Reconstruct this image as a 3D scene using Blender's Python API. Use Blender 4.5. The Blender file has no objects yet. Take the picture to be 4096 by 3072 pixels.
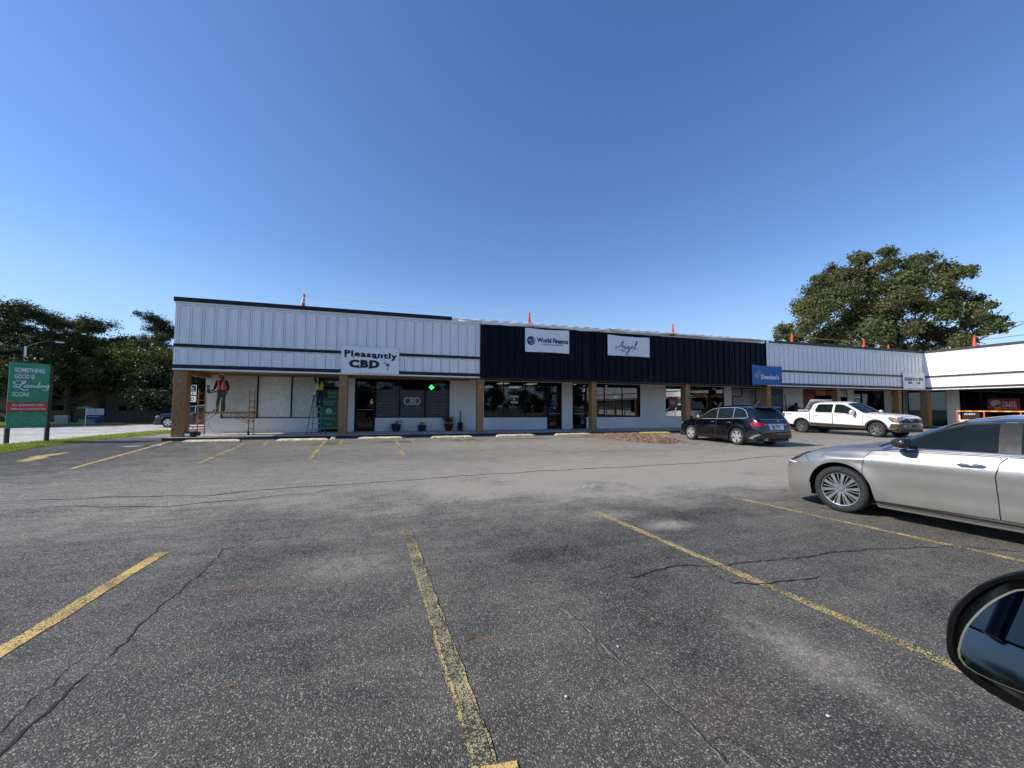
import bpy, bmesh, math, random
import numpy as np
from mathutils import Vector, Matrix
from mathutils.bvhtree import BVHTree
from mathutils.geometry import delaunay_2d_cdt

random.seed(7)
rng = np.random.default_rng(11)
PI = math.pi
R = math.radians
scene = bpy.context.scene
COL = scene.collection

# ---------------------------------------------------------------- objects
def tag(o, label=None, cat=None, group=None, kind=None):
    if label: o['label'] = label
    if cat: o['category'] = cat
    if group: o['group'] = group
    if kind: o['kind'] = kind
    return o

def empty(name, loc=(0, 0, 0), rz=0.0, label=None, cat=None, group=None):
    o = bpy.data.objects.new(name, None)
    o.empty_display_size = 0.2
    COL.objects.link(o)
    o.location = loc
    o.rotation_euler = (0, 0, rz)
    return tag(o, label, cat, group)

def copy_tree(o, parent=None):
    c = o.copy()
    COL.objects.link(c)
    if parent is not None:
        c.parent = parent
    for ch in list(o.children):
        copy_tree(ch, c)
    return c

def wpos(o):
    """world translation of an un-rotated chain of parents"""
    p = Vector((0, 0, 0))
    while o is not None:
        p += Vector(o.location)
        o = o.parent
    return p

class MB:
    """collects geometry, builds ONE mesh object"""
    def __init__(self):
        self.v = []; self.f = []; self.m = []
    def add(self, vs, fs, mi=0):
        b = len(self.v)
        self.v.extend([tuple(x) for x in vs])
        for f in fs:
            self.f.append(tuple(i + b for i in f)); self.m.append(mi)
        return self
    def box(self, x0, x1, y0, y1, z0, z1, mi=0):
        vs = [(x0,y0,z0),(x1,y0,z0),(x1,y1,z0),(x0,y1,z0),(x0,y0,z1),(x1,y0,z1),(x1,y1,z1),(x0,y1,z1)]
        return self.add(vs, [(3,2,1,0),(4,5,6,7),(0,1,5,4),(1,2,6,5),(2,3,7,6),(3,0,4,7)], mi)
    def obox(self, c, ax, ay, az, mi=0):
        """oriented box: centre and three half vectors"""
        c = Vector(c); ax = Vector(ax); ay = Vector(ay); az = Vector(az)
        vs = [c - ax - ay - az, c + ax - ay - az, c + ax + ay - az, c - ax + ay - az,
              c - ax - ay + az, c + ax - ay + az, c + ax + ay + az, c - ax + ay + az]
        return self.add(vs, [(3,2,1,0),(4,5,6,7),(0,1,5,4),(1,2,6,5),(2,3,7,6),(3,0,4,7)], mi)
    def bar(self, a, b, w, h=None, mi=0, up=(0, 0, 1)):
        a = Vector(a); b = Vector(b); h = h or w
        d = (b - a); L = d.length; d.normalize()
        u = Vector(up)
        if abs(d.dot(u)) > .98: u = Vector((1, 0, 0))
        s = d.cross(u).normalized(); t = s.cross(d)
        return self.obox((a + b) / 2, d * L / 2, s * w / 2, t * h / 2, mi)
    def tube(self, pts, r, n=8, mi=0, cap=True):
        pts = [Vector(p) for p in pts]
        rs = r if isinstance(r, (list, tuple)) else [r] * len(pts)
        vs = []; fs = []
        prev = None
        for i, p in enumerate(pts):
            if i == 0: d = pts[1] - p
            elif i == len(pts) - 1: d = p - pts[i - 1]
            else: d = pts[i + 1] - pts[i - 1]
            d.normalize()
            if prev is None:
                u = Vector((0, 0, 1)) if abs(d.z) < .9 else Vector((1, 0, 0))
                s = d.cross(u).normalized()
            else:
                s = (prev - d * prev.dot(d)).normalized()
            prev = s
            t = d.cross(s)
            for k in range(n):
                a = 2 * PI * k / n
                vs.append(p + (s * math.cos(a) + t * math.sin(a)) * rs[i])
        for i in range(len(pts) - 1):
            for k in range(n):
                k2 = (k + 1) % n
                fs.append((i*n + k, i*n + k2, (i+1)*n + k2, (i+1)*n + k))
        if cap:
            fs.append(tuple(range(n))[::-1]); fs.append(tuple((len(pts)-1)*n + k for k in range(n)))
        return self.add(vs, fs, mi)
    def lathe(self, prof, c=(0, 0, 0), n=24, mi=0, axis='z', cap=False):
        """prof: list of (radius, height)"""
        vs = []; fs = []
        c = Vector(c)
        for (r, h) in prof:
            for k in range(n):
                a = 2 * PI * k / n
                x, y = r * math.cos(a), r * math.sin(a)
                p = {'z': (x, y, h), 'x': (h, x, y), 'y': (y, h, x)}[axis]
                vs.append(c + Vector(p))
        for i in range(len(prof) - 1):
            for k in range(n):
                k2 = (k + 1) % n
                fs.append((i*n + k, i*n + k2, (i+1)*n + k2, (i+1)*n + k))
        if cap:
            fs.append(tuple(range(n))[::-1]); fs.append(tuple((len(prof)-1)*n + k for k in range(n)))
        return self.add(vs, fs, mi)
    def sheet(self, poly, z=None, mi=0):
        """flat polygon, list of (x,y) at height z or list of 3d points"""
        vs = [(p[0], p[1], z) if z is not None else p for p in poly]
        return self.add(vs, [tuple(range(len(vs)))], mi)
    def frame2d(self, pts2, O, U, V, off, N, tris, mi=0):
        O = Vector(O); U = Vector(U); V = Vector(V); N = Vector(N)
        return self.add([O + U*p[0] + V*p[1] + N*off for p in pts2], tris, mi)
    def build(self, name, mats, parent=None, smooth=None, local=False, bevel=0, label=None, fix=True):
        me = bpy.data.meshes.new(name)
        vs = self.v
        if parent is not None and not local:
            o0 = wpos(parent)
            vs = [(v[0]-o0.x, v[1]-o0.y, v[2]-o0.z) for v in vs]
        me.from_pydata(vs, [], self.f)
        if not isinstance(mats, (list, tuple)): mats = [mats]
        for m in mats: me.materials.append(m)
        me.polygons.foreach_set('material_index', self.m)
        if fix and len(self.f) < 60000:
            bm = bmesh.new(); bm.from_mesh(me)
            bmesh.ops.recalc_face_normals(bm, faces=bm.faces)
            if bevel:
                bmesh.ops.remove_doubles(bm, verts=bm.verts, dist=1e-5)
                bmesh.ops.bevel(bm, geom=[e for e in bm.edges if len(e.link_faces) == 2 and e.calc_face_angle(0) > .5],
                                offset=bevel, segments=2, affect='EDGES', profile=.5)
            bm.to_mesh(me); bm.free()
        if smooth is not None:
            me.polygons.foreach_set('use_smooth', [True] * len(me.polygons))
            me.set_sharp_from_angle(angle=R(smooth))
        me.update()
        o = bpy.data.objects.new(name, me)
        COL.objects.link(o)
        if parent is not None: o.parent = parent
        if label: o['label'] = label
        return o

# ---------------------------------------------------------------- text
def text_geo(s, bold=0.0, shear=0.0, space=1.0, wide=1.0, res=3):
    cu = bpy.data.curves.new('t', 'FONT')
    cu.body = s; cu.size = 1.0; cu.offset = bold; cu.shear = shear; cu.space_character = space
    cu.resolution_u = res
    o = bpy.data.objects.new('t', cu)
    COL.objects.link(o)
    dg = bpy.context.evaluated_depsgraph_get()
    me = bpy.data.meshes.new_from_object(o.evaluated_get(dg))
    vs = [(v.co.x, v.co.y) for v in me.vertices]
    fs = [tuple(p.vertices) for p in me.polygons]
    bpy.data.objects.remove(o); bpy.data.curves.remove(cu); bpy.data.meshes.remove(me)
    return vs, fs

def fit(vs, u0, u1, v0, v1):
    x0 = min(p[0] for p in vs); x1 = max(p[0] for p in vs)
    y0 = min(p[1] for p in vs); y1 = max(p[1] for p in vs)
    return [(u0 + (p[0]-x0)/(x1-x0)*(u1-u0), v0 + (p[1]-y0)/max(1e-6, y1-y0)*(v1-v0)) for p in vs]

class Board:
    """a flat local frame: O origin, U right, V up, N out"""
    def __init__(self, O, U, V=(0, 0, 1), sag=None):
        self.O = Vector(O); self.U = Vector(U).normalized(); self.V = Vector(V).normalized()
        self.N = self.U.cross(self.V).normalized(); self.sag = sag
    def p(self, u, v, off=0.0):
        q = self.O + self.U*u + self.V*v + self.N*off
        if self.sag: q = q + self.N * self.sag(u, v)
        return q
    def text(self, mb, s, u0, u1, v0, v1, off=.004, mi=0, **k):
        vs, fs = text_geo(s, **k)
        vs = fit(vs, u0, u1, v0, v1)
        mb.add([self.p(a, b, off) for a, b in vs], fs, mi)
    def rect(self, mb, u0, u1, v0, v1, off=.003, mi=0):
        mb.add([self.p(u0, v0, off), self.p(u1, v0, off), self.p(u1, v1, off), self.p(u0, v1, off)], [(0, 1, 2, 3)], mi)
    def poly(self, mb, pts, off=.003, mi=0):
        mb.add([self.p(a, b, off) for a, b in pts], [tuple(range(len(pts)))], mi)
    def disc(self, mb, u, v, r, off=.003, mi=0, n=32, sx=1.0):
        self.poly(mb, [(u + r*sx*math.cos(2*PI*k/n), v + r*math.sin(2*PI*k/n)) for k in range(n)], off, mi)
    def stroke(self, mb, pts, w, off=.004, mi=0, w2=None):
        """smooth pen stroke through pts (Catmull-Rom)"""
        P = [Vector((a, b, 0)) for a, b in pts]
        P = [P[0]*2 - P[1]] + P + [P[-1]*2 - P[-2]]
        out = []
        for i in range(1, len(P) - 2):
            for k in range(5):
                t = k / 5
                a, b, c, d = P[i-1], P[i], P[i+1], P[i+2]
                out.append(.5*((2*b) + (c-a)*t + (2*a-5*b+4*c-d)*t*t + (3*b-a-3*c+d)*t**3))
        out.append(P[-2])
        vs = []; fs = []
        n = len(out)
        for i, q in enumerate(out):
            d = (out[min(i+1, n-1)] - out[max(i-1, 0)])
            d = d.normalized() if d.length > 1e-9 else Vector((1, 0, 0))
            s = Vector((-d.y, d.x, 0))
            ww = w if w2 is None else w + (w2 - w) * abs(d.y)
            vs.append(self.p(*(q + s*ww/2).xy, off)); vs.append(self.p(*(q - s*ww/2).xy, off))
            if i: fs.append((2*i-2, 2*i-1, 2*i+1, 2*i))
        mb.add(vs, fs, mi)

# ---------------------------------------------------------------- materials
class NT:
    def __init__(self, name):
        self.m = bpy.data.materials.new(name); self.m.use_nodes = True
        self.t = self.m.node_tree; self.t.nodes.clear()
        self.out = self.t.nodes.new('ShaderNodeOutputMaterial')
    def n(self, ty, **k):
        nd = self.t.nodes.new('ShaderNode' + ty)
        for a, b in k.items(): setattr(nd, a, b)
        return nd
    def set(self, sock, v):
        if isinstance(v, bpy.types.NodeSocket): self.t.links.new(v, sock)
        elif isinstance(v, (tuple, list)):
            sock.default_value = tuple(v) + ((1,) if len(v) == 3 and len(sock.default_value) == 4 else ())
        else: sock.default_value = v
    def math(self, op, a, b=0.0, c=None, clamp=False):
        nd = self.n('Math', operation=op, use_clamp=clamp)
        self.set(nd.inputs[0], a); self.set(nd.inputs[1], b)
        if c is not None: self.set(nd.inputs[2], c)
        return nd.outputs[0]
    def pos(self):
        return self.n('NewGeometry').outputs['Position']
    def objc(self):
        return self.n('TexCoord').outputs['Object']
    def noise(self, scale, detail=3, rough=.55, vec=None, dist=0.0):
        nd = self.n('TexNoise'); nd.inputs['Scale'].default_value = scale
        nd.inputs['Detail'].default_value = detail; nd.inputs['Roughness'].default_value = rough
        nd.inputs['Distortion'].default_value = dist
        self.t.links.new(vec if vec is not None else self.pos(), nd.inputs['Vector'])
        return nd.outputs['Fac']
    def voro(self, scale, feature='F1', out='Distance', vec=None, rnd=1.0):
        nd = self.n('TexVoronoi', feature=feature); nd.inputs['Scale'].default_value = scale
        nd.inputs['Randomness'].default_value = rnd
        self.t.links.new(vec if vec is not None else self.pos(), nd.inputs['Vector'])
        return nd.outputs[out]
    def ramp(self, fac, a, b, v0=0.0, v1=1.0):
        nd = self.n('MapRange'); nd.interpolation_type = 'SMOOTHSTEP'
        self.set(nd.inputs[0], fac); self.set(nd.inputs[1], a); self.set(nd.inputs[2], b)
        self.set(nd.inputs[3], v0); self.set(nd.inputs[4], v1)
        return nd.outputs[0]
    def mix(self, fac, a, b, mode='MIX'):
        nd = self.n('Mix', data_type='RGBA', blend_type=mode)
        self.set(nd.inputs[0], fac); self.set(nd.inputs[6], a); self.set(nd.inputs[7], b)
        return nd.outputs[2]
    def scalev(self, v, s):
        nd = self.n('VectorMath', operation='MULTIPLY'); self.set(nd.inputs[0], v); self.set(nd.inputs[1], s)
        return nd.outputs[0]
    def bump(self, h, strength=.3, dist=.01):
        nd = self.n('Bump'); nd.inputs['Strength'].default_value = strength; nd.inputs['Distance'].default_value = dist
        self.set(nd.inputs['Height'], h)
        return nd.outputs[0]
    def bsdf(self, col, rough=.6, metal=0.0, normal=None, spec=.5, **k):
        b = self.n('BsdfPrincipled')
        self.set(b.inputs['Base Color'], col); self.set(b.inputs['Roughness'], rough)
        self.set(b.inputs['Metallic'], metal); self.set(b.inputs['Specular IOR Level'], spec)
        if normal is not None: self.set(b.inputs['Normal'], normal)
        for a, v in k.items(): self.set(b.inputs[a.replace('_', ' ')], v)
        return b.outputs[0]
    def done(self, sh):
        self.t.links.new(sh, self.out.inputs['Surface']); return self.m

def M(name, col, rough=.6, metal=0.0, var=.12, scale=3.0, bump=0.0, bscale=60, spec=.5, dirt=0.0, **k):
    """plain procedural material: tone varies with noise, optional fine bump and grime"""
    t = NT(name)
    n1 = t.noise(scale, 4)
    f = t.ramp(n1, .3, .7, 1 - var, 1 + var * .6)
    c = t.mix(1.0, col, (1, 1, 1), 'MULTIPLY')
    nd = t.n('VectorMath', operation='SCALE'); t.set(nd.inputs[0], c); t.set(nd.inputs[3], f)
    c = nd.outputs[0]
    if dirt:
        d = t.ramp(t.noise(scale * 3.1, 5, .7), .5, .75, 0, dirt)
        c = t.mix(d, c, (.09, .075, .06))
    nm = t.bump(t.noise(bscale, 2), bump, .01) if bump else None
    r = t.ramp(t.noise(scale * 2.3, 3), .3, .7, rough * .88, min(1, rough * 1.12))
    return t.done(t.bsdf(c, r, metal, nm, spec, **k))

def glass_mat(name, tint=(.5, .55, .55), refl=1.0, base=.04, rough=.0):
    """pane: see-through tint plus mirror reflection that grows at grazing angles"""
    t = NT(name)
    tr = t.n('BsdfTransparent'); t.set(tr.inputs[0], tint)
    gl = t.n('BsdfGlossy'); t.set(gl.inputs['Color'], (.95, .97, 1)); gl.inputs['Roughness'].default_value = rough
    nm = t.bump(t.noise(.9, 1), .015, .05); t.set(gl.inputs['Normal'], nm)
    fr = t.n('Fresnel'); fr.inputs['IOR'].default_value = 1.52
    f = t.math('MULTIPLY_ADD', fr.outputs[0], refl, base, clamp=True)
    mx = t.n('MixShader'); t.set(mx.inputs[0], f); t.t.links.new(tr.outputs[0], mx.inputs[1]); t.t.links.new(gl.outputs[0], mx.inputs[2])
    return t.done(mx.outputs[0])

def emit_mat(name, col, s):
    t = NT(name)
    e = t.n('Emission'); t.set(e.inputs[0], col); e.inputs[1].default_value = s
    return t.done(e.outputs[0])
# ---------------------------------------------------------------- palette
def asphalt_mat():
    t = NT('asphalt')
    P = t.pos()
    sx = t.n('SeparateXYZ'); t.set(sx.inputs[0], P)
    X, Y = sx.outputs[0], sx.outputs[1]
    warp = t.math('ADD', t.math('MULTIPLY', t.noise(1.1, 5, .65), .6), t.math('MULTIPLY', t.noise(4.5, 4, .7), .4))
    def blob(cx, cy, rx, ry):
        a = t.math('DIVIDE', t.math('SUBTRACT', X, cx), rx); b = t.math('DIVIDE', t.math('SUBTRACT', Y, cy), ry)
        d = t.math('SQRT', t.math('ADD', t.math('MULTIPLY', a, a), t.math('MULTIPLY', b, b)))
        d = t.math('ADD', d, t.math('MULTIPLY', t.math('SUBTRACT', warp, .5), 3.4))
        return t.ramp(d, .0, 1.5, 1.0, 0.0)
    def acc(lst):
        r = None
        for b, w in lst:
            v = t.math('MULTIPLY', blob(*b), w)
            r = v if r is None else t.math('ADD', r, v)
        return r
    pale = acc([((-.4, 4.05, .5, .42), .32), ((2.3, 6.9, 2.2, .9), .30), ((4.9, 8.2, 3.0, 1.3), .25),
                ((3.35, 4.25, .35, .22), .8), ((2.95, 4.85, .6, .3), .35), ((6.4, 6.4, 2.0, .9), .55), ((10.5, 6.9, 3.5, 1.4), .45),
                ((2.45, 1.8, .22, .5), .35), ((4.6, 2.3, .9, .3), .15), ((24, 11, 9, 6), .25), ((18, 9.5, 8, 5), .2), ((7.5, 14.5, 6, 3.0), .18), ((2.0, 15.3, 5, 1.5), .15)])
    dark = acc([((1.55, 3.75, .35, .3), .35), ((1.5, 3.0, .25, .15), .25), ((-1.0, 4.3, .9, .7), .15), ((1.9, 3.9, 1.2, .9), .2), ((-11, 15, 4.2, 9), .9), ((4.3, 4.6, 1.2, .4), .25), ((-6.2, 7.2, 1.1, .35), .8),
                ((-2.5, 17.2, .9, .5), .6), ((.2, 17.4, .9, .5), .7), ((3.0, 17.5, .9, .5), .7), ((6.4, 17.6, 1.0, .5), .7), ((9.3, 17.9, 1.0, .5), .7), ((15, 13, 1.4, 3), .5), ((1.9, 2.5, .5, .7), .16)])
    brk = t.math('ADD', t.math('MULTIPLY', t.ramp(t.noise(9, 5, .75), .36, .62), 1.1), .35)
    pale = t.math('MULTIPLY', pale, brk)
    rust = acc([((.57, 2.52, .06, .02), 1.0), ((-1.2, 3.78, .3, .08), .2), ((1.62, 1.58, .22, .16), .12)])
    big = t.noise(.35, 5, .62)
    mid = t.noise(2.6, 5, .62)
    # sweeping tyre streaks run along the aisle
    st = t.noise(1.0, 4, .6, t.scalev(P, (.35, 3.2, 1)))
    st0 = t.noise(.8, 4, .6)
    tone = t.math('ADD', t.math('MULTIPLY', t.ramp(big, .3, .7), .14), t.math('MULTIPLY', t.ramp(mid, .3, .72), .10))
    tone = t.math('ADD', tone, t.math('MULTIPLY', t.ramp(st, .3, .75), .10))
    tone = t.math('ADD', tone, pale)
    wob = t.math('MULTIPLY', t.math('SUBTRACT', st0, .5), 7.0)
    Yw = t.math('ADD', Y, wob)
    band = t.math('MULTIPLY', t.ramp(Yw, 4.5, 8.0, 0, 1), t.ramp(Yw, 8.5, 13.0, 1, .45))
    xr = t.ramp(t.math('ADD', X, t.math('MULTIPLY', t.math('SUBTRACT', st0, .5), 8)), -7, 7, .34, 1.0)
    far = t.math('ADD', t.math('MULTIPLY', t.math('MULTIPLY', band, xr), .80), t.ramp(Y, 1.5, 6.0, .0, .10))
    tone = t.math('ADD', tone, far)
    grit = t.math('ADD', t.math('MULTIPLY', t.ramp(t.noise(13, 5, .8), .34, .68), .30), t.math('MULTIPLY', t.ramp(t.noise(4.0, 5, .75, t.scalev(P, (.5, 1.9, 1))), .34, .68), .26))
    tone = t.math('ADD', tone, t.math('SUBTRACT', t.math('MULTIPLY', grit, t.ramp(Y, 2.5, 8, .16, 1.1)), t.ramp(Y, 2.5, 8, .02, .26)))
    gr2 = t.math('MULTIPLY', t.math('SUBTRACT', t.ramp(t.noise(34, 3, .85), .38, .64), .5), t.ramp(Y, 2, 9, .04, .62))
    tone = t.math('ADD', tone, gr2)
    drips = t.math('MULTIPLY', t.ramp(t.noise(5.5, 3, .5), .66, .73), t.ramp(t.noise(.7, 2), .5, .62))
    tone = t.math('SUBTRACT', tone, t.math('MULTIPLY', drips, .35))
    tone = t.math('SUBTRACT', tone, t.math('MULTIPLY', dark, .55), clamp=True)
    # aggregate: pale pebbles in black binder, more of them show where the surface is worn
    wv = t.n('VectorMath', operation='ADD'); t.set(wv.inputs[0], P)
    nz = t.n('TexNoise'); nz.inputs['Scale'].default_value = 70; t.set(nz.inputs['Vector'], P)
    t.set(wv.inputs[1], t.scalev(nz.outputs['Color'], (.012, .012, .012)))
    v = t.n('TexVoronoi'); v.inputs['Scale'].default_value = 118; t.set(v.inputs['Vector'], wv.outputs[0])
    sep = t.n('SeparateColor'); t.set(sep.inputs[0], v.outputs['Color'])
    v2 = t.n('TexVoronoi'); v2.inputs['Scale'].default_value = 230; t.set(v2.inputs['Vector'], wv.outputs[0])
    sep2 = t.n('SeparateColor'); t.set(sep2.inputs[0], v2.outputs['Color'])
    thr = t.ramp(tone, 0, 1, .42, .15)
    on = t.ramp(t.math('SUBTRACT', sep.outputs[0], thr), -.05, .12)
    shape = t.ramp(v.outputs['Distance'], .25, .66, 1, 0)
    peb = t.math('MULTIPLY', on, shape)
    on2 = t.ramp(t.math('SUBTRACT', sep2.outputs[0], thr), -.05, .12)
    peb2 = t.math('MULTIPLY', t.math('MULTIPLY', on2, t.ramp(v2.outputs['Distance'], .25, .62, 1, 0)), .7)
    peb = t.math('MAXIMUM', peb, peb2)
    binder = t.mix(tone, (.0135, .0135, .0138), (.43, .385, .305))
    fine = t.noise(170, 2, .6)
    binder = t.mix(t.ramp(fine, .35, .7, 0, .5), binder, (.008, .008, .009))
    rare = t.math('POWER', sep.outputs[1], 2.6)
    rare = t.math('ADD', rare, t.math('MULTIPLY', tone, .45), clamp=True)
    stone = t.mix(rare, (.070, .068, .064), (.52, .48, .40))
    c = t.mix(peb, binder, stone)
    c = t.mix(t.math('MULTIPLY', rust, .55, clamp=True), c, (.28, .11, .035))
    h = t.math('ADD', t.math('MULTIPLY', t.ramp(v.outputs['Distance'], .1, .7, 1, 0), 1.0), t.math('MULTIPLY', fine, .5))
    nm = t.bump(h, .55, .006)
    return t.done(t.bsdf(c, t.ramp(peb, 0, 1, .85, .7), 0, nm, .25))

def paint_line_mat(name, col, wear=.5, glare=0):
    """old road paint: worn off in specks over the aggregate"""
    t = NT(name); P = t.pos()
    v = t.n('TexVoronoi'); v.inputs['Scale'].default_value = 150; t.set(v.inputs['Vector'], P)
    sep = t.n('SeparateColor'); t.set(sep.inputs[0], v.outputs['Color'])
    n1 = t.noise(3.0, 5, .7)
    n2 = t.noise(45, 3, .7)
    k = t.math('ADD', t.math('MULTIPLY', sep.outputs[0], .55), t.math('MULTIPLY', n2, .9))
    k = t.math('ADD', k, t.math('MULTIPLY', t.math('SUBTRACT', n1, .5), .9))
    w = t.ramp(k, 1.02 - wear * .75, 1.12 - wear * .75 + .08)
    c = t.mix(t.ramp(n1, .3, .7), col, tuple(x * .78 for x in col))
    c = t.mix(w, c, (.06, .056, .045))
    nm = t.bump(t.math('ADD', v.outputs['Distance'], n2), .4, .005)
    return t.done(t.bsdf(c, .75, 0, nm, .25))

def wood_post_mat():
    t = NT('stained_wood'); P = t.pos()
    g = t.noise(5, 5, .65, t.scalev(P, (9, 9, .8)), .6)
    g2 = t.noise(2.2, 3)
    c = t.mix(t.ramp(g, .3, .72), (.19, .095, .036), (.47, .28, .13))
    c = t.mix(t.ramp(g2, .4, .7, 0, .35), c, (.30, .20, .115))
    return t.done(t.bsdf(c, .75, 0, t.bump(g, .35, .01), .25))

def concrete_mat(name, col, crack=True):
    t = NT(name); P = t.pos()
    n = t.noise(1.7, 6, .65); n2 = t.noise(55, 3, .6)
    c = t.mix(t.ramp(n, .3, .72), tuple(x*.72 for x in col), tuple(min(1, x*1.15) for x in col))
    c = t.mix(t.ramp(n2, .35, .7, 0, .25), c, tuple(x*.45 for x in col))
    return t.done(t.bsdf(c, .85, 0, t.bump(n2, .3, .004), .25))

def panel_mat(name, col, strk=.12, sp=.4):
    """painted board: faint vertical streaks and scuffs"""
    t = NT(name); P = t.pos()
    s = t.noise(1.0, 4, .6, t.scalev(P, (5, 5, .55)))
    n = t.noise(38, 3, .6)
    c = t.mix(t.ramp(s, .3, .75), col, tuple(x * (1 - strk) for x in col))
    c = t.mix(t.ramp(n, .45, .8, 0, .10), c, tuple(x*.6 for x in col))
    return t.done(t.bsdf(c, t.ramp(s, .3, .7, .5, .68), 0, t.bump(t.noise(120, 2), .12, .004), sp))

def stucco_mat():
    t = NT('stucco_white'); P = t.pos()
    n = t.noise(110, 3, .7); s = t.noise(.8, 4)
    sx = t.n('SeparateXYZ'); t.set(sx.inputs[0], P)
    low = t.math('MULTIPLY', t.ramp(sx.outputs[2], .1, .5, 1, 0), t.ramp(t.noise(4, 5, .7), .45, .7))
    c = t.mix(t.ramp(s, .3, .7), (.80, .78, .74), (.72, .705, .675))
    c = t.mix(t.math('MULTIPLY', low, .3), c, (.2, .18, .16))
    return t.done(t.bsdf(c, .85, 0, t.bump(n, .4, .006), .2))

def leaf_mat(name, a, b, trans=.25, cs=.35):
    t = NT(name); P = t.pos()
    g = t.n('NewGeometry')
    n = t.noise(cs, 3, .6)
    n2 = t.noise(cs * 4, 3, .6)
    f = t.math('ADD', t.math('MULTIPLY', g.outputs['Random Per Island'], .45), t.math('MULTIPLY', t.ramp(n, .35, .65), .4))
    f = t.math('ADD', f, t.math('MULTIPLY', t.ramp(n2, .35, .7), .25))
    c = t.mix(f, a, b)
    d = t.bsdf(c, .55, 0, None, .35)
    tr = t.n('BsdfTranslucent'); t.set(tr.inputs[0], t.mix(1.0, c, (1.25, 1.3, .55), 'MULTIPLY'))
    mx = t.n('MixShader'); mx.inputs[0].default_value = trans
    t.t.links.new(d, mx.inputs[1]); t.t.links.new(tr.outputs[0], mx.inputs[2])
    return t.done(mx.outputs[0])

def cloth_mat(name, col, var=.08, trans=0.0):
    t = NT(name); P = t.pos()
    n = t.noise(7, 4, .6)
    c = t.mix(t.ramp(n, .3, .7), col, tuple(x * (1 - var) for x in col))
    return t.done(t.bsdf(c, .6, 0, t.bump(t.noise(9, 4, .6, None, .8), .35, .03), .3))

MAT = {}
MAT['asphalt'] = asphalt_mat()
MAT['line'] = paint_line_mat('worn_yellow_paint', (.60, .46, .185), .50)
MAT['line_worn'] = paint_line_mat('very_worn_yellow_paint', (.38, .345, .20), .56)
MAT['line_fresh'] = paint_line_mat('fresh_yellow_paint', (.70, .485, .16), .34)
MAT['line_white'] = paint_line_mat('white_spray_paint', (.7, .7, .68), .35)
MAT['crack_dark'] = M('asphalt_crack_dark', (.020, .020, .020), .95, var=.3)
MAT['crack_pale'] = M('asphalt_crack_dusty', (.27, .245, .205), .95, var=.6, scale=14)
MAT['white_panel'] = panel_mat('white_painted_board', (.90, .895, .885))
MAT['navy'] = panel_mat('navy_painted_metal', (.0055, .0085, .018), .3, .12)
MAT['black_trim'] = panel_mat('black_trim', (.012, .014, .020), .25)
MAT['grey_trim'] = panel_mat('dark_grey_trim', (.055, .053, .052), .25)
MAT['membrane'] = cloth_mat('white_roof_membrane', (.85, .85, .83), .05)
MAT['wood'] = wood_post_mat()
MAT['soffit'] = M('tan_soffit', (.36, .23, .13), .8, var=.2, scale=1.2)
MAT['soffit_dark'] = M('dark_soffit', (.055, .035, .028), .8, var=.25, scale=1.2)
MAT['stucco'] = stucco_mat()
MAT['concrete'] = concrete_mat('sidewalk_concrete', (.60, .56, .49))
MAT['curb'] = concrete_mat('curb_concrete', (.06, .06, .06))
MAT['road'] = concrete_mat('bleached_road', (.56, .53, .49))
MAT['frame'] = M('dark_bronze_frame', (.007, .007, .008), .6, 0, var=.2, spec=.2)
MAT['batten_shade'] = M('painted_batten_shade', (.10, .11, .13), .8, var=.1)  # grey-blue colour standing in for the shade along battens and rails
MAT['glass'] = glass_mat('shop_glass', (.36, .40, .40), .95, .035)
MAT['glass_clear'] = glass_mat('clear_shop_glass', (.95, .97, .96), .4, .0)
MAT['glass_dark'] = glass_mat('tinted_shop_glass', (.08, .09, .09), .55, .015)
MAT['interior'] = M('dark_interior', (.035, .034, .034), .9, var=.35, scale=.6)
MAT['paper'] = cloth_mat('backing_paper', (.93, .92, .87), .18)
MAT['white'] = M('white_ink', (.72, .73, .74), .6, var=.04)
MAT['offwhite'] = M('offwhite', (.6, .59, .55), .6, var=.08)
MAT['black'] = M('black_ink', (.010, .010, .012), .55, var=.1)
MAT['greyink'] = M('grey_ink', (.30, .31, .32), .6, var=.05)
MAT['rubber'] = M('black_rubber', (.018, .018, .019), .75, var=.2, scale=9, bump=.2)
MAT['chrome'] = M('chrome', (.75, .76, .78), .12, 1.0, var=.05)
MAT['alloy'] = M('silver_alloy', (.52, .53, .54), .28, .9, var=.08)
MAT['bright_alloy'] = M('bright_alloy', (.62, .63, .64), .32, .6, var=.06)
MAT['dark_plastic'] = M('dark_plastic', (.02, .02, .022), .5, var=.2)
MAT['orange'] = M('cone_orange', (.80, .085, .03), .5, var=.1)
MAT['yellow_steel'] = M('rusty_yellow_steel', (.50, .22, .035), .6, .1, var=.35, scale=9, dirt=.55)
MAT['dark_steel'] = M('dark_steel', (.05, .04, .037), .55, .4, var=.3, scale=9)
MAT['bark'] = M('bark', (.085, .065, .05), .95, var=.4, scale=3, bump=.6, bscale=14)
MAT['bark_pale'] = M('bark_pale', (.17, .15, .125), .95, var=.35, scale=3, bump=.5, bscale=14)
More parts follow.
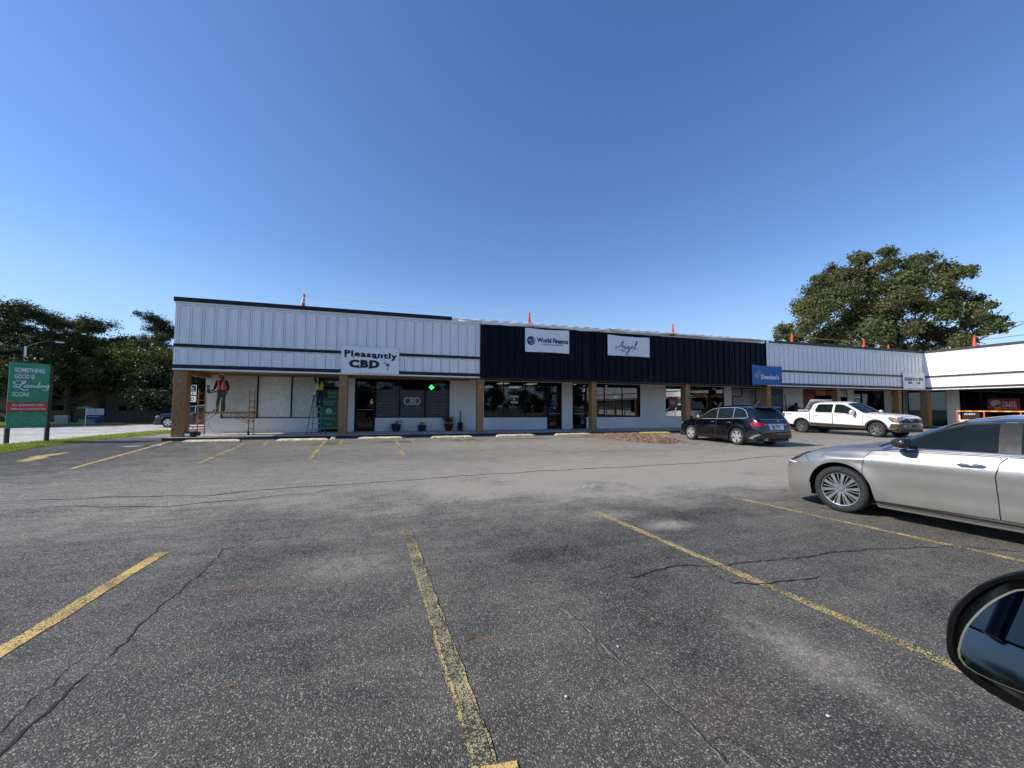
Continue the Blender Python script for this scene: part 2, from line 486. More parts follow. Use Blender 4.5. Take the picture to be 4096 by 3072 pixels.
# ---------------------------------------------------------------- camera, world, sun
cam = bpy.data.cameras.new('camera'); co = bpy.data.objects.new('camera', cam); COL.objects.link(co)
scene.camera = co
F_PX, CY = 1539.0, 1550.0
cam.sensor_fit = 'HORIZONTAL'; cam.sensor_width = 36.0
cam.lens = 36.0 * F_PX / 4096
cam.shift_y = (CY - 1536.0) / 4096
cam.clip_start = .02; cam.clip_end = 6000
pitch = math.atan(80 / F_PX); yaw = R(16.93); roll = R(.28)
Fv = Vector((math.sin(yaw)*math.cos(pitch), math.cos(yaw)*math.cos(pitch), math.sin(pitch)))
R0 = Vector((math.cos(yaw), -math.sin(yaw), 0)); U0 = R0.cross(Fv)
Rv = R0*math.cos(roll) + U0*math.sin(roll); Uv = -R0*math.sin(roll) + U0*math.cos(roll)
mw = Matrix((Rv, Uv, -Fv)).transposed().to_4x4(); mw.translation = Vector((0, 0, 1.5))
co.matrix_world = mw

SUN = Vector((-1.33, .12, 1.0)).normalized()
el = math.asin(SUN.z); az = math.atan2(SUN.x, SUN.y)
w = bpy.data.worlds.new('World'); scene.world = w; w.use_nodes = True
nt = w.node_tree; nt.nodes.clear()
sky = nt.nodes.new('ShaderNodeTexSky'); sky.sky_type = 'NISHITA'; sky.sun_disc = False
sky.sun_elevation = el; sky.sun_rotation = az
sky.altitude = 0; sky.air_density = 1.15; sky.dust_density = .3; sky.ozone_density = 1.6
hs = nt.nodes.new('ShaderNodeHueSaturation'); hs.inputs['Saturation'].default_value = 1.10; hs.inputs['Value'].default_value = 1.0
bg = nt.nodes.new('ShaderNodeBackground'); bg.inputs[1].default_value = .116
ow = nt.nodes.new('ShaderNodeOutputWorld')
tc = nt.nodes.new('ShaderNodeTexCoord'); sz = nt.nodes.new('ShaderNodeSeparateXYZ'); mr = nt.nodes.new('ShaderNodeMapRange')
mr.interpolation_type = 'SMOOTHSTEP'
mr.inputs[1].default_value = -.02; mr.inputs[2].default_value = .36; mr.inputs[3].default_value = .76; mr.inputs[4].default_value = 0.0
hz = nt.nodes.new('ShaderNodeMix'); hz.data_type = 'RGBA'
hz.inputs[7].default_value = (4.0, 6.1, 8.8, 1)      # clear pale-blue haze that replaces the yellow band at the horizon
tn = nt.nodes.new('ShaderNodeMix'); tn.data_type = 'RGBA'; tn.blend_type = 'MULTIPLY'; tn.inputs[0].default_value = 1
tn.inputs[7].default_value = (.98, 1.12, 1.44, 1)
nt.links.new(tc.outputs['Generated'], sz.inputs[0]); nt.links.new(sz.outputs[2], mr.inputs[0]); nt.links.new(mr.outputs[0], hz.inputs[0])
nt.links.new(sky.outputs[0], hs.inputs['Color']); nt.links.new(hs.outputs[0], tn.inputs[6]); nt.links.new(tn.outputs[2], hz.inputs[6]); nt.links.new(hz.outputs[2], bg.inputs[0]); nt.links.new(bg.outputs[0], ow.inputs[0])
sl = bpy.data.lights.new('sun', 'SUN'); sl.energy = 5.0; sl.angle = R(.53); sl.color = (1.0, .94, .83)
so = bpy.data.objects.new('sun', sl); COL.objects.link(so)
so.rotation_euler = SUN.to_track_quat('Z', 'Y').to_euler()
scene.view_settings.view_transform = 'Standard'; scene.view_settings.look = 'None'; scene.view_settings.exposure = 0
scene.cycles.max_bounces = 6; scene.cycles.transparent_max_bounces = 12
scene.cycles.use_denoising = True
scene.cycles.sample_clamp_indirect = 4.0
scene.cycles.caustics_reflective = False; scene.cycles.caustics_refractive = False

# ---------------------------------------------------------------- ground
def struct(name, mb, mats, **k):
    o = mb.build(name, mats, **k); o['kind'] = 'structure'; return o

mb = MB(); mb.sheet([(-1500, -1500), (1500, -1500), (1500, 1500), (-1500, 1500)], -.06)
struct('ground', mb, M('dry_ground', (.12, .12, .06), .95, var=.35, scale=.3))
# parking lot: its left border follows the grass verge
edge = [(-11.2, -40), (-11.3, 8), (-11.6, 16.06), (-12.16, 18.34), (-12.33, 20.6), (-12.29, 24), (-11.9, 26), (-11.2, 40)]
mb = MB(); mb.sheet(edge + [(58, 40), (58, -40)], 0.0)
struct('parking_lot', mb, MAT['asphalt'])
mb = MB(); mb.sheet([(-11.45, 22.35), (-9.95, 22.2), (-9.6, 24.8), (-11.5, 25.1)], .004)
struct('concrete_apron', mb, concrete_mat('apron_concrete', (.27, .25, .225)))

# stall lines, world coordinates
def line_poly(a, b, w, jag=.008, seg=.12):
    a = Vector(a); b = Vector(b); L = (b - a).length; d = (b - a)/L; s = Vector((-d.y, d.x))
    n = max(2, int(L / seg)); l = []; r = []
    for i in range(n + 1):
        p = a + d * L * i / n
        l.append(p + s * (w/2 + random.uniform(-jag, jag))); r.append(p - s * (w/2 + random.uniform(-jag, jag)))
    return l, r
def paint_line(a, b, w, mat, label=None, z=.004):
    l, r = line_poly(a, b, w)
    mb = MB(); n = len(l)
    mb.add([(p.x, p.y, z) for p in l] + [(p.x, p.y, z) for p in r], [(i, i+1, n+i+1, n+i) for i in range(n-1)])
    o = struct('parking_line', mb, mat)
    return o
near_lines = [((-2.24, 4.88), (-2.27, 2.2), .115, 'line_fresh'), ((.17, 4.98), (.39, 1.60), .10, 'line_worn'),
              ((2.80, 5.11), (3.25, .6), .095, 'line'), ((5.50, 5.23), (6.05, 1.9), .095, 'line')]
for a, b, ww, m in near_lines: paint_line(a, b, ww, MAT[m])
for sgn in (-1, 1): paint_line((.17 + sgn*.045, 4.98), (.40 + sgn*.045, 1.66), .012, MAT['line'], z=.006)
paint_line((.33, 1.60), (.52, 1.585), .10, MAT['line_fresh'], z=.008)
for a, b, m in [((-7.29, 11.81), (-9.04, 19.94), 'line_fresh'), ((-4.85, 12.0), (-5.81, 18.58), 'line'), ((-4.78, 17.0), (-5.1, 18.74), 'line'),
                ((-2.28, 12.14), (-2.85, 18.42), 'line'), ((-2.07, 16.6), (-2.21, 18.88), 'line'), ((.30, 12.27), (.10, 18.32), 'line'),
                ((.83, 15.9), (.75, 18.55), 'line'), ((2.92, 12.38), (3.03, 18.28), 'line'), ((3.6, 16.6), (3.55, 18.6), 'line_worn'),
                ((5.61, 12.53), (6.12, 19.04), 'line'), ((8.4, 12.8), (9.29, 19.15), 'line'), ((12.02, 13.1), (14.3, 19.1), 'line_worn'),
                ((14.6, 11.4), (15.8, 12.9), 'line_worn'), ((18.6, 13.2), (20.3, 19.1), 'line'), ((22.3, 13.2), (23.9, 19.1), 'line_worn')]:
    paint_line(a, b, .12, MAT[m])
# arrow
mb = MB(); mb.sheet([(-9.30, 13.62), (-9.62, 13.72), (-10.02, 14.9), (-10.12, 14.75), (-10.08, 15.5), (-9.90, 16.1), (-9.72, 15.2), (-9.72, 14.8), (-9.5, 14.6)], .005)
struct('arrow_marking', mb, MAT['line_fresh'])
# spray-paint marks
mb = MB(); bd = Board((3.42, 6.5, .005), (1, 0, 0), (0, 1, 0))
for st in ([(0, .1), (.14, .28), (.3, .3), (.2, .16), (.34, .06)], [(.3, .3), (.42, .42), (.55, .38), (.6, .24), (.5, .12), (.42, .2)], [(.08, .0), (.25, .1), (.4, .02)]):
    bd.stroke(mb, st, .022, 0)
struct('spray_marking', mb, MAT['line_white'])

def crack(pts, w, mat, z=.003, jit=.02, seg=.05, branch=0):
    if mat is MAT['crack_pale']: w *= 1.0
    P = [Vector(p) for p in pts]; out = []
    for i in range(len(P) - 1):
        L = (P[i+1] - P[i]).length; n = max(1, int(L / seg))
        for k in range(n): out.append(P[i].lerp(P[i+1], k/n))
    out.append(P[-1])
    o = 0; mb = MB(); vs = []; fs = []; n = len(out)
    for i, q in enumerate(out):
        d = (out[min(i+1, n-1)] - out[max(i-1, 0)]).normalized(); s = Vector((-d.y, d.x))
        o = o*.75 + random.uniform(-jit, jit)
        ww = w * random.uniform(.35, 1.3) * min(1, (i+.6)/4, (n-i-.4)/4)
        c = q + s * o
        vs += [(c.x + s.x*ww/2, c.y + s.y*ww/2, z), (c.x - s.x*ww/2, c.y - s.y*ww/2, z)]
        if i: fs.append((2*i-2, 2*i-1, 2*i+1, 2*i))
    mb.add(vs, fs)
    struct('asphalt_crack', mb, mat)
D_, P_ = MAT['crack_dark'], MAT['crack_pale']
crack([(-1.60, 1.9), (-1.6, 2.3), (-1.6, 2.53), (-1.61, 2.85)], .016, D_, jit=.012)
crack([(-1.61, 2.85), (-1.61, 3.18), (-1.64, 3.57), (-1.63, 3.92), (-1.67, 4.79), (-1.37, 4.92)], .011, D_)
crack([(-1.70, 2.3), (-1.73, 2.71), (-1.73, 2.93), (-1.68, 3.1)], .006, D_)
crack([(1.14, 2.95), (1.24, 2.69), (1.28, 2.40), (1.31, 2.12), (1.33, 1.89), (1.34, 1.75), (1.37, 1.58), (1.37, 1.45), (1.36, 1.25)], .011, P_, .0035, .012, .03)
crack([(1.245, 2.66), (1.285, 2.37), (1.315, 2.1), (1.335, 1.87), (1.375, 1.55), (1.37, 1.3)], .006, D_, .0038, .012, .03)
crack([(1.2, 2.9), (1.32, 2.74), (1.35, 2.53), (1.30, 2.29)], .006, P_, .0035, .015, .03)
crack([(1.30, 2.29), (1.42, 2.36), (1.56, 2.5), (1.7, 2.62)], .004, P_, .0035, .015, .03)
crack([(1.05, 2.62), (.9, 2.58), (.76, 2.66)], .004, P_, .0035, .015, .03)
crack([(1.37, 1.45), (1.47, 1.42), (1.49, 1.3), (1.5, 1.1)], .009, P_, .0035, .01, .03)
crack([(1.37, 1.47), (1.46, 1.46), (1.55, 1.34), (1.6, 1.2)], .005, D_, .0038, .01, .03)
crack([(1.95, 3.03), (2.26, 3.06), (2.55, 3.11), (2.93, 3.02)], .024, D_, .005, .02)
crack([(2.85, 3.02), (3.28, 3.01), (3.83, 2.97), (4.46, 2.95), (5.19, 2.87), (5.88, 2.71), (6.44, 2.41)], .016, D_, .005, .025)
crack([(2.81, 2.85), (2.82, 2.68), (3.09, 2.60), (3.32, 2.58), (3.70, 2.59)], .022, D_, .005, .02)
crack([(4.49, 2.41), (4.46, 2.25), (4.51, 2.16), (4.52, 2.03)], .012, P_, .0035)
crack([(3.4, 3.6), (3.9, 3.3), (4.3, 2.9), (4.49, 2.41)], .008, P_, .0035)
crack([(2.2, 3.6), (2.5, 3.9), (3.1, 3.9), (3.6, 3.7)], .006, P_, .0035)
# old seam that crosses the whole aisle
crack([(-5.85, 8.14), (-4.66, 8.04), (-2.96, 7.73), (-1.25, 8.11), (1.46, 8.45), (4.42, 8.63), (7.96, 8.7), (12.31, 9.42), (17, 9.9)], .05, D_, .003, .05, .15)
crack([(-5.2, 7.6), (-3.2, 7.0), (-1.3, 7.5), (-.9, 7.9)], .035, D_, .003, .05, .15)
crack([(4.5, 12.3), (6.5, 11.8), (8, 12.1), (10, 11.4), (12, 10.8)], .03, D_, .003, .05, .15)
crack([(-4.4, 14.2), (-2.6, 14.6), (-.6, 14.1)], .03, D_, .003, .05, .15)

# road, verge, opposite verge
mb = MB()
near = [(-14.6, -30), (-14.5, 10), (-14.3, 16), (-14.08, 19.42), (-13.9, 22), (-13.74, 25.9), (-13.2, 28.7), (-12, 34), (-10.5, 38)]
far_ = [(-8, 43), (-19.06, 39.0), (-21.72, 37.9), (-24.5, 34.6), (-28, 31), (-60, 5), (-90, -30)]
mb.sheet(near + far_, -.03)
struct('road', mb, MAT['road'])
mb = MB()
mb.sheet([(-60, 14), (-23.24, 31.4), (-19.17, 31.12), (-12, 34.4), (-12, 34.52), (-19.2, 31.26), (-23.2, 31.56), (-60, 14.3)], -.024)
mb.sheet([(-40, 12), (-20, 25.2), (-14, 29.8), (-14, 29.9), (-20.1, 25.3), (-40.1, 12.15)], -.024)
struct('road_marking', mb, M('faded_marking', (.22, .10, .09), .9, var=.3))
grass_m = M('grass_green', (.16, .20, .045), .9, var=.4, scale=2.2)
def grass_strip(inner, outer, z, dens, seed, hgt=.07):
    """a strip of turf between two polylines: base sheet plus blades, one object"""
    mb = MB(); n = len(inner)
    mb.add([(p[0], p[1], z) for p in inner] + [(p[0], p[1], z) for p in outer], [(i, i+1, n+i+1, n+i) for i in range(n-1)])
    rr = random.Random(seed)
    for i in range(n - 1):
        a, b, c, d = [Vector(p) for p in (inner[i], inner[i+1], outer[i], outer[i+1])]
        area = ((b-a).length + (d-c).length)/2 * ((c-a).length + (d-b).length)/2
        for k in range(int(area * dens)):
            u, v = rr.random(), rr.uniform(-.03, 1.03)
            p = a.lerp(b, u).lerp(c.lerp(d, u), v)
            h = hgt * rr.uniform(.4, 1.3); an = rr.uniform(0, PI); w_ = .012*rr.uniform(.6, 1.6)
            dx, dy = math.cos(an)*w_, math.sin(an)*w_; lx, ly = rr.uniform(-.04, .04), rr.uniform(-.04, .04)
            mb.add([(p.x-dx, p.y-dy, z), (p.x+dx, p.y+dy, z), (p.x+lx, p.y+ly, z+h)], [(0, 1, 2)])
    o = mb.build('grass', leaf_mat('grass_blades_%d' % seed, (.13, .17, .03), (.42, .46, .10), .3, 1.2), fix=False)
    o['kind'] = 'stuff'; return o
outer = [(-14.55, 8), (-14.3, 16), (-14.08, 19.42), (-13.9, 22), (-13.74, 25.9), (-13.2, 28.7)]
inner = [(-11.35, 8), (-11.65, 16.06), (-12.2, 18.34), (-12.36, 20.6), (-12.3, 24), (-11.8, 26.5)]
grass_strip(inner, outer, .006, 420, 1)
grass_strip([(-40, 22.5), (-28, 31.2), (-24.5, 34.8), (-21.72, 38.1), (-17, 40.2)], [(-48, 36), (-33, 45), (-27.3, 43.3), (-22.7, 42.0), (-17, 40.3)], .006, 22, 2, .12)
def heavy(mb, bd, s, u0, u1, v0, v1, w, tilt=lambda a: 0, off=.006, mi=0, **k):
    vs, fs = text_geo(s, bold=.012, **k)
    vs = fit(vs, u0 + w, u1 - w, v0 + w*.6, v1 - w*.6)
    for r_ in (0, .5, 1):
        for q in range(1 if r_ == 0 else 10):
            a_ = 2*PI*q/10
            mb.add([bd.p(a + w*r_*math.cos(a_), b + w*.6*r_*math.sin(a_) + tilt(a), off + .0002*q + .002*r_) for a, b in vs], fs, mi)
# ---------------------------------------------------------------- strip building
YF, YP, YW = 20.2, 20.4, 22.95          # fascia, post fronts, shop fronts
SW = .13                                # walkway level
XL, XC, XWALL = -9.28, 41.4, 44.0       # left end, inner corner of the fascia, wall of the right wing
YR = -34.0                              # far end of the wing

mb = MB(); mb.box(-9.3, XWALL + .5, 20.1, YW + .2, -.05, SW); mb.box(XC - .2, XWALL + .5, YR, 20.1, -.05, SW)
sw = struct('sidewalk', mb, MAT['concrete'])
mb = MB(); mb.box(-9.33, XC - .2, 19.98, 20.1, -.05, SW - .004); mb.box(-9.42, -9.3, 19.98, YW, -.05, SW - .004); mb.box(XC - .32, XC - .2, YR, 19.98, -.05, SW - .004)
struct('curb', mb, MAT['curb'], bevel=.015)

bld = empty('shopping_strip', (-9.3, 20.2, 0), 0, 'long single storey shopping strip with white and navy board fascia on brown posts', 'building')
wing = empty('shopping_wing', (41.4, 20.2, 0), 0, 'sunlit right wing of the shopping strip with white board fascia', 'building')

# fascia, white sections: backing boards, battens, black cap, stripe and lower band
def white_fascia(parent, bd, u0, u1, start, cap0, cap1, trim, first=.456, endtrim=True):
    mb = MB(); P = bd
    def bx(u_a, u_b, z_a, z_b, o_a, o_b, m=0, mbx=None):
        q = mbx or mb
        vs = [P.p(u, z, o) for z in (z_a, z_b) for (u, o) in ((u_a, o_b), (u_b, o_b), (u_b, o_a), (u_a, o_a))]
        q.add(vs, [(3,2,1,0),(4,5,6,7),(0,1,5,4),(1,2,6,5),(2,3,7,6),(3,0,4,7)], m)
    bx(u0, u1, 4.2, 6.04, -.25, 0.0)               # upper boards
    bx(u0, u1, 3.1, 4.2, -.25, -.002)              # lower boards
    u = start
    while u < u1 - .05:
        if u > u0:
            bx(u, u + .062, 4.235, 5.925, 0.0, .020); bx(u, u + .062, 3.325, 4.03, -.002, .018)
        u += .4565
    # rails between the battens give each bay its shadow line
    bx(u0, u1, 5.925, 6.0, 0.0, .024); bx(u0, u1, 4.03, 4.07, -.002, .022)
    bx(u0, u1, 4.215, 4.237, 0.0, .018); bx(u0, u1, 3.305, 3.327, -.002, .018)
    bx(u0, u1, 6.0, 6.075, -.25, .055)             # white cornice strip
    bx(u0, u1, 3.075, 3.135, -.25, .05)            # white strip under the lower band
    u = start
    while u < u1 - .05:
        if u > u0:
            bx(u - .018, u, 4.237, 5.925, 0.0, .004, 1); bx(u - .018, u, 3.327, 4.03, -.002, .003, 1)  # shade line beside each batten, painted as a thin dark strip
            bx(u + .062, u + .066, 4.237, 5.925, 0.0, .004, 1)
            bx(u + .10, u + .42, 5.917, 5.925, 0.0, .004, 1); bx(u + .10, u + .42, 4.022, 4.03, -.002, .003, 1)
        u += .4565
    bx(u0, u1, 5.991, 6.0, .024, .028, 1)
    f = mb.build('white_fascia', [MAT['white_panel'], MAT['batten_shade']], parent, bevel=0)
    mb = MB(); bx(cap0, cap1, 6.075, 6.265, -.35, .085)
    mb.build('roof_cap', trim, f, smooth=None, local=False) if False else mb.build('roof_cap', trim, parent)
    mb = MB(); bx(u0, u1, 4.07, 4.215, -.02, .045); mb.build('stripe_board', trim, parent)
    mb = MB(); bx(u0, u1, 3.135, 3.305, -.02, .05); mb.build('lower_band', trim, parent)
    return f

front = Board((0, YF, 0), (1, 0, 0))
side = Board((XC, 0, 0), (0, -1, 0))
white_fascia(bld, front, -9.25, 4.36, -9.14, -9.30, 2.80, MAT['black_trim'])
white_fascia(bld, front, 24.47, XC, 24.80, 25.2, XC, MAT['grey_trim'])
white_fascia(wing, side, -YF, -YR, -19.98, -YF - .3, -YR, MAT['grey_trim'])

# navy section: deep ribs
mb = MB(); mb.box(4.36, 24.47, YF, YF + .25, 3.09, 6.02)
x = 4.71
ribs = [4.71, 4.98]
while x < 24.3:
    ribs.append(x); x += .4565
ribs = sorted(set([round(a, 3) for a in [4.71, 4.98, 5.46] + [5.90 + .4565*k for k in range(11)] + [11.09, 11.33] + [11.78 + .4565*k for k in range(14)] + [18.13] + [18.58 + .4575*k for k in range(13)]]))
for a in ribs:
    if a > 24.4: continue
    mb.box(a - .028, a + .028, YF - .055, YF, 3.085, 6.0)
mb.box(4.34, 4.40, YF - .065, YF, 3.07, 6.04)
mb.box(24.41, 24.47, YF - .065, YF, 3.07, 6.2)
nv = mb.build('navy_fascia', MAT['navy'], bld)
mb = MB(); mb.box(4.36, 24.47, YF - .03, YF + .25, 3.05, 3.085)
for k in range(40):
    if k % 3 == 0: mb.box(4.6 + k*.5, 4.75 + k*.5, YF - .05, YF - .03, 3.055, 3.085)
mb.build('drip_edge', MAT['dark_steel'], bld)

# loose white membrane folded over the top edge
def membrane(x0, x1, zt, drop, seed):
    rr = random.Random(seed); n = int((x1 - x0) / .12); mb = MB(); vs = []; m = 9
    ph = [rr.uniform(0, 6) for _ in range(6)]
    for i in range(n + 1):
        x = x0 + (x1-x0)*i/n; t = i/n
        sag = .035*math.sin(x*1.1+ph[0]) + .02*math.sin(x*2.9+ph[1]) + .012*math.sin(x*7.1+ph[2])
        zb = zt - drop(t) + sag
        row = [(x, YF + 1.6, zt - .04), (x, YF + .15, zt + .015*math.sin(x*2+ph[3]))]
        for k in range(m):
            q = k / (m-1)
            row.append((x, YF - .05 - .03*math.sin(q*3) - .02*math.sin(x*3.3+ph[4]+q*3)*q - .012*math.sin(x*9+q*5), zt + .01 + (zb-zt)*q))
        vs += row
    c = m + 2
    fs = [(i*c+k, i*c+k+1, (i+1)*c+k+1, (i+1)*c+k) for i in range(n) for k in range(c-1)]
    mb.add(vs, fs); return mb.build('roof_membrane', MAT['membrane'], bld, smooth=60)
membrane(3.15, 4.5, 6.21, lambda t: .05 + .02*t, 1)
membrane(4.35, 12.25, 6.24, lambda t: .24 - .05*t, 2)
membrane(12.3, 25.2, 6.28, lambda t: .17 - .07*t, 3)
mb = MB(); mb.box(2.8, 3.15, YF - .06, YF + .1, 6.06, 6.2); mb.build('flashing', MAT['membrane'], bld)

# roof deck and rear walls
mb = MB(); mb.box(-9.2, XWALL + 9, YF + .25, 33, 5.5, 5.9); mb.build('roof', MAT['membrane'], bld)
mb = MB(); mb.box(XC + .25, XWALL + 9, YR, YF + .24, 5.5, 5.92); mb.build('roof', MAT['membrane'], wing)
mb = MB(); mb.box(-9.2, XWALL + 9, 32.7, 33, 0, 5.5); mb.box(-9.12, -8.9, 23.2, 32.7, 0, 5.5); mb.build('rear_wall', MAT['stucco'], bld)
mb = MB(); mb.box(-9.25, -9.19, YF + .25, 33, 3.1, 6.0); mb.build('end_fascia', MAT['white_panel'], bld)

# soffit
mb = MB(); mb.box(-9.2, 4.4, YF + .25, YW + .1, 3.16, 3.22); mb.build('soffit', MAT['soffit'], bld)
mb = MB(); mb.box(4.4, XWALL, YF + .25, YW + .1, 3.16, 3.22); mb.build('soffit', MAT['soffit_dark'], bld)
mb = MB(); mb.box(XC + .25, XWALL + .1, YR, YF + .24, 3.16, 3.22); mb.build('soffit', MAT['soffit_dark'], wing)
mb = MB(); mb.box(-9.12, -8.86, 20.75, YW, 2.9, 3.16); mb.box(-8.86, 4.3, YW - .16, YW, 3.08, 3.16); mb.build('soffit_beam', MAT['wood'], bld, bevel=.01)
for x in (-7.9, -4.6, -.74, 2.74, 7.3, 13.9, 20.6, 23.3, 27.6, 31.0, 35.1):
    mb = MB(); mb.lathe([(0, 3.15), (.075, 3.15), (.09, 3.158)], (x, 20.55 + .25, 0), 16)
    mb.build('downlight', MAT['downlight'] if 'downlight' in MAT else MAT.setdefault('downlight', emit_mat('downlight_glow', (1, .95, .8), .55)), bld)

# posts: rough timber with an empty fixing box near the top
def post(parent, x0, w=.40, d=.42, y=YP, z1=3.08, horizontal=False):
    mb = MB(); n = 1
    mb.box(x0, x0 + w, y, y + d, SW, z1)
    p = mb.build('post', MAT['wood'], parent, bevel=.02)
    mb = MB(); cx = x0 + w*.5
    if not horizontal:
        pts = [(cx + .055*math.cos(a), y - .004, 2.60 + .055*math.sin(a)) for a in [k*PI/6 for k in range(12)]]
        mb.add([(cx, y - .004, 2.60)] + pts, [(0, 1 + (k+1) % 12, 1 + k) for k in range(12)], 0)
        pts = [(cx + .036*math.cos(a), y - .008, 2.60 + .033*math.sin(a)) for a in [k*PI/4 for k in range(8)]]
        mb.add(pts, [tuple(range(8))[::-1]], 1)
        mb.build('fixing_hole', [MAT['offwhite'], MAT['black']], p)
    return p
PX = [(-9.30, .50), (-2.63, .40), (4.26, .34), (11.14, .34), (17.88, .36), (24.76, .36), (31.62, .36), (38.5, .36)]
for x0, w_ in PX: post(bld, x0, w_)
post(wing, 41.55, .42, .5, y=20.12)
for k in range(1, 8): post(wing, 41.55, .36, .36, y=20.12 - 6.87*k, horizontal=True)

# ---------------------------------------------------------------- shop fronts along the main range
def wall_with_openings(parent, bd, u0, u1, z0, z1, ops, thick=.2, name='wall'):
    """ops: (u0,u1,z0,z1) sorted; solid pieces between, under and over the openings"""
    mb = MB(); q = []
    def bx(a, b, c, d):
        if b - a < .005 or d - c < .005: return
        vs = [bd.p(u, z, o) for z in (c, d) for (u, o) in ((a, 0), (b, 0), (b, -thick), (a, -thick))]
        mb.add(vs, [(3,2,1,0),(4,5,6,7),(0,1,5,4),(1,2,6,5),(2,3,7,6),(3,0,4,7)])
    cur = u0
    for a, b, c, d in sorted(ops):
        bx(cur, a, z0, z1); bx(a, b, z0, c); bx(a, b, d, z1); cur = b
    bx(cur, u1, z0, z1)
    return mb.build(name, MAT['stucco'], parent)

def glazed(parent, bd, u0, u1, z0, z1, mull=(), rails=(), name='window', glass='glass', fw=.045, back=-.06):
    """metal frame with panes: frame mesh is the part, each pane a sub-part"""
    mb = MB()
    def bx(a, b, c, d, o0=back-.05, o1=back+.03):
        vs = [bd.p(u, z, o) for z in (c, d) for (u, o) in ((a, o1), (b, o1), (b, o0), (a, o0))]
        mb.add(vs, [(3,2,1,0),(4,5,6,7),(0,1,5,4),(1,2,6,5),(2,3,7,6),(3,0,4,7)])
    bx(u0, u1, z1 - fw, z1); bx(u0, u1, z0, z0 + fw)
    bx(u0, u0 + fw, z0 + fw, z1 - fw); bx(u1 - fw, u1, z0 + fw, z1 - fw)
    ms = sorted(mull)
    for m in ms: bx(m - fw*.6, m + fw*.6, z0 + fw, z1 - fw)
    for (a, b, z) in rails: bx(a, b, z - fw*.6, z + fw*.6, back-.045, back+.025)
    fr = mb.build(name, MAT['frame'], parent)
    us = [u0] + ms + [u1]
    for i in range(len(us) - 1):
        mb = MB(); bd.rect(mb, us[i] + fw*.5, us[i+1] - fw*.5, z0 + fw*.5, z1 - fw*.5, back)
        mb.build('pane', MAT[glass], fr)
    return fr

def door(parent, bd, u0, u1, ztop, zframe, bar=1.12, glass='glass', hinge='r'):
    fr = glazed(parent, bd, u0, u1, ztop, zframe, name='transom', glass=glass) if zframe - ztop > .1 else None
    mb = MB()
    def bx(a, b, c, d, o0=-.10, o1=-.04):
        vs = [bd.p(u, z, o) for z in (c, d) for (u, o) in ((a, o1), (b, o1), (b, o0), (a, o0))]
        mb.add(vs, [(3,2,1,0),(4,5,6,7),(0,1,5,4),(1,2,6,5),(2,3,7,6),(3,0,4,7)])
    bx(u0, u0 + .04, SW, ztop, -.12, -.03); bx(u1 - .04, u1, SW, ztop, -.12, -.03)
    a, b = u0 + .05, u1 - .05
    bx(a, a + .07, SW + .01, ztop - .02); bx(b - .07, b, SW + .01, ztop - .02)
    bx(a + .07, b - .07, ztop - .12, ztop - .02); bx(a + .07, b - .07, SW + .01, SW + .2)
    d = mb.build('door', MAT['frame'], parent)
    mb = MB(); bd.rect(mb, a + .06, b - .06, SW + .18, ztop - .11, -.07); mb.build('pane', MAT[glass], d)
    mb = MB(); mb.tube([bd.p(a + .08, bar, -.01), bd.p(b - .08, bar, -.01)], .014, 8); mb.build('push_bar', MAT['bright_alloy'], d, smooth=60)
    return d

W = Board((0, YW, 0), (1, 0, 0))
ZT = 3.12
ops = [(-8.42, -3.93, .88, ZT), (-3.93, -2.92, SW, ZT), (-2.13, -1.04, SW, ZT), (-1.04, 3.12, .88, ZT), (5.2, 9.34, .88, ZT), (9.34, 10.38, SW, ZT),
       (11.13, 12.15, SW, ZT), (12.15, 16.30, .88, ZT), (18.38, 19.80, .88, ZT), (19.80, 22.3, SW, ZT), (22.3, 23.62, SW, ZT), (24.33, 29.5, .86, ZT),
       (31.63, 34.98, .86, ZT), (35.95, 36.78, .86, ZT), (37.56, 38.6, SW, ZT), (38.6, 41.4, .5, ZT), (42.3, 43.95, SW, ZT)]
wall_with_openings(bld, W, -9.1, XWALL, SW, 3.16, ops)
w1 = glazed(bld, W, -8.42, -3.93, .88, ZT, (-6.83, -5.26), glass='glass_clear')
d1 = door(bld, W, -3.93, -2.92, 2.55, ZT)
d2 = door(bld, W, -2.13, -1.04, 2.52, ZT, 1.34, 'glass_dark')
w2 = glazed(bld, W, -1.04, 3.12, .88, ZT, (.26, 1.69), glass='glass_dark')
w3 = glazed(bld, W, 5.2, 9.34, .88, ZT, (6.46, 7.9))
d3 = door(bld, W, 9.34, 10.38, 2.43, ZT)
d4 = door(bld, W, 11.13, 12.15, 2.50, ZT)
w4 = glazed(bld, W, 12.15, 16.30, .88, ZT, (13.51, 14.88))
w5 = glazed(bld, W, 18.38, 19.80, .88, ZT)
d5a = door(bld, W, 19.80, 22.3, 2.58, ZT); d5 = door(bld, W, 22.3, 23.62, 2.58, ZT)
w6 = glazed(bld, W, 24.33, 29.5, .86, ZT, (25.3, 26.7, 28.1))
w7 = glazed(bld, W, 31.63, 34.98, .86, ZT, (33.0,), glass='glass_dark')
w8 = glazed(bld, W, 35.95, 36.78, .86, ZT, (), [(35.95, 36.78, 2.5)])
d8 = door(bld, W, 37.56, 38.6, 2.5, ZT, 1.1, 'glass_dark')
w9 = glazed(bld, W, 38.6, 41.4, .5, ZT, (39.95,), glass='glass_dark')
d9 = door(bld, W, 42.3, 43.95, 2.5, ZT, 1.1, 'glass_dark')

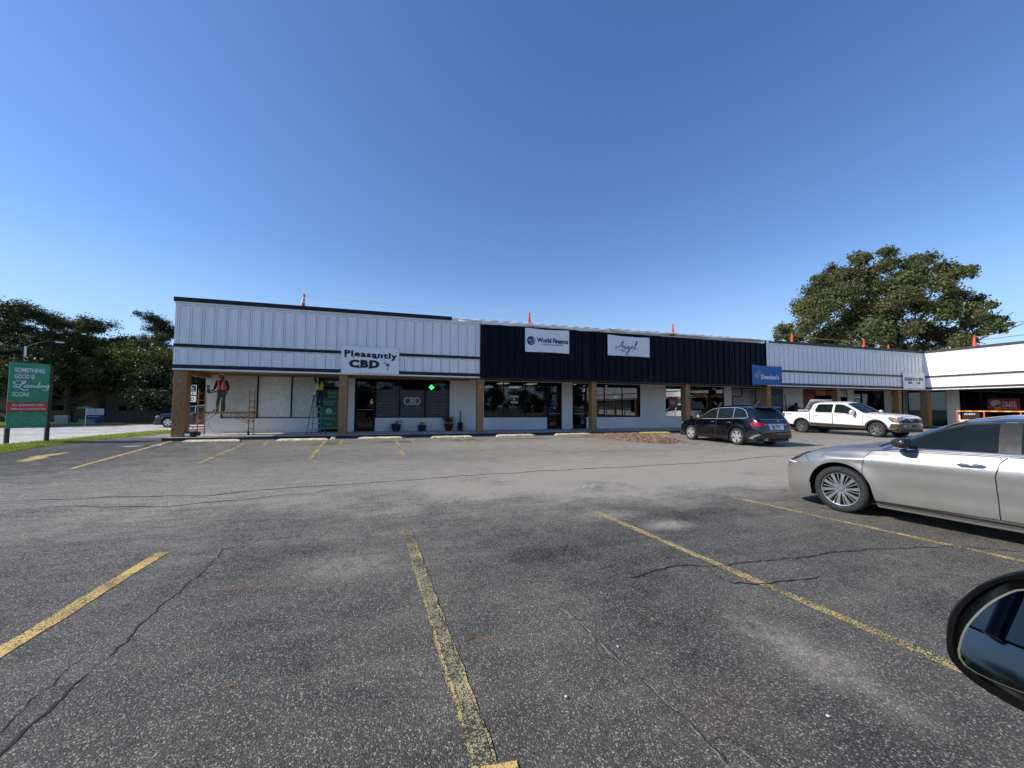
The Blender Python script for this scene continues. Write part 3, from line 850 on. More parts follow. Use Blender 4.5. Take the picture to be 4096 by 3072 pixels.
# wing shop fronts
WS = Board((XWALL, 0, 0), (0, -1, 0))
wall_with_openings(wing, WS, -YW, -YR, SW, 3.16, [(-22.7, -20.15, SW, ZT), (-19.38, -14.2, .7, ZT), (-13.5, -12.4, SW, ZT), (-12.4, -8, .7, ZT), (-6, -1, .7, ZT), (0, 5, .7, ZT), (7, 12, .7, ZT), (14, 19, .7, ZT)])
glazed(wing, WS, -22.7, -20.15, SW, ZT, (-21.4,), glass='glass_dark')
glazed(wing, WS, -19.38, -14.2, .7, ZT, (-16.8,), glass='glass_dark')
door(wing, WS, -13.5, -12.4, 2.5, ZT)
for a, b in ((-12.4, -8), (-6, -1), (0, 5), (7, 12), (14, 19)): glazed(wing, WS, a, b, .7, ZT, ((a+b)/2,), glass='glass_dark')

# interiors behind the glass
mb = MB(); mb.box(-8.9, XWALL + 8, 31.8, 32.6, .1, 3.3)
for x in (-2.7, 4.6, 10.8, 16.9, 24.0, 30.5, 37.2): mb.box(x, x + .12, YW + .25, 31.8, .1, 3.3)
mb.box(-8.9, XWALL + 8, YW + .21, 31.8, .02, .1); mb.box(-8.9, XWALL + 8, YW + .21, 31.8, 3.26, 3.4)
mb.build('interior', MAT['interior'], bld)
mb = MB(); mb.box(XWALL + 7, XWALL + 7.2, YR, YW, .1, 3.3); mb.box(XWALL + .21, XWALL + 7, YR, YW, .02, .1); mb.box(XWALL + .21, XWALL + 7, YR, YW, 3.26, 3.4)
mb.build('interior', MAT['interior'], wing)
LG = emit_mat('ceiling_panel_glow', (1, .9, .66), .55); LN = emit_mat('ceiling_spot_glow', (1, .97, .9), 1.4)
for (x, y) in ((7.1, 26.6), (7.25, 31.9), (9.3, 31.9), (9.2, 26.6), (9.5, 35.2-4.0), (5.6, 31.5), (5.4, 26.8)):
    mb = MB(); mb.box(x, x + .62, y - .6, y + .6, 3.2, 3.24); mb.build('ceiling_light', LG, bld)
for (x, y) in ((12.04, 23.94), (14.38, 27.53), (13.98, 23.97), (16.1, 27.1), (15.9, 25.43), (15.92, 23.92), (12.9, 26.2)):
    mb = MB(); mb.lathe([(0, 3.24), (.09, 3.24), (.1, 3.255)], (x, y, 0), 14); mb.build('ceiling_light', LN, bld)
# furniture that shows dimly through the loan office and nail bar windows
for (x, y, w_, h_) in ((5.6, 25.2, 1.2, .8), (7.3, 25.6, 1.4, .78), (8.5, 27.2, .8, 1.1), (12.9, 26, 1.3, .8), (14.6, 25.6, 1.2, .8)):
    mb = MB(); mb.box(x, x+w_, y, y+.6, .1, h_); mb.build('counter', M('counter_red', (.10, .022, .02), .5), bld, bevel=.02)

# white paper taped inside the first window, creased
def creased(parent, bd, u0, u1, z0, z1, off, mat, seed, amp=.014, name='paper_cover'):
    rr = random.Random(seed); nu = int((u1-u0)/.03); nz = int((z1-z0)/.04); mb = MB(); vs = []
    folds = [(rr.uniform(u0, u1), rr.uniform(z0, z1), rr.uniform(-1, 1), rr.uniform(.02, .05), rr.uniform(.4, 1)) for _ in range(9)]
    for i in range(nu + 1):
        for j in range(nz + 1):
            u = u0 + (u1-u0)*i/nu; z = z0 + (z1-z0)*j/nz; o = 0
            for (a, b, k, wd, am) in folds:
                d = (u - a) + (z - b) * k * .5
                o += amp * am * math.exp(-(d/wd)**2) * (1 if (z-b)*k > -.8 else .3)
            o += amp*.5*math.sin(u*5+seed) * math.sin(z*2.3+seed)
            vs.append(bd.p(u, z, off + o))
    fs = [(i*(nz+1)+j, (i+1)*(nz+1)+j, (i+1)*(nz+1)+j+1, i*(nz+1)+j+1) for i in range(nu) for j in range(nz)]
    mb.add(vs, fs); return mb.build(name, mat, parent, smooth=80)
for i, (a, b) in enumerate(((-8.38, -6.86), (-6.80, -5.29), (-5.23, -3.97))): creased(w1, W, a, b, .92, 3.08, -.10, MAT['paper'], 3 + i)
mb = MB(); W.rect(mb, -3.88, -2.97, 2.6, 3.08, -.075); mb.build('paper_cover', MAT['paper'], d1)
mb = MB(); W.text(mb, '1-1039', -3.58, -3.22, 2.62, 2.69, -.02, bold=.012); mb.build('unit_number', MAT['black'], bld)
mb = MB(); W.text(mb, '2 - 1039', -1.72, -1.38, 2.63, 2.70, -.02); mb.build('unit_number', MAT['greyink'], bld)
mb = MB(); W.text(mb, '3-1039', 9.6, 9.95, 2.66, 2.73, -.02); mb.build('unit_number', MAT['greyink'], bld)
mb = MB(); W.text(mb, '8', 37.9, 38.08, 2.62, 2.86, -.02, bold=.02); mb.build('unit_number', MAT['greyink'], bld)

# leasing poster on the first door
gp = MB(); B_ = W
G0, G1 = -3.86, -2.97
B_.rect(gp, G0, G1, .34, 2.40, -.028, 0)
B_.rect(gp, G0, G1, .31, .345, -.024, 1)
B_.text(gp, 'FAIRMOUNT', -3.72, -3.12, 2.18, 2.27, -.022, 1, bold=.012)
for k, st in enumerate(([(0, .9), (.05, 1), (.02, .5), (-.05, .1), (.1, .02), (.22, .12)], [(.24, .2), (.3, .4), (.26, .1), (.36, .3), (.42, .1), (.48, .35), (.52, .1), (.6, .35), (.66, .1), (.72, .3), (.78, .0), (.66, -.25), (.84, .2)])):
    B_.stroke(gp, [(-3.46 + a*.44, 2.03 + b*.11) for a, b in st], .014, -.021, 1)
B_.text(gp, 'RETAIL SPACE', -3.76, -3.08, 1.73, 1.80, -.022, 1, bold=.008)
B_.text(gp, 'AVAILABLE', -3.68, -3.16, 1.59, 1.66, -.022, 1, bold=.008)
B_.disc(gp, -3.42, 1.25, .16, -.022, 1)
B_.text(gp, 'Atlantic', -3.62, -3.1, .80, .92, -.022, 1, bold=.006)
B_.poly(gp, [(-3.76, .84), (-3.70, .90), (-3.66, .92), (-3.64, .86), (-3.70, .83)], -.022, 1)
B_.text(gp, 'RCB', -3.56, -3.28, .50, .60, -.022, 1)
B_.rect(gp, -3.58, -3.26, .465, .472, -.022, 1)
gp.build('leasing_poster', [M('poster_green', (.018, .13, .055), .5, var=.1), M('poster_ink', (.45, .5, .46), .6)], d1, fix=False)

# CBD shop: smoked vinyl panels with rows of small quotes, big grey letters, green cross
PV = M('smoked_vinyl', (.035, .042, .047), .45, var=.12, scale=4); QI = M('quote_ink', (.42, .43, .44), .6, var=.2)
def quotes(mb, bd, u0, u1, z0, z1, seed, skip=None):
    rr = random.Random(seed); z = z1 - .06
    words = ['"I love the Delta 8 gummies', 'I sleep like a baby now"', '"While taking CBD', '"I use the Delta 8', '"We are going through menopause', 'and the CBD oil has helped', 'with my hot flashes"', '"Delta 8 helps my focus"', '"My dogs take CBD', 'daily and love them"']
    while z > z0 + .05:
        for _ in range(rr.choice((2, 3, 3))):
            if z < z0 + .05: break
            if skip and skip[2] < z < skip[3]: z -= .05; continue
            c = (u0+u1)/2 + rr.uniform(-.08, .08); hw = (u1-u0)*rr.uniform(.26, .45)
            bd.text(mb, rr.choice(words), max(u0+.03, c-hw), min(u1-.03, c+hw), z - .026, z, -.018, 1, res=1)
            z -= .047
        z -= .05
for i, (a, b) in enumerate(((-.99, .22), (.31, 1.65), (1.74, 3.07))):
    mb = MB(); W.rect(mb, a, b, .93, 2.5, -.025, 0)
    quotes(mb, W, a, b, .95, 2.48, 40 + i, (0, 0, 1.52, 2.16) if i == 1 else None)
    if i == 1: heavy(mb, W, 'CBD', .48, 1.44, 1.60, 2.09, .016, off=-.018, mi=1)
    mb.build('window_vinyl', [PV, QI], w2, fix=False)
gx = emit_mat('green_led', (.03, 1, .22), 2.2)
mb = MB()
for (u, v, a, b) in ((2.05, 2.66, .14, .05), (2.05, 2.66, .05, .14)): W.rect(mb, u - a, u + a, v - b, v + b, -.03 + .001*(a > b))
mb.build('green_cross_light', gx, w2)
mb = MB()
for (u, v, a, b) in ((2.78, 2.68, .13, .012), (2.78, 2.68, .012, .13)): W.rect(mb, u - a, u + a, v - b, v + b, -.03 + .001*(a > b))
mb.build('unlit_cross', MAT['dark_plastic'], w2)
mb = MB(); W.rect(mb, -1.32, -1.16, 1.66, 1.82, -.03); W.rect(mb, -1.28, -1.2, 1.82, 1.94, -.03); mb.build('door_notice', MAT['offwhite'], d2)
# loan office lettering and door notices
mb = MB()
for s_, a, b, z in (('LOANS', 6.86, 7.42, 2.12), ('&', 7.08, 7.20, 1.94), ('TAXES', 6.88, 7.40, 1.76)): heavy(mb, W, s_, a, b, z, z + .13, .010, off=-.02)
mb.build('window_lettering', M('frosted_ink', (.80, .80, .78), .6), w3)
mb = MB(); W.rect(mb, 9.72, 9.98, 2.02, 2.34, -.025, 0); W.rect(mb, 9.76, 9.94, 2.06, 2.30, -.022, 1)
W.poly(mb, [(9.72, 2.0), (9.98, 2.0), (9.85, 1.85)], -.025, 1)
W.text(mb, 'world finance', 9.60, 10.12, 1.76, 1.82, -.02, 2); W.rect(mb, 9.66, 10.06, 1.67, 1.69, -.02, 2); W.rect(mb, 9.76, 9.96, 1.42, 1.56, -.02, 3)
mb.build('door_notice', [MAT['greyink'], M('poster_teal', (.06, .12, .13), .5), MAT['greyink'], M('card_blue', (.10, .30, .52), .5)], d3, fix=False)
# neon OPEN in the nail bar
mb = MB(); cols = []
for s_, a in (('P', 14.32), ('E', 14.42), ('N', 14.53)): W.text(mb, s_, a, a + .08, 2.16, 2.32, -.11, {'P': 0, 'E': 1, 'N': 2}[s_])
mb.build('open_sign', [emit_mat('neon_green', (.35, .9, .55), .9), emit_mat('neon_cyan', (.35, .8, .9), .9), emit_mat('neon_violet', (.5, .35, .9), .9)], w4, fix=False)
# poster in window five, pictures on windows six and seven
mb = MB(); W.rect(mb, 18.66, 19.42, 1.55, 2.32, -.02, 0); W.disc(mb, 18.95, 1.95, .16, -.016, 1); W.disc(mb, 19.18, 1.85, .14, -.016, 2)
W.poly(mb, [(18.8, 1.8), (19.0, 1.98), (19.2, 2.04), (19.3, 1.9), (19.1, 1.72)], -.013, 1)
mb.build('window_poster', [M('poster_red', (.28, .012, .012), .5), MAT['greyink'], M('poster_blue', (.05, .10, .22), .5)], w5, fix=False)
RD = M('mottled_red', (.30, .05, .03), .7, var=.35, scale=3)  # dull red with random tone, no emission
mb = MB(); W.poly(mb, [(18.46, 2.62), (19.72, 2.62), (19.72, 2.25), (19.3, 2.2), (18.9, 2.28), (18.46, 2.22)], -.115); mb.build('inner_banner', RD, w5)
mb = MB(); W.poly(mb, [(20.9, 2.62), (22.1, 2.62), (22.1, 2.42), (21.8, 2.34), (21.3, 2.3), (20.9, 2.4)], -.03); W.poly(mb, [(22.45, 2.5), (23.5, 2.5), (23.5, 2.28), (23.1, 2.3), (22.9, 2.4), (22.45, 2.25)], -.03)
mb.build('inner_banner', RD, d5a)
mb = MB(); W.poly(mb, [(22.6, 2.02), (22.75, 2.05), (23.05, 1.8), (22.95, 1.7), (22.7, 1.82)], -.025, 0); W.poly(mb, [(23.05, 1.62), (23.2, 1.9), (23.42, 2.02), (23.42, 1.85), (23.2, 1.62)], -.025, 1)
W.poly(mb, [(22.55, 2.85), (22.9, 2.85), (22.9, 3.0), (22.72, 3.06), (22.55, 3.0)], -.02, 1)
mb.build('door_print_or_reflection', [M('skin_print', (.28, .12, .07), .6), MAT['greyink']], d5, fix=False)
def gradient_print(name, a, b, vert=True, sc=1.2):
    t = NT(name); sx = t.n('SeparateXYZ'); t.set(sx.inputs[0], t.pos())
    f = t.math('ADD', t.ramp(sx.outputs[2], .9, 3.0), t.math('MULTIPLY', t.math('SUBTRACT', t.noise(sc, 4, .6), .5), .9), clamp=True)
    return t.done(t.bsdf(t.mix(f, a, b), .45, 0, None, .4))
mb = MB()
W.rect(mb, 24.40, 25.24, 2.46, 3.04, -.025, 0); W.rect(mb, 25.36, 26.64, 1.5, 3.04, -.025, 0); W.rect(mb, 26.76, 28.04, 1.4, 3.04, -.025, 1)
W.poly(mb, [(26.0, 1.52), (26.2, 2.0), (26.05, 2.3), (26.15, 2.7), (26.42, 2.84), (26.62, 2.7), (26.62, 1.52)], -.021, 2)
W.poly(mb, [(26.08, 2.6), (26.15, 2.8), (26.42, 2.92), (26.6, 2.78), (26.4, 2.76), (26.2, 2.66), (26.12, 2.5)], -.018, 3)
W.poly(mb, [(26.5, 1.5), (26.62, 2.0), (26.55, 2.1), (26.42, 1.7)], -.018, 3)
W.rect(mb, 24.44, 26.0, .9, 1.0, -.02, 4)
mb.build('window_picture', [gradient_print('print_grey', (.42, .42, .42), (.18, .18, .19)), gradient_print('print_dusk', (.03, .03, .035), (.20, .20, .20)), M('print_skin', (.22, .15, .12), .6, var=.25), M('print_dark', (.03, .025, .02), .6), M('print_brown', (.10, .05, .02), .6)], w6, fix=False)
mb = MB(); W.rect(mb, 24.38, 25.85, .92, 2.45, -.03, 0); W.rect(mb, 24.5, 25.72, .95, 2.36, -.026, 1)
mb.build('notice_board', [MAT['black'], M('board_grey', (.26, .27, .29), .5)], w6, fix=False)
mb = MB(); W.rect(mb, 28.18, 29.46, .9, 3.06, -.025, 0)
W.poly(mb, [(28.18, 2.85), (28.6, 2.6), (29.3, 3.0), (29.36, 2.9), (28.6, 2.5), (28.18, 2.7)], -.02, 1)
W.poly(mb, [(28.2, 2.5), (28.6, 2.3), (28.8, 1.7), (28.3, 1.5), (28.2, 1.6)], -.02, 2)
W.poly(mb, [(28.75, 1.95), (29.0, 1.75), (29.3, 1.72), (29.28, 1.62), (29.0, 1.62), (28.75, 1.82)], -.018, 1)
mb.build('window_picture', [gradient_print('print_blue', (.015, .075, .17), (.05, .12, .15)), M('print_navy', (.008, .015, .03), .5), M('print_violet', (.07, .06, .09), .5, var=.3)], w6, fix=False)
mb = MB(); W.rect(mb, 31.68, 32.95, .9, 3.08, -.025, 0); W.poly(mb, [(32.1, 1.2), (32.3, 2.1), (32.5, 2.2), (32.6, 1.9), (32.7, 1.2)], -.02, 1)
W.rect(mb, 33.05, 34.3, 2.62, 3.05, -.025, 2); W.rect(mb, 34.36, 34.92, 2.62, 3.02, -.025, 3)
mb.build('window_picture', [gradient_print('print_red', (.05, .015, .012), (.24, .02, .012), sc=2), M('print_maroon', (.03, .008, .008), .5), M('print_amber', (.36, .22, .07), .6), M('print_amber_dark', (.28, .12, .05), .6, var=.3)], w7, fix=False)
mb = MB(); W.rect(mb, 36.0, 36.73, 2.52, 3.06, -.03); mb.build('paper_cover', MAT['offwhite'], w8)
mb = MB(); WS.rect(mb, -17.82, -16.22, 1.46, 2.36, -.03, 0); WS.disc(mb, -17.42, 2.0, .26, -.026, 1); WS.disc(mb, -17.3, 1.72, .2, -.022, 2); WS.rect(mb, -17.5, -17.15, 1.5, 1.72, -.018, 3)
WS.text(mb, 'WE ARE', -17.1, -16.42, 1.98, 2.13, -.02, 4, bold=.02); WS.text(mb, 'OPEN!', -17.1, -16.38, 1.72, 1.92, -.02, 4, bold=.02); WS.rect(mb, -17.1, -16.35, 1.62, 1.65, -.02, 4)
mb.build('window_poster', [M('poster_crimson', (.20, .012, .018), .5), MAT['greyink'], M('poster_charcoal', (.05, .05, .055), .5), M('poster_orange', (.4, .16, .03), .5), M('poster_white', (.5, .47, .46), .5)], wing, fix=False)
mb = MB(); W.poly(mb, [(42.55, 1.3), (42.5, 1.8), (42.62, 2.3), (42.75, 2.7), (42.9, 2.6), (42.86, 2.1), (42.92, 1.6), (42.8, 1.25)], -.04); mb.build('door_print_or_reflection', M('painted_leaf_reflection', (.10, .12, .07), .6, var=.7, scale=9), d9)  # plant reflection in the door glass, painted as a flat leafy shape

# ---------------------------------------------------------------- hanging banners: cloth sheets with eyelets
def banner(name, label, bd0, u0, u1, z0, z1, mats, draw, seed, amp=.03, corner=None, cat='banner', group='temporary banners on the fascia'):
    rr = random.Random(seed); ph = [rr.uniform(0, 6) for _ in range(5)]
    def sag(u, v):
        a = (u - u0)/(u1-u0); b = (v - z0)/(z1-z0)
        e = math.sin(PI*min(1, max(0, a)))**.5 if 0 < a < 1 else 0
        s = .5*math.sin(3*a*(1+.3*math.sin(ph[0])) + 2.2*b + ph[1]) + .3*math.sin(11*a - 7*b + ph[2]) * (.3+b) + .16*math.sin(21*a + 13*b + ph[3])
        return amp * (.5 + e * s)
    bd = Board(bd0.O, bd0.U, bd0.V, sag); bd.O = bd.O + bd.N*.075
    def warp(a, b):   # drooping top edge, slightly crooked corners
        u = u0 + (u1-u0)*a; z = z0 + (z1-z0)*b
        dr = -.045*math.sin(PI*a)*b + .02*math.sin(PI*a)*(1-b)
        if corner: z += corner[0]*(1-a)*b + corner[1]*a*b + corner[2]*(1-a)*(1-b) + corner[3]*a*(1-b)
        return bd.p(u, z + dr)
    mb = MB(); nu, nv_ = 48, 26
    mb.add([warp(i/nu, j/nv_) for i in range(nu+1) for j in range(nv_+1)], [(i*(nv_+1)+j, (i+1)*(nv_+1)+j, (i+1)*(nv_+1)+j+1, i*(nv_+1)+j+1) for i in range(nu) for j in range(nv_)])
    root = mb.build(name, mats[0], smooth=80)
    tag(root, label, cat, group)
    mb = MB(); draw(mb, bd)
    mb.build('print', mats[1:], root, fix=False)
    mb = MB()
    for a in (.012, .33, .66, .988):
        for b in (.02, .98):
            p = warp(a, b) + bd.N*.004
            mb.lathe([(.012, 0), (.022, .002)], (0, 0, 0), 8) if False else mb.add([p + bd.U*(.02*math.cos(k*PI/4)) + bd.V*(.02*math.sin(k*PI/4)) for k in range(8)], [tuple(range(8))])
    mb.build('eyelets', MAT['dark_steel'], root, fix=False)
    return root
BW = cloth_mat('banner_white', (.88, .88, .89), .05); BB = cloth_mat('banner_blue', (.035, .15, .40), .15)
NAVY = M('navy_ink', (.012, .03, .12), .6, var=.05)
def dr_pleasantly(mb, bd):
    s = 'Pleasantly'; n = len(s)
    # heavy rounded letters: text with a wide outline, tilting down to the right
    heavy(mb, bd, s, -2.38, .07, 3.88, 4.26, .022, lambda a: -(a+2.38)*.035, space=1.16)
    heavy(mb, bd, 'CBD', -2.16, -.76, 3.40, 3.80, .042, lambda a: 0, space=1.2)
    for lt, u, z, w_ in (('P', -2.40, 3.93, .14), ('l', -2.0, 3.93, .10), ('n', -1.05, 3.91, .2), ('C', -2.16, 3.4, 0), ('B', -1.76, 3.41, .16), ('D', -1.28, 3.41, .16)):
        if w_: bd.rect(mb, u, u + w_, z - .03, z + .015, .006)
    # crescent
    o = [(-.50 + .075*math.cos(a), 3.72 + .075*math.sin(a)) for a in [PI*.95 + k*PI*1.2/14 for k in range(15)]]
    i_ = [(-.478 + .062*math.cos(a), 3.745 + .062*math.sin(a)) for a in [PI*2.1 - k*PI*1.05/14 for k in range(15)]]
    for k in range(14): bd.poly(mb, [o[k], o[k+1], i_[13-k], i_[14-k]], .006)
    # palm
    bd.poly(mb, [(-.385, 3.33), (-.35, 3.33), (-.36, 3.55), (-.375, 3.55)], .006)
    for k in range(6): bd.rect(mb, -.39, -.345, 3.34 + k*.03, 3.352 + k*.03, .007)
    bd.rect(mb, -.42, -.32, 3.315, 3.33, .006)
    for a, L in ((90, .16), (60, .15), (120, .15), (30, .13), (150, .13), (5, .1), (175, .1)):
        c, s_ = math.cos(R(a)), math.sin(R(a)); b0 = (-.367, 3.545)
        bd.poly(mb, [b0, (b0[0] + c*L*.5 - s_*.02, b0[1] + s_*L*.5 + c*.02), (b0[0] + c*L, b0[1] + s_*L), (b0[0] + c*L*.5 + s_*.02, b0[1] + s_*L*.5 - c*.02)], .006)
banner('shop_banner', 'white banner reading Pleasantly CBD with crescent and palm, on left white fascia', front, -2.52, .17, 3.12, 4.47, [BW, MAT['black']], dr_pleasantly, 1, .045, (.02, -.02, 0, 0))
def dr_world(mb, bd):
    bd.disc(mb, 7.22, 5.24, .265, .004, 1, 36); bd.disc(mb, 7.22, 5.24, .235, .006, 0, 36)
    bd.text(mb, 'wf', 7.07, 7.32, 5.21, 5.36, .010, 2, bold=.02)
    bd.stroke(mb, [(7.16, 5.13), (7.24, 5.09), (7.33, 5.12), (7.38, 5.22)], .03, .010, 2)
    heavy(mb, bd, 'World Finance', 7.56, 9.48, 5.15, 5.43, .014)
    bd.text(mb, 'LOAN & TAX SERVICE', 7.92, 9.16, 5.01, 5.10, .006, 3, bold=.018)
banner('shop_banner', 'white banner with navy round wf emblem and World Finance lettering, on navy fascia', front, 6.87, 9.55, 4.60, 5.95, [BW, NAVY, M('pale_blue_ink', (.25, .42, .62), .6), MAT['white'], MAT['black']], dr_world, 2, .04)
def dr_angel(mb, bd):
    x0, z0, S = 12.62, 5.02, .50
    T = lambda pts: [(x0 + a*S, z0 + b*S) for a, b in pts]
    bd.disc(mb, *T([(0, .28)])[0], .045, .006)
    for st in ([(0, .28), (.1, .18), (.35, .22), (.62, .5), (.9, .95), (1.0, 1.05)], [(1.0, 1.05), (.93, .7), (.92, .3), (.98, .12)], [(.5, .42), (.75, .42), (1.1, .5)],
               [(1.12, .42), (1.16, .12), (1.22, .35), (1.34, .43), (1.38, .2), (1.45, .12), (1.55, .25)],
               [(1.85, .38), (1.72, .45), (1.6, .28), (1.68, .12), (1.82, .25), (1.88, .42), (1.8, -.1), (1.62, -.55), (1.4, -.62), (1.42, -.42), (1.8, -.1), (2.1, .2)],
               [(2.1, .2), (2.3, .38), (2.25, .45), (2.12, .3), (2.2, .12), (2.45, .2), (2.72, .5)],
               [(2.72, .5), (2.95, .95), (2.85, 1.0), (2.68, .55), (2.66, .15), (2.8, .1), (3.0, .25)]):
        bd.stroke(mb, T(st), .020, .006, 0, .045)
    bd.rect(mb, 12.42, 12.86, 5.02, 5.028, .006); bd.rect(mb, 12.50, 12.90, 4.99, 4.996, .006)
    bd.rect(mb, 13.75, 14.28, 4.98, 4.988, .006); bd.rect(mb, 13.70, 14.18, 4.95, 4.956, .006)
    bd.text(mb, 'Nails', 12.9, 13.36, 4.9, 5.05, .006, 0, shear=.5)
banner('shop_banner', 'white banner with black script reading Angel Nails, on navy fascia', front, 12.06, 14.98, 4.62, 5.86, [BW, MAT['black']], dr_angel, 3, .05, (.02, -.02, .01, 0))
def dr_domino(mb, bd):
    def dia(cx, cz, s, mi, off, m2=None):
        bd.poly(mb, [(cx + s*math.cos(a), cz + s*math.sin(a)) for a in (R(42), R(132), R(222), R(312))], off, mi)
    for cx, cz, mi in ((23.68, 3.90, 1), (23.46, 3.72, 2)):
        dia(cx, cz, .185, 0, .006); dia(cx, cz, .155, mi, .009)
    bd.disc(mb, 23.68, 3.90, .035, .012, 0); bd.disc(mb, 23.41, 3.74, .03, .012, 0); bd.disc(mb, 23.51, 3.70, .03, .012, 0)
    heavy(mb, bd, "Domino's", 23.86, 25.52, 3.52, 3.84, .017, off=.008)
banner('shop_banner', "blue banner with red and blue tile emblem and Domino's in white", front, 23.09, 25.78, 3.12, 4.50, [BB, MAT['white'], M('emblem_red', (.35, .01, .02), .5), M('emblem_blue', (.02, .10, .30), .5)], dr_domino, 4, .06, (0, -.06, 0, 0))
def dr_sunfay(mb, bd):
    heavy(mb, bd, 'SUNFAY SPA', 38.72, 41.05, 3.78, 4.06, .012)
    bd.rect(mb, 39.18, 40.62, 3.56, 3.70, .006, 0); bd.text(mb, '& THAI MASSAGE', 39.3, 40.5, 3.59, 3.67, .010, 1)
banner('shop_banner', 'whitish banner reading SUNFAY SPA at the inner corner of the building', front, 38.55, 41.28, 3.14, 4.48, [BW, M('charcoal_ink', (.05, .052, .06), .6), MAT['white']], dr_sunfay, 5, .05)
# ---------------------------------------------------------------- wheel stops
STOP = M('weathered_stop_paint', (.86, .70, .42), .85, var=.3, scale=5, dirt=.35, bump=.3)
def stop_mesh(L):
    mb = MB(); h = .115; w0, w1 = .16, .10; n = 12; vs = []
    for i in range(n + 1):
        x = -L/2 + L*i/n; e = .05 if i in (0, n) else 0
        j = random.uniform(-.006, .006)
        ee = e if i == 0 else -e; vs += [(x, -.11, 0), (x, -.105, .045), (x + ee, -.035, h - e*.6 + j), (x + ee, .035, h - e*.6 + j), (x, .10, .03)]
    fs = [(5*i+k, 5*i+k+1, 5*i+k+6, 5*i+k+5) for i in range(n) for k in range(4)] + [(4, 3, 2, 1, 0), (5*n, 5*n+1, 5*n+2, 5*n+3, 5*n+4)]
    mb.add(vs, fs); return mb
SY = M('stop_yellow', (.85, .60, .12), .85, var=.3, scale=7, dirt=.45, bump=.3)
stops = [(-7.2, 18.95, 2.05, 0, 'pale worn wheel stop nearest the left corner post'), (-3.78, 18.72, 2.05, -.04, 'worn wheel stop in front of the green step ladder'),
         (-.6, 19.0, 2.0, .02, 'worn wheel stop in front of the dark shop door'), (2.7, 18.85, 2.0, .02, 'worn wheel stop in front of the red plant pot'),
         (6.05, 19.2, 2.1, .02, 'wheel stop in front of the loans and taxes window'), (9.4, 19.35, 2.2, .04, 'wheel stop in front of the loan office door, left of the mulch'),
         (14.6, 19.3, 2.2, 0, 'bright yellow wheel stop behind the mulch bed'), (17.6, 19.1, 2.0, 0, 'wheel stop just ahead of the parked black car'),
         (22.2, 19.2, 2.0, 0, 'wheel stop between the black car and the white pickup'), (25.9, 19.2, 2.0, 0, 'wheel stop behind the white pickup'), (34, 19.2, 2.0, 0, 'wheel stop near the inner corner of the building')]
for x, y, L, rz, lb in stops:
    m = stop_mesh(L); m.v = [(v[0]*math.cos(rz) - v[1]*math.sin(rz) + x, v[0]*math.sin(rz) + v[1]*math.cos(rz) + y, v[2]) for v in m.v]
    e = empty('wheel_stop', (x, y, 0), 0, lb, 'wheel stop', 'concrete wheel stops along the kerb')
    m.build('concrete_bar', SY if x > 14 else STOP, e, bevel=.008)
    mb = MB()
    for s_ in (-1, 1): mb.lathe([(.018, .12), (.018, .137), (0, .138)], (x + s_*L*.33, y, 0), 10)
    mb.build('anchor_pin', MAT['dark_steel'], e)

# ---------------------------------------------------------------- wood-chip bed
mb = MB(); cx, cy = 11.3, 16.9
import mathutils.noise as mn
outl = [(10.2, 19.35), (9.9, 17.5), (10.0, 15.9), (10.3, 14.6), (10.8, 13.9), (11.4, 13.8), (12.1, 14.4), (12.8, 15.1), (13.5, 17.3), (13.7, 19.0), (13.3, 19.55), (11.5, 19.6)]
N = 64; ring = []
def closed(pts, n):
    out = []; m = len(pts)
    for i in range(n):
        t = i / n * m; k = int(t); u = t - k
        a, b, c, d = [Vector(pts[(k + q) % m]) for q in (-1, 0, 1, 2)]
        out.append(.5*((2*b) + (c-a)*u + (2*a-5*b+4*c-d)*u*u + (3*b-a-3*c+d)*u**3))
    return out
O_ = closed(outl, N); C0 = Vector((11.6, 16.6))
vs = [(C0.x, C0.y, .20)]; fs = []
for r_ in range(1, 9):
    t = r_/8
    for k in range(N):
        p = C0.lerp(O_[k], t); vs.append((p.x, p.y, .012 + .19*(1 - t**1.7) + .03*mn.noise(Vector((p.x*2, p.y*2, 0)))*(1-t)))
for k in range(N):
    fs.append((0, 1+k, 1+(k+1) % N))
    for r_ in range(7): a = 1 + r_*N; b = a + N; fs.append((a+k, b+k, b+(k+1) % N, a+(k+1) % N))
mb.add(vs, fs)
base_n = len(mb.f)
rr = random.Random(5)
for i in range(9000):
    k = rr.randrange(N); t = rr.uniform(0, 1)**.6 * (1.0 if rr.random() < .93 else 1.18)
    p = C0.lerp(O_[k].lerp(O_[(k+1) % N], rr.random()), t)
    z = .014 + .19*max(0, 1 - t**1.7) + rr.uniform(0, .03)
    a = rr.uniform(0, PI); L = rr.uniform(.02, .07); w_ = rr.uniform(.008, .02); ti = rr.uniform(-.4, .4)
    d = Vector((math.cos(a), math.sin(a), ti)).normalized(); s = Vector((-math.sin(a), math.cos(a), rr.uniform(-.5, .5))).normalized()
    P = Vector((p.x, p.y, z))
    mb.add([P - d*L - s*w_, P + d*L - s*w_*.5, P + d*L + s*w_, P - d*L + s*w_*.6], [(0, 1, 2, 3)])
t = NT('wood_chips'); g = t.n('NewGeometry'); f = t.math('ADD', t.math('MULTIPLY', g.outputs['Random Per Island'], .8), t.math('MULTIPLY', t.noise(9, 3), .3))
chips = t.done(t.bsdf(t.mix(f, (.10, .058, .034), (.56, .40, .27)), .9, 0, t.bump(t.noise(60, 3), .5, .01), .2))
o = mb.build('wood_chips', chips, fix=False); o['kind'] = 'stuff'

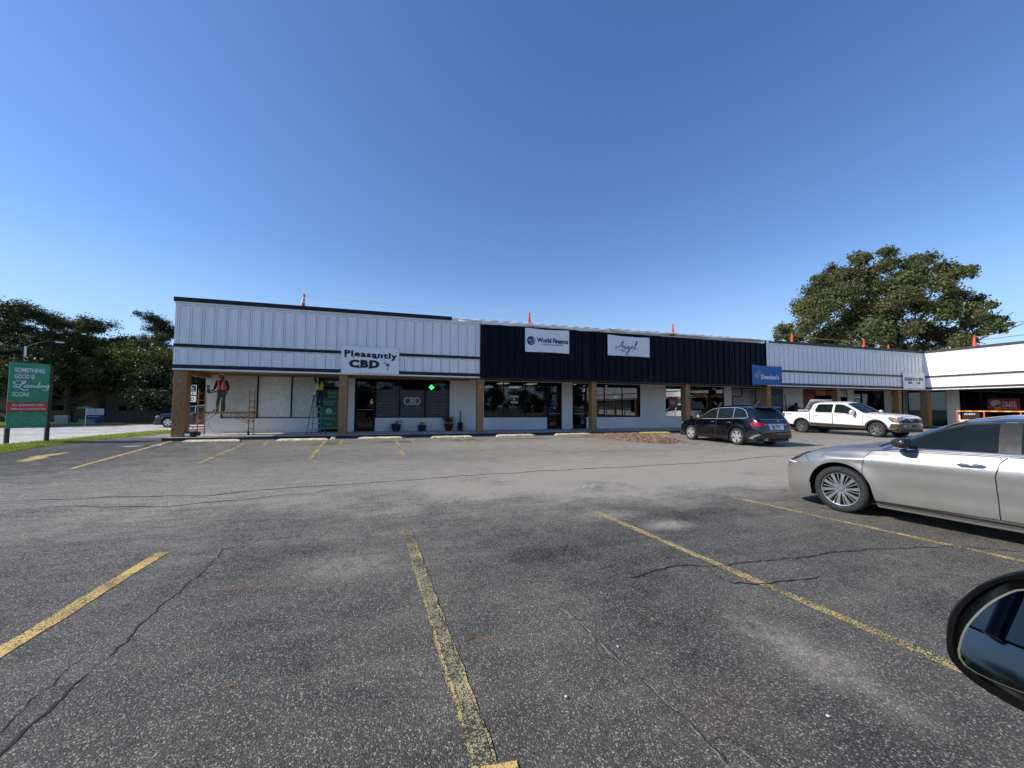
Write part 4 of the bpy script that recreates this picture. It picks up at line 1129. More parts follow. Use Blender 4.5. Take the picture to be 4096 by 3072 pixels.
# ---------------------------------------------------------------- cones and the line between them
def cone_tree(x, y, z, rz=0, tilt=0, label='', s=1.0, band=False):
    e = empty('traffic_cone', (x, y, z), rz, label, 'cone', 'traffic cones along the roof edge'); e.rotation_euler = (0, tilt, rz); e.scale = (s, s, s)
    mb = MB(); mb.box(-.17, .17, -.17, .17, 0, .03); mb.build('base', MAT['rubber'], e, local=True, bevel=.01)
    mb = MB(); mb.lathe([(.115, .03), (.11, .06), (.045, .62), (.04, .65)], n=20); mb.build('body', MAT['orange'], e, local=True, smooth=50)
    mb = MB(); mb.lathe([(.0475, .62), (.055, .63), (.055, .66), (.038, .67), (.038, .70), (.052, .71), (.052, .74), (.03, .75), (0, .75)], n=16); mb.build('grip', MAT['orange'], e, local=True, smooth=40)
    if band: mb = MB(); mb.lathe([(.0935, .28), (.0765, .42)], n=20); mb.lathe([(.0685, .48), (.0575, .57)], n=20); mb.build('reflective_band', MAT['white'], e, local=True, smooth=50)
    return e
cones = [(-4.40, 20.75, 'orange cone leaning slightly above the left white fascia', .08), (7.36, 20.8, 'orange cone above the World Finance banner', 0),
         (17.3, 20.8, 'orange cone above the navy fascia right of the Angel Nails banner', 0), (27.77, 20.8, 'orange cone with wrapped collar just right of the navy fascia', -.06),
         (35.4, 20.8, 'orange cone above the middle of the right white fascia', -.04), (38.4, 20.85, 'short orange cone closest to the inner corner of the roof', 0)]
for i, (x, y, lb, ti) in enumerate(cones): cone_tree(x, y, 6.26 if i != 5 else 6.02, i*.3, ti, lb, 1.0, i == 0)
cone_tree(42.0, 17.5, 6.26, .2, 0, 'orange cone on the roof edge of the sunlit right wing', 1.15)
LINE_W = M('pale_cord', (.75, .75, .72), .7, var=.1); LINE_Y = M('yellow_cord', (.55, .50, .16), .7, var=.1)
def sagline(name, a, b, sag, r, mat, label):
    a = Vector(a); b = Vector(b); pts = [a.lerp(b, i/16) - Vector((0, 0, sag*4*(i/16)*(1-i/16))) for i in range(17)]
    mb = MB(); mb.tube(pts, r, 5); o = mb.build(name, mat, smooth=60)
    return tag(o, label, 'rope', 'warning lines strung between the roof cones')
sagline('warning_line', (-4.35, 20.75, 6.92), (7.36, 20.8, 6.93), .12, .010, LINE_W, 'pale line between the two leftmost roof cones')
sagline('warning_line', (7.36, 20.8, 6.93), (17.3, 20.8, 6.88), .08, .010, LINE_W, 'pale line between the cone over World Finance and the next cone')
sagline('warning_line', (17.3, 20.8, 6.88), (27.77, 20.8, 6.9), .12, .010, LINE_W, 'pale line over the right half of the navy fascia')
sagline('warning_line', (27.77, 20.8, 6.9), (35.4, 20.8, 6.86), .10, .012, LINE_Y, 'yellow line in front of the big tree between two cones')
sagline('warning_line', (35.4, 20.8, 6.86), (38.4, 20.85, 6.6), .02, .012, LINE_Y, 'yellow line between the last two cones before the corner')
sagline('warning_line', (42.0, 17.5, 7.0), (42.0, 6, 7.0), .10, .012, LINE_W, 'white line running right from the cone on the wing')
for k, (z0, z1) in enumerate(((12.6, 12.9), (10.9, 11.1))):
    mb = MB(); mb.tube([Vector((75, 33.6 + k*4, z0)).lerp(Vector((75, -20, z1 + 1)), i/20) - Vector((0, 0, 1.4*4*(i/20)*(1-i/20)*.3)) for i in range(21)], .03, 5)
    tag(mb.build('power_line', MAT['rubber'], smooth=60), ('upper' if k == 0 else 'lower') + ' power line behind the wing, right of the big tree', 'cable', 'power lines at the right')

# ---------------------------------------------------------------- planters and ash stand by the CBD window
POT = M('black_pot', (.014, .014, .016), .45, var=.2); POTR = M('red_glazed_pot', (.085, .013, .012), .3, var=.35, scale=5); SOIL = M('soil', (.03, .02, .015), .95, var=.3)
LF = leaf_mat('plant_leaf', (.012, .035, .010), (.06, .12, .03), .15, 2)
def leafy(mb, c, rad, n, L, seed, up=.4, droop=.3):
    rr = random.Random(seed)
    for i in range(n):
        a = rr.uniform(0, 2*PI); e = rr.uniform(-.3, 1.2); r_ = rr.uniform(.25, 1) * rad
        p = Vector(c) + Vector((math.cos(a)*math.cos(e)*r_, math.sin(a)*math.cos(e)*r_, math.sin(e)*r_*.9))
        d = Vector((math.cos(a), math.sin(a), rr.uniform(-droop*2, up))).normalized(); s = d.cross(Vector((0, 0, 1))).normalized(); s = (s + Vector((0, 0, rr.uniform(-.4, .4)))).normalized()
        l = L*rr.uniform(.6, 1.2); w_ = l*.32
        mb.add([p, p + d*l*.5 + s*w_, p + d*l, p + d*l*.5 - s*w_], [(0, 1, 2, 3)])
def planter(x, y, r0, r1, h, mat, label, kind, seed):
    e = empty('potted_plant', (x, y, SW), 0, label, 'plant', 'pots along the shop wall')
    mb = MB(); mb.lathe([(0, 0), (r0, 0), (r0*1.02, .02), ((r0+r1)/2*1.04, h*.5), (r1, h*.93), (r1*1.06, h*.94), (r1*1.06, h), (r1*.95, h), (r1*.93, h*.93)], (x, y, SW), 28)
    mb.build('pot', mat, e, smooth=40)
    mb = MB(); mb.lathe([(0, h*.93), (r1*.94, h*.93)], (x, y, SW), 20); mb.build('soil', SOIL, e)
    mb = MB()
    if kind == 'spiky':
        rr = random.Random(seed)
        for i in range(26):
            a = rr.uniform(0, 2*PI); L = rr.uniform(.25, .5); up = rr.uniform(.1, .9)
            p0 = Vector((x + .04*math.cos(a) - .08, y, SW + h)); 
            pts = [p0 + Vector((math.cos(a)*L*t_, math.sin(a)*L*t_*.6, up*L*t_*1.2 - L*1.1*t_*t_)) for t_ in (0, .33, .66, 1)]
            for k in range(3):
                s = Vector((-math.sin(a), math.cos(a), .3)) * .018*(1 - k*.28)
                s2 = Vector((-math.sin(a), math.cos(a), .3)) * .018*(1 - (k+1)*.3)
                mb.add([pts[k]-s, pts[k]+s, pts[k+1]+s2, pts[k+1]-s2], [(0, 1, 2, 3)])
        leafy(mb, (x + .14, y, SW + h + .12), .2, 70, .1, seed)
    elif kind == 'low': leafy(mb, (x, y, SW + h + .02), .2, 120, .08, seed, .6, .1)
    else:
        leafy(mb, (x + .02, y, SW + h + .18), .32, 190, .15, seed, .3, .5); leafy(mb, (x - .22, y, SW + h + .26), .2, 60, .14, seed+1)
    mb.build('leaves', LF, e, fix=False)
    rr = random.Random(seed + 9); mb = MB()
    for i in range(5):
        a = rr.uniform(0, 2*PI); mb.tube([(x, y, SW + h*.9), (x + .05*math.cos(a), y + .05*math.sin(a), SW + h + .1), (x + .14*math.cos(a), y + .1*math.sin(a), SW + h + .22)], [.012, .009, .005], 6)
    mb.build('stems', M('stem_green', (.03, .05, .015), .8), e)
planter(.10, 22.55, .19, .27, .40, POT, 'black pot with spiky trailing plant, leftmost of three by the CBD window', 'spiky', 1)
planter(1.52, 22.55, .18, .25, .33, POT, 'small black pot with low plant under the middle CBD panel', 'low', 2)
planter(3.02, 22.55, .17, .27, .42, POTR, 'dark red glazed pot with large leafy plant', 'big', 3)
e = empty('ash_stand', (3.70, 22.55, SW), 0, 'black cigarette ash stand with long neck against white wall', 'ash stand')
mb = MB(); mb.lathe([(0, 0), (.155, 0), (.16, .02), (.15, .36), (.165, .38), (.16, .42), (.07, .52), (.045, .54)], (3.7, 22.55, SW), 24); mb.build('base', POT, e, smooth=40)
mb = MB(); mb.lathe([(.045, .54), (.036, 1.1), (.03, 1.17), (0, 1.18)], (3.7, 22.55, SW), 16); mb.build('neck', POT, e, smooth=50)

# tool chest, buckets and shovel by the wall near the pickup
e = empty('tool_cabinet', (30.9, 22.5, SW), 0, 'grey multi drawer tool cabinet by the wall behind the pickup', 'cabinet')
mb = MB(); mb.box(30.35, 31.5, 22.3, 22.75, SW, 1.55); mb.build('cabinet_body', M('cabinet_grey', (.13, .12, .12), .5), e, bevel=.01)
for r_ in range(4):
    for c_ in range(2):
        mb = MB(); x0 = 30.40 + c_*.54; mb.box(x0, x0+.5, 22.275, 22.3, SW + .12 + r_*.33, SW + .40 + r_*.33); dr = mb.build('drawer', M('drawer_grey', (.20, .19, .18), .45), e)
        mb = MB(); mb.box(x0 + .15, x0+.35, 22.25, 22.275, SW + .30 + r_*.33, SW + .33 + r_*.33); mb.build('handle', MAT['alloy'], dr)
e = empty('trash_bin', (29.95, 22.45, SW), 0, 'dark square bin with tools heaped on top beside the tool cabinet', 'bin')
mb = MB(); mb.box(29.65, 30.28, 22.2, 22.7, SW, 1.62); mb.build('bin_body', MAT['dark_plastic'], e, bevel=.03)
mb = MB(); mb.lathe([(.3, 0), (.28, .1), (.12, .2), (0, .22)], (29.95, 22.45, 1.62), 14); mb.box(30.1, 30.22, 22.35, 22.5, 1.62, 1.98); mb.build('tool_heap', MAT['dark_plastic'], e, smooth=40)
mb = MB(); mb.bar((29.62, 22.7, SW), (29.55, 22.85, 2.62), .04); tag(mb.build('broom_handle', MAT['dark_steel']), 'thin dark pole leaning on the wall by the blue window picture', 'pole')

# orange guard rail by the right wing
e = empty('barricade', (40.5, 17.9, 0), 0, 'orange and white safety rail in front of the open banner window', 'barricade')
OW = NT('striped_rail'); sx = OW.n('SeparateXYZ'); OW.set(sx.inputs[0], OW.pos()); fr_ = OW.math('FRACT', OW.math('MULTIPLY', sx.outputs[1], 1.6))
OWm = OW.done(OW.bsdf(OW.mix(OW.ramp(fr_, .48, .52), (.85, .22, .02), (.9, .52, .22)), .45))
mb = MB(); mb.bar((40.5, 18.0, 1.40), (40.5, 11.5, 1.40), .05, .07); mb.bar((40.5, 18.0, .75), (40.5, 11.5, .75), .05, .07); mb.build('rail', OWm, e)
for y in (17.98, 16.6, 14.9, 13.2, 11.6): mb = MB(); mb.box(40.47, 40.53, y - .03, y + .03, 0, 1.37); mb.build('upright', MAT['orange'], e)
mb = MB(); bdb = Board((40.46, 0, 0), (0, -1, 0)); bdb.rect(mb, -17.7, -16.8, .82, 1.3, 0, 0); bdb.text(mb, 'SORRY', -17.6, -17.0, 1.12, 1.24, .004, 1, bold=.02); mb.build('sign_plate', [MAT['black'], MAT['white']], e, fix=False)

# ---------------------------------------------------------------- leasing sign board by the road
A_ = Vector((-14.22, 19.82, 0)); B2 = Vector((-13.60, 20.62, 0)); U_ = (B2 - A_).normalized(); wS = (B2 - A_).length
e = empty('sign_board', (-13.9, 20.2, 0), 0, 'tall green construction sign reading Something Good Is Landing Soon, on two posts', 'sign')
sb = Board(A_ - U_*.0, U_); 
mb = MB(); n_ = sb.N
def obx(mb, u0, u1, z0, z1, o0, o1, mi=0):
    vs = [sb.p(u, z, o) for z in (z0, z1) for (u, o) in ((u0, o1), (u1, o1), (u1, o0), (u0, o0))]
    mb.add(vs, [(3,2,1,0),(4,5,6,7),(0,1,5,4),(1,2,6,5),(2,3,7,6),(3,0,4,7)], mi)
GRN = M('sign_green', (.025, .235, .135), .5, var=.08); GRP = M('sign_green_pale', (.045, .30, .185), .5, var=.08); RDS = M('sign_red', (.36, .045, .025), .5, var=.08); INK = M('sign_ink', (.62, .68, .72), .5, var=.05)
H0, H1 = .60, 3.17
obx(mb, -.03, wS + .02, 1.63, H1, -.03, 0, 0); mb.build('top_panel', GRN, e)
mb = MB(); obx(mb, -.03, wS + .02, 1.23, 1.615, -.03, 0); sb.text(mb, 'ALL BUSINESSES OPEN', .09, wS - .09, 1.46, 1.54, .004, 1, bold=.015); sb.text(mb, 'THROUGH CONSTRUCTION', .04, wS - .04, 1.31, 1.39, .004, 1, bold=.015); mb.build('red_panel', [RDS, INK], e, fix=False)
mb = MB(); obx(mb, -.03, wS + .02, H0, 1.215, -.03, 0)
for cx_ in (.25, .78):
    for k in range(8):
        a = k*PI/4 + PI/8; c, s_ = math.cos(a), math.sin(a)
        for sg in (-1, 1):
            c2, s2 = math.cos(a + sg*.28), math.sin(a + sg*.28)
            sb.poly(mb, [(cx_ + .04*c, .91 + .04*s_), (cx_ + .13*c2, .91 + .13*s2), (cx_ + .24*math.cos(a + sg*.13), .91 + .24*math.sin(a + sg*.13)), (cx_ + .2*c, .91 + .2*s_)], .003, 1)
mb.build('pattern_panel', [GRN, GRP], e, fix=False)
mb = MB()
sb.text(mb, 'SOMETHING', .10, wS - .13, 2.79, 2.97, .004, 0, bold=.02); sb.text(mb, 'GOOD IS', .10, .62, 2.54, 2.72, .004, 0, bold=.02); sb.text(mb, 'SOON!', .08, .50, 1.84, 2.01, .004, 0, bold=.02)
T = lambda pts: [(.08 + a*.86, 2.08 + b*.38) for a, b in pts]
for st in ([(.38, .85), (.2, 1.0), (.02, .85), (.06, .62), (.25, .6), (.36, .9), (.33, 1.0), (.27, .8), (.2, .4), (.1, .28), (.02, .35), (.08, .45), (.22, .2), (.34, .02), (.46, .12)],
           [(.44, .55), (.36, .5), (.33, .35), (.4, .32), (.46, .55), (.45, .35), (.5, .32)], [(.5, .32), (.53, .55), (.54, .35), (.58, .55), (.62, .5), (.62, .35), (.66, .36)],
           [(.74, .55), (.67, .5), (.65, .36), (.71, .33), (.77, .6), (.8, .95)], [(.77, .6), (.75, .36), (.8, .36), (.83, .56), (.82, .36), (.86, .36)],
           [(.86, .36), (.88, .55), (.885, .38), (.92, .55), (.945, .5), (.95, .38)], [(1.08, .6), (1.0, .55), (.99, .4), (1.05, .4), (1.1, .62), (1.05, .15), (.96, .05), (.9, .12)]):
    sb.stroke(mb, T(st), .022, .006, 0, .034)
mb.build('lettering', INK, e, fix=False)
SP = M('sign_post_dark', (.045, .036, .032), .85, var=.3)
for u in (.045, wS + .075): mb = MB(); obx(mb, u - .06, u + .06, 0, 3.10 if u > .5 else .62, -.17, -.04); mb.build('post', SP, e, bevel=.01)

# ---------------------------------------------------------------- across the road
WALLM = NT('block_wall'); br = WALLM.n('TexBrick'); br.inputs['Scale'].default_value = 1.0; WALLM.set(br.inputs['Vector'], WALLM.scalev(WALLM.objc(), (2.2, 2.2, 5)))
WALLM.set(br.inputs['Color1'], (.09, .078, .068)); WALLM.set(br.inputs['Color2'], (.075, .066, .058)); WALLM.set(br.inputs['Mortar'], (.05, .045, .04))
WM = WALLM.done(WALLM.bsdf(WALLM.mix(WALLM.ramp(WALLM.noise(.6, 5), .3, .7, 0, .5), br.outputs['Color'], (.06, .055, .052)), .9))
def wallseg(a, b, h, label):
    e = empty('boundary_wall', a + (0,), 0, label, 'wall')
    a3 = Vector(a + (h/2,)); b3 = Vector(b + (h/2,))
    mb = MB(); mb.bar(a3, b3, .25, h); mb.build('wall_body', WM, e)
    mb = MB(); mb.bar(a3 + Vector((0, 0, h/2 + .04)), b3 + Vector((0, 0, h/2 + .04)), .36, .08); mb.build('coping', WM, e)
wallseg((-34, 46.5), (-16.5, 40.6), .98, 'long brown block wall behind the verge across the road')
wallseg((-16.3, 40.55), (-4, 38.6), .98, 'block wall continuing behind the left corner post')
wallseg((-62, 28), (-34.2, 46.2), .98, 'block wall section at the far left across the road')
ROOF = M('pale_shingle', (.34, .29, .23), .9, var=.2, scale=1.5); SID = M('tan_siding', (.28, .24, .17), .85, var=.15)
def house(x, y, rz, w_, d_, hw, hr, label):
    e = empty('house', (x, y, 0), rz, label, 'house', 'houses behind the wall across the road')
    mb = MB(); mb.box(-w_/2, w_/2, -d_/2, d_/2, 0, hw)
    mb.add([(-w_/2, -d_/2, hw), (w_/2, -d_/2, hw), (0, -d_/2, hr - .1), (-w_/2, d_/2, hw), (w_/2, d_/2, hw), (0, d_/2, hr - .1)], [(0, 1, 2), (5, 4, 3)]); mb.build('walls', SID, e, local=True)
    mb = MB(); o_ = .4
    mb.add([(-w_/2 - o_, -d_/2 - o_, hw - .25), (0, -d_/2 - o_, hr), (0, d_/2 + o_, hr), (-w_/2 - o_, d_/2 + o_, hw - .25), (w_/2 + o_, -d_/2 - o_, hw - .25), (w_/2 + o_, d_/2 + o_, hw - .25)], [(0, 1, 2, 3), (1, 4, 5, 2)]); mb.build('roof', ROOF, e, local=True)
    mb = MB(); mb.box(-.5, .5, -d_/2 - .03, -d_/2 - .001, .7, 1.5); wn = mb.build('window', MAT['frame'], e, local=True)
    mb = MB(); mb.box(-.43, .43, -d_/2 - .05, -d_/2 - .031, .77, 1.43); mb.build('pane', MAT['glass_dark'], wn, local=True)
house(-33, 53, .45, 8, 11, 1.9, 4.6, 'tan house with steep gable behind the sign board')
house(-27.5, 53.5, .3, 7, 10, 1.7, 3.4, 'tan gabled house behind the wall in the middle of the trees')
house(-21.5, 52.0, 1.85, 7, 9, 1.7, 3.3, 'low house with pale sloping roof right of the street name sign')
house(-15.5, 50, .1, 7, 9, 1.7, 3.1, 'low grey roofed house partly hidden behind tree trunks')
# utility boxes, street sign, small advert, street light, bike sign, litter
e = empty('utility_box', (-25.85, 40.75, 0), .3, 'tall pale green utility cabinet on the far verge', 'utility box')
mb = MB(); mb.box(-.38, .36, -.3, .3, 0, .66); mb.build('cabinet', M('pale_green_metal', (.36, .44, .38), .5), e, local=True, bevel=.05)
mb = MB(); mb.box(-.43, .41, -.34, .34, -.02, .05); mb.build('pad', MAT['concrete'], e, local=True)
e = empty('utility_box', (-24.05, 40.4, 0), .3, 'wide green utility cabinet in front of the blue and white sign', 'utility box')
mb = MB(); mb.box(-.48, .48, -.3, .3, 0, .36); mb.build('cabinet', M('green_metal', (.13, .24, .18), .5), e, local=True, bevel=.05)
mb = MB(); mb.box(-.53, .53, -.34, .34, -.02, .04); mb.build('pad', MAT['concrete'], e, local=True)
e = empty('street_name_sign', (-22.1, 36.9, 0), 0, 'green street name sign on a slim grey post across the road', 'sign')
SNG = M('street_sign_green', (.02, .17, .11), .5)
mb = MB(); mb.tube([(-22.1, 36.9, 0), (-22.1, 36.9, 1.36)], .022, 10); mb.build('post', MAT['bright_alloy'], e, smooth=60)
mb = MB(); c = Vector((-22.1, 36.9, 0)); 
for dz, an in ((1.30, .35), (1.40, -.6)):
    d = Vector((math.cos(an), math.sin(an), 0)); mb.bar(c - d*.46 + Vector((0, 0, dz)), c + d*.46 + Vector((0, 0, dz)), .02, .09)
mb.build('name_plate', SNG, e)
e = empty('advert_sign', (-24.2, 41.4, 0), .3, 'white and blue advert board against the block wall', 'sign'); e.scale = (.56, .56, .56)
mb = MB(); mb.box(-1.0, 1.0, 0, .04, 1.25, 2.2); mb.build('white_panel', MAT['white'], e, local=True)
mb = MB(); mb.box(-1.0, 1.0, 0, .04, .45, 1.245); mb.build('blue_panel', M('advert_blue', (.02, .06, .20), .5), e, local=True)
ab = Board((0, 0, 0), (1, 0, 0)); mb = MB(); ab.disc(mb, 0, 2.0, .13, .006, 0); ab.disc(mb, 0, 2.0, .07, .010, 1); ab.rect(mb, -.6, .6, 1.65, 1.71, .006); ab.rect(mb, -.5, .5, 1.43, 1.49, .006); ab.rect(mb, -.7, .5, .98, 1.04, .006, 1)
mb.build('print', [MAT['greyink'], MAT['white']], e, local=True, fix=False)
for s_ in (-1.03, 1.03): mb = MB(); mb.box(s_-.05, s_+.05, -.03, .07, 0, 2.25); mb.build('post', SP, e, local=True)
e = empty('street_light', (-26.8, 38.4, 0), 0, 'grey street light pole with curved arm behind the green sign board', 'street light')
mb = MB(); mb.tube([(-26.8, 38.4, 0), (-26.8, 38.4, 5.95)], [.10, .07], 12); mb.build('pole', MAT['alloy'], e, smooth=60)
mb = MB(); mb.tube([(-26.8, 38.4, 5.85), (-26.5, 38.5, 6.1), (-26.1, 38.6, 6.3), (-25.7, 38.7, 6.42), (-25.3, 38.8, 6.42)], [.035, .03, .027, .025, .025], 8); mb.build('arm', MAT['dark_steel'], e, smooth=60)
mb = MB(); mb.obox((-25.1, 38.85, 6.40), (.22, .08, 0), (-.05, .12, 0), (0, 0, .05)); mb.build('lamp_head', MAT['alloy'], e)
e = empty('route_sign', (-11.02, 25.9, 0), .42, 'navy and white bike lane end sign partly hidden by the left post', 'sign')
mb = MB(); mb.box(-.30, .30, 0, .015, 2.12, 2.68); mb.build('sign_plate', MAT['white'], e, local=True)
rb = Board((0, 0, 0), (1, 0, 0)); mb = MB(); rb.rect(mb, -.28, .28, 2.30, 2.66, .003, 0)
for k in range(2):
    cx_ = -.12 + .24*k
    for q in range(16): a, b = q*PI/8, (q+1)*PI/8; rb.poly(mb, [(cx_+.075*math.cos(a), 2.42+.075*math.sin(a)), (cx_+.075*math.cos(b), 2.42+.075*math.sin(b)), (cx_+.06*math.cos(b), 2.42+.06*math.sin(b)), (cx_+.06*math.cos(a), 2.42+.06*math.sin(a))], .006, 1)
for st in ([(-.12, 2.42), (-.05, 2.54), (.08, 2.54), (.12, 2.42)], [(-.05, 2.54), (0, 2.42), (.08, 2.54), (.06, 2.6)]): rb.stroke(mb, st, .015, .007, 1)
rb.text(mb, 'BIKE', -.2, .2, 2.15, 2.26, .004, 0, bold=.01); mb.build('bike_symbol', [NAVY, MAT['white']], e, local=True, fix=False)
mb = MB(); mb.box(-.30, .30, 0, .015, 1.72, 2.06); mb.build('end_plate', MAT['white'], e, local=True)
mb = MB(); rb.text(mb, 'END', -.2, .2, 1.79, 1.98, .004, 0, bold=.02); mb.build('end_lettering', MAT['black'], e, local=True, fix=False)
mb = MB(); mb.tube([(0, .04, 0), (0, .04, 2.7)], .025, 8); mb.build('post', MAT['alloy'], e, local=True)
mb = MB(); rr = random.Random(3); mb.add([(-9.3 + .3*i + (.02 if j else 0), 17.35 + .14*i + .12*j, .01 + .03*rr.random()) for i in range(4) for j in range(2)], [(2*i, 2*i+1, 2*i+3, 2*i+2) for i in range(3)])
tag(mb.build('paper_scrap', MAT['white']), 'strip of white litter lying on the new asphalt at left', 'litter')
mb = MB(); rr = random.Random(8); c = Vector((-2.62, 18.7, .05))
for i in range(9):
    a = rr.uniform(0, 6.28); p = c + Vector((math.cos(a)*.08, math.sin(a)*.08, rr.uniform(-.03, .05))); mb.add([p, p + Vector((rr.uniform(-.12, .12), .05, .03)), p + Vector((.05, rr.uniform(-.1, .1), .07))], [(0, 1, 2)])
tag(mb.build('paper_scrap', MAT['white']), 'crumpled white litter at the right end of a wheel stop near the ladder', 'litter')
# twigs and pine needles on the near asphalt
TW = M('dry_twig', (.42, .20, .08), .8, var=.3)
tw = [((-.84, 2.48), (-.78, 2.47), 'short orange twig on the asphalt between the two left stall lines'), ((.46, 2.53), (.53, 2.535), 'tan twig beside the rust spot right of the middle stall line'),
      ((1.16, 3.14), (1.22, 3.10), 'small twig at the top of the dusty crack'), ((1.74, 2.51), (1.79, 2.49), 'thin twig left of the long right stall line'),
      ((2.28, 2.36), (2.30, 2.33), 'tiny twig close beside the long right stall line'), ((2.26, 2.05), (2.26, 2.0), 'twig lying nearest the camera right of the dusty crack')]
for a, b, lb in tw:
    mb = MB(); a3, b3 = Vector(a + (.008,)), Vector(b + (.010,)); m3 = a3.lerp(b3, .5) + Vector((.004, .004, .004)); mb.tube([a3, m3, b3], [.002, .003, .0015], 6)
    tag(mb.build('twig', TW), lb, 'twig')
PB = M('pale_pebble', (.6, .6, .57), .8, var=.1)
for (x, y, lb) in ((1.37, 2.19, 'white pebble beside the dusty crack in the foreground'), (.88, 1.9, 'white fleck of grit on the dark asphalt left of the crack'), (2.05, 1.42, 'pale pebble on the near asphalt at lower right')):
    mb = MB(); mb.lathe([(0, 0), (.007, .001), (.009, .004), (.006, .008), (0, .009)], (x, y, .003), 8); tag(mb.build('pebble', PB, smooth=60), lb, 'pebble')
# ---------------------------------------------------------------- trees
def leaves_mesh(name, centers, radii, counts, size, mat, parent, seed, flat=.5, shell=.55, asp=.45):
    """many leaf faces spread through ellipsoid clumps, dense near each clump's surface"""
    g = np.random.default_rng(seed); V = []; 
    for c, r, n in zip(centers, radii, counts):
        n = int(n)
        d = g.normal(size=(n, 3)); d /= np.linalg.norm(d, axis=1)[:, None]
        rad = (g.random(n) ** shell)[:, None] * (1 + .22*g.normal(size=(n, 1)))
        p = np.array(c) + d * rad * np.array(r)
        a = g.normal(size=(n, 3)); a[:, 2] *= flat; a /= np.linalg.norm(a, axis=1)[:, None]
        b = np.cross(a, g.normal(size=(n, 3))); b /= np.linalg.norm(b, axis=1)[:, None]
        L = size * (0.55 + .9*g.random(n))[:, None]
        V.append(np.stack([p - a*L*.5, p + b*L*asp*.5, p + a*L*.5, p - b*L*asp*.5], 1))
    V = np.concatenate(V).reshape(-1, 3)
    o0 = np.array(wpos(parent)); V = V - o0
    me = bpy.data.meshes.new(name); n = len(V); me.vertices.add(n); me.vertices.foreach_set('co', V.ravel())
    me.loops.add(n); me.loops.foreach_set('vertex_index', np.arange(n)); me.polygons.add(n//4)
    me.polygons.foreach_set('loop_start', np.arange(0, n, 4)); me.materials.append(mat); me.update(calc_edges=True)
    o = bpy.data.objects.new(name, me); COL.objects.link(o); o.parent = parent; return o

def limb(mb, a, b, r0, r1, rr, n=5, wob=.06):
    a = Vector(a); b = Vector(b); L = (b-a).length; pts = []; rs = []
    for i in range(n + 1):
        t = i/n; w_ = L*wob*math.sin(PI*t)
        pts.append(a.lerp(b, t) + Vector((rr.uniform(-1, 1), rr.uniform(-1, 1), rr.uniform(-.5, .5)))*w_ + Vector((0, 0, -L*.06*math.sin(PI*t)))); rs.append(r0 + (r1-r0)*t)
    mb.tube(pts, rs, 7)

OAK = leaf_mat('oak_foliage', (.028, .038, .014), (.19, .215, .075), .30, .22)
OAKR = leaf_mat('oak_foliage_brown', (.030, .034, .015), (.185, .185, .08), .28, .22)
PINE = leaf_mat('pine_foliage', (.012, .021, .009), (.085, .105, .038), .2, .3)
BROAD = leaf_mat('broadleaf_foliage', (.012, .022, .008), (.14, .15, .042), .3, .30)

# big oak behind the right wing, silhouette traced as clump positions: (azimuth deg, tan elevation, radius)
def polar(az_, te, dist):
    a = R(az_); return Vector((math.sin(a)*dist, math.cos(a)*dist, 1.5 + te*dist))
D0 = 62.0
tr = empty('oak_tree', (61.5, 25.5, 0), 0, 'huge spreading oak rising behind the inner corner of the building', 'tree')
clumps = [(52.0, .150, 1.5), (52.4, .172, 1.1), (53.0, .118, 1.7), (53.4, .142, 1.6), (54.2, .175, 1.7), (54.6, .215, 1.9), (54.4, .11, 1.7), (55.6, .19, 2.0), (55.9, .235, 1.8), (55.7, .265, 1.2), (55.6, .14, 2.0),
          (56.8, .20, 1.9), (57.0, .245, 1.7), (57.3, .275, 1.4), (57.2, .15, 2.1), (56.8, .11, 1.8), (58.2, .225, 1.9), (58.6, .26, 1.7), (59.0, .288, 1.4), (59.5, .296, .9), (58.6, .18, 2.1), (58.4, .12, 2.0), (59.9, .24, 1.6),
          (60.2, .20, 1.9), (60.0, .15, 2.0), (60.8, .262, 1.3), (60.9, .10, 2.0), (61.3, .225, 1.9), (61.6, .265, 1.5), (61.9, .288, 1.1), (61.7, .18, 2.0), (61.6, .14, 2.0), (62.8, .25, 1.6), (63.0, .205, 1.9), (63.3, .27, 1.1),
          (63.0, .155, 1.9), (62.8, .11, 2.0), (64.2, .235, 1.7), (64.6, .262, 1.3), (64.4, .19, 1.9), (64.3, .14, 1.9), (65.4, .225, 1.7), (65.7, .25, 1.2), (65.4, .175, 1.9), (65.5, .13, 1.8), (64.6, .10, 1.9), (66.2, .225, 1.1), (66.8, .232, .8),
          (66.4, .19, 1.5), (66.6, .155, 1.4), (66.2, .115, 1.5), (67.3, .18, .8), (67.3, .155, 1.0), (67.9, .162, .7), (68.4, .15, 1.2), (68.8, .152, .7), (69.1, .144, .55), (68.1, .172, .7), (68.5, .125, .5), (67.6, .125, .8), (68.3, .125, .6), (67.0, .11, .9), (53.8, .095, 1.8), (55.5, .09, 2.0), (57.5, .09, 2.0), (59.5, .09, 2.0), (61.5, .09, 2.0), (63.5, .085, 2.0), (65.3, .085, 1.8)]
cs = []; rs = []; cn = []; g = np.random.default_rng(4)
for (a_, te, r_) in clumps:
    for q in range(4):
        d = D0 + g.uniform(-7, 7); c = polar(a_ + g.uniform(-.7, .7), te + g.uniform(-.012, .010), d)
        rr_ = r_*g.uniform(.45, .85); cs.append(tuple(c)); rs.append((rr_*1.0, rr_*1.0, rr_*.85)); cn.append(520*rr_*rr_ + 90)
h_ = len(cs)
leaves_mesh('crown', cs[::2], rs[::2], cn[::2], .25, OAK, tr, 1, 1.0, .75, .6)
leaves_mesh('crown', cs[1::2], rs[1::2], cn[1::2], .25, OAKR, tr, 2, 1.0, .75, .6)
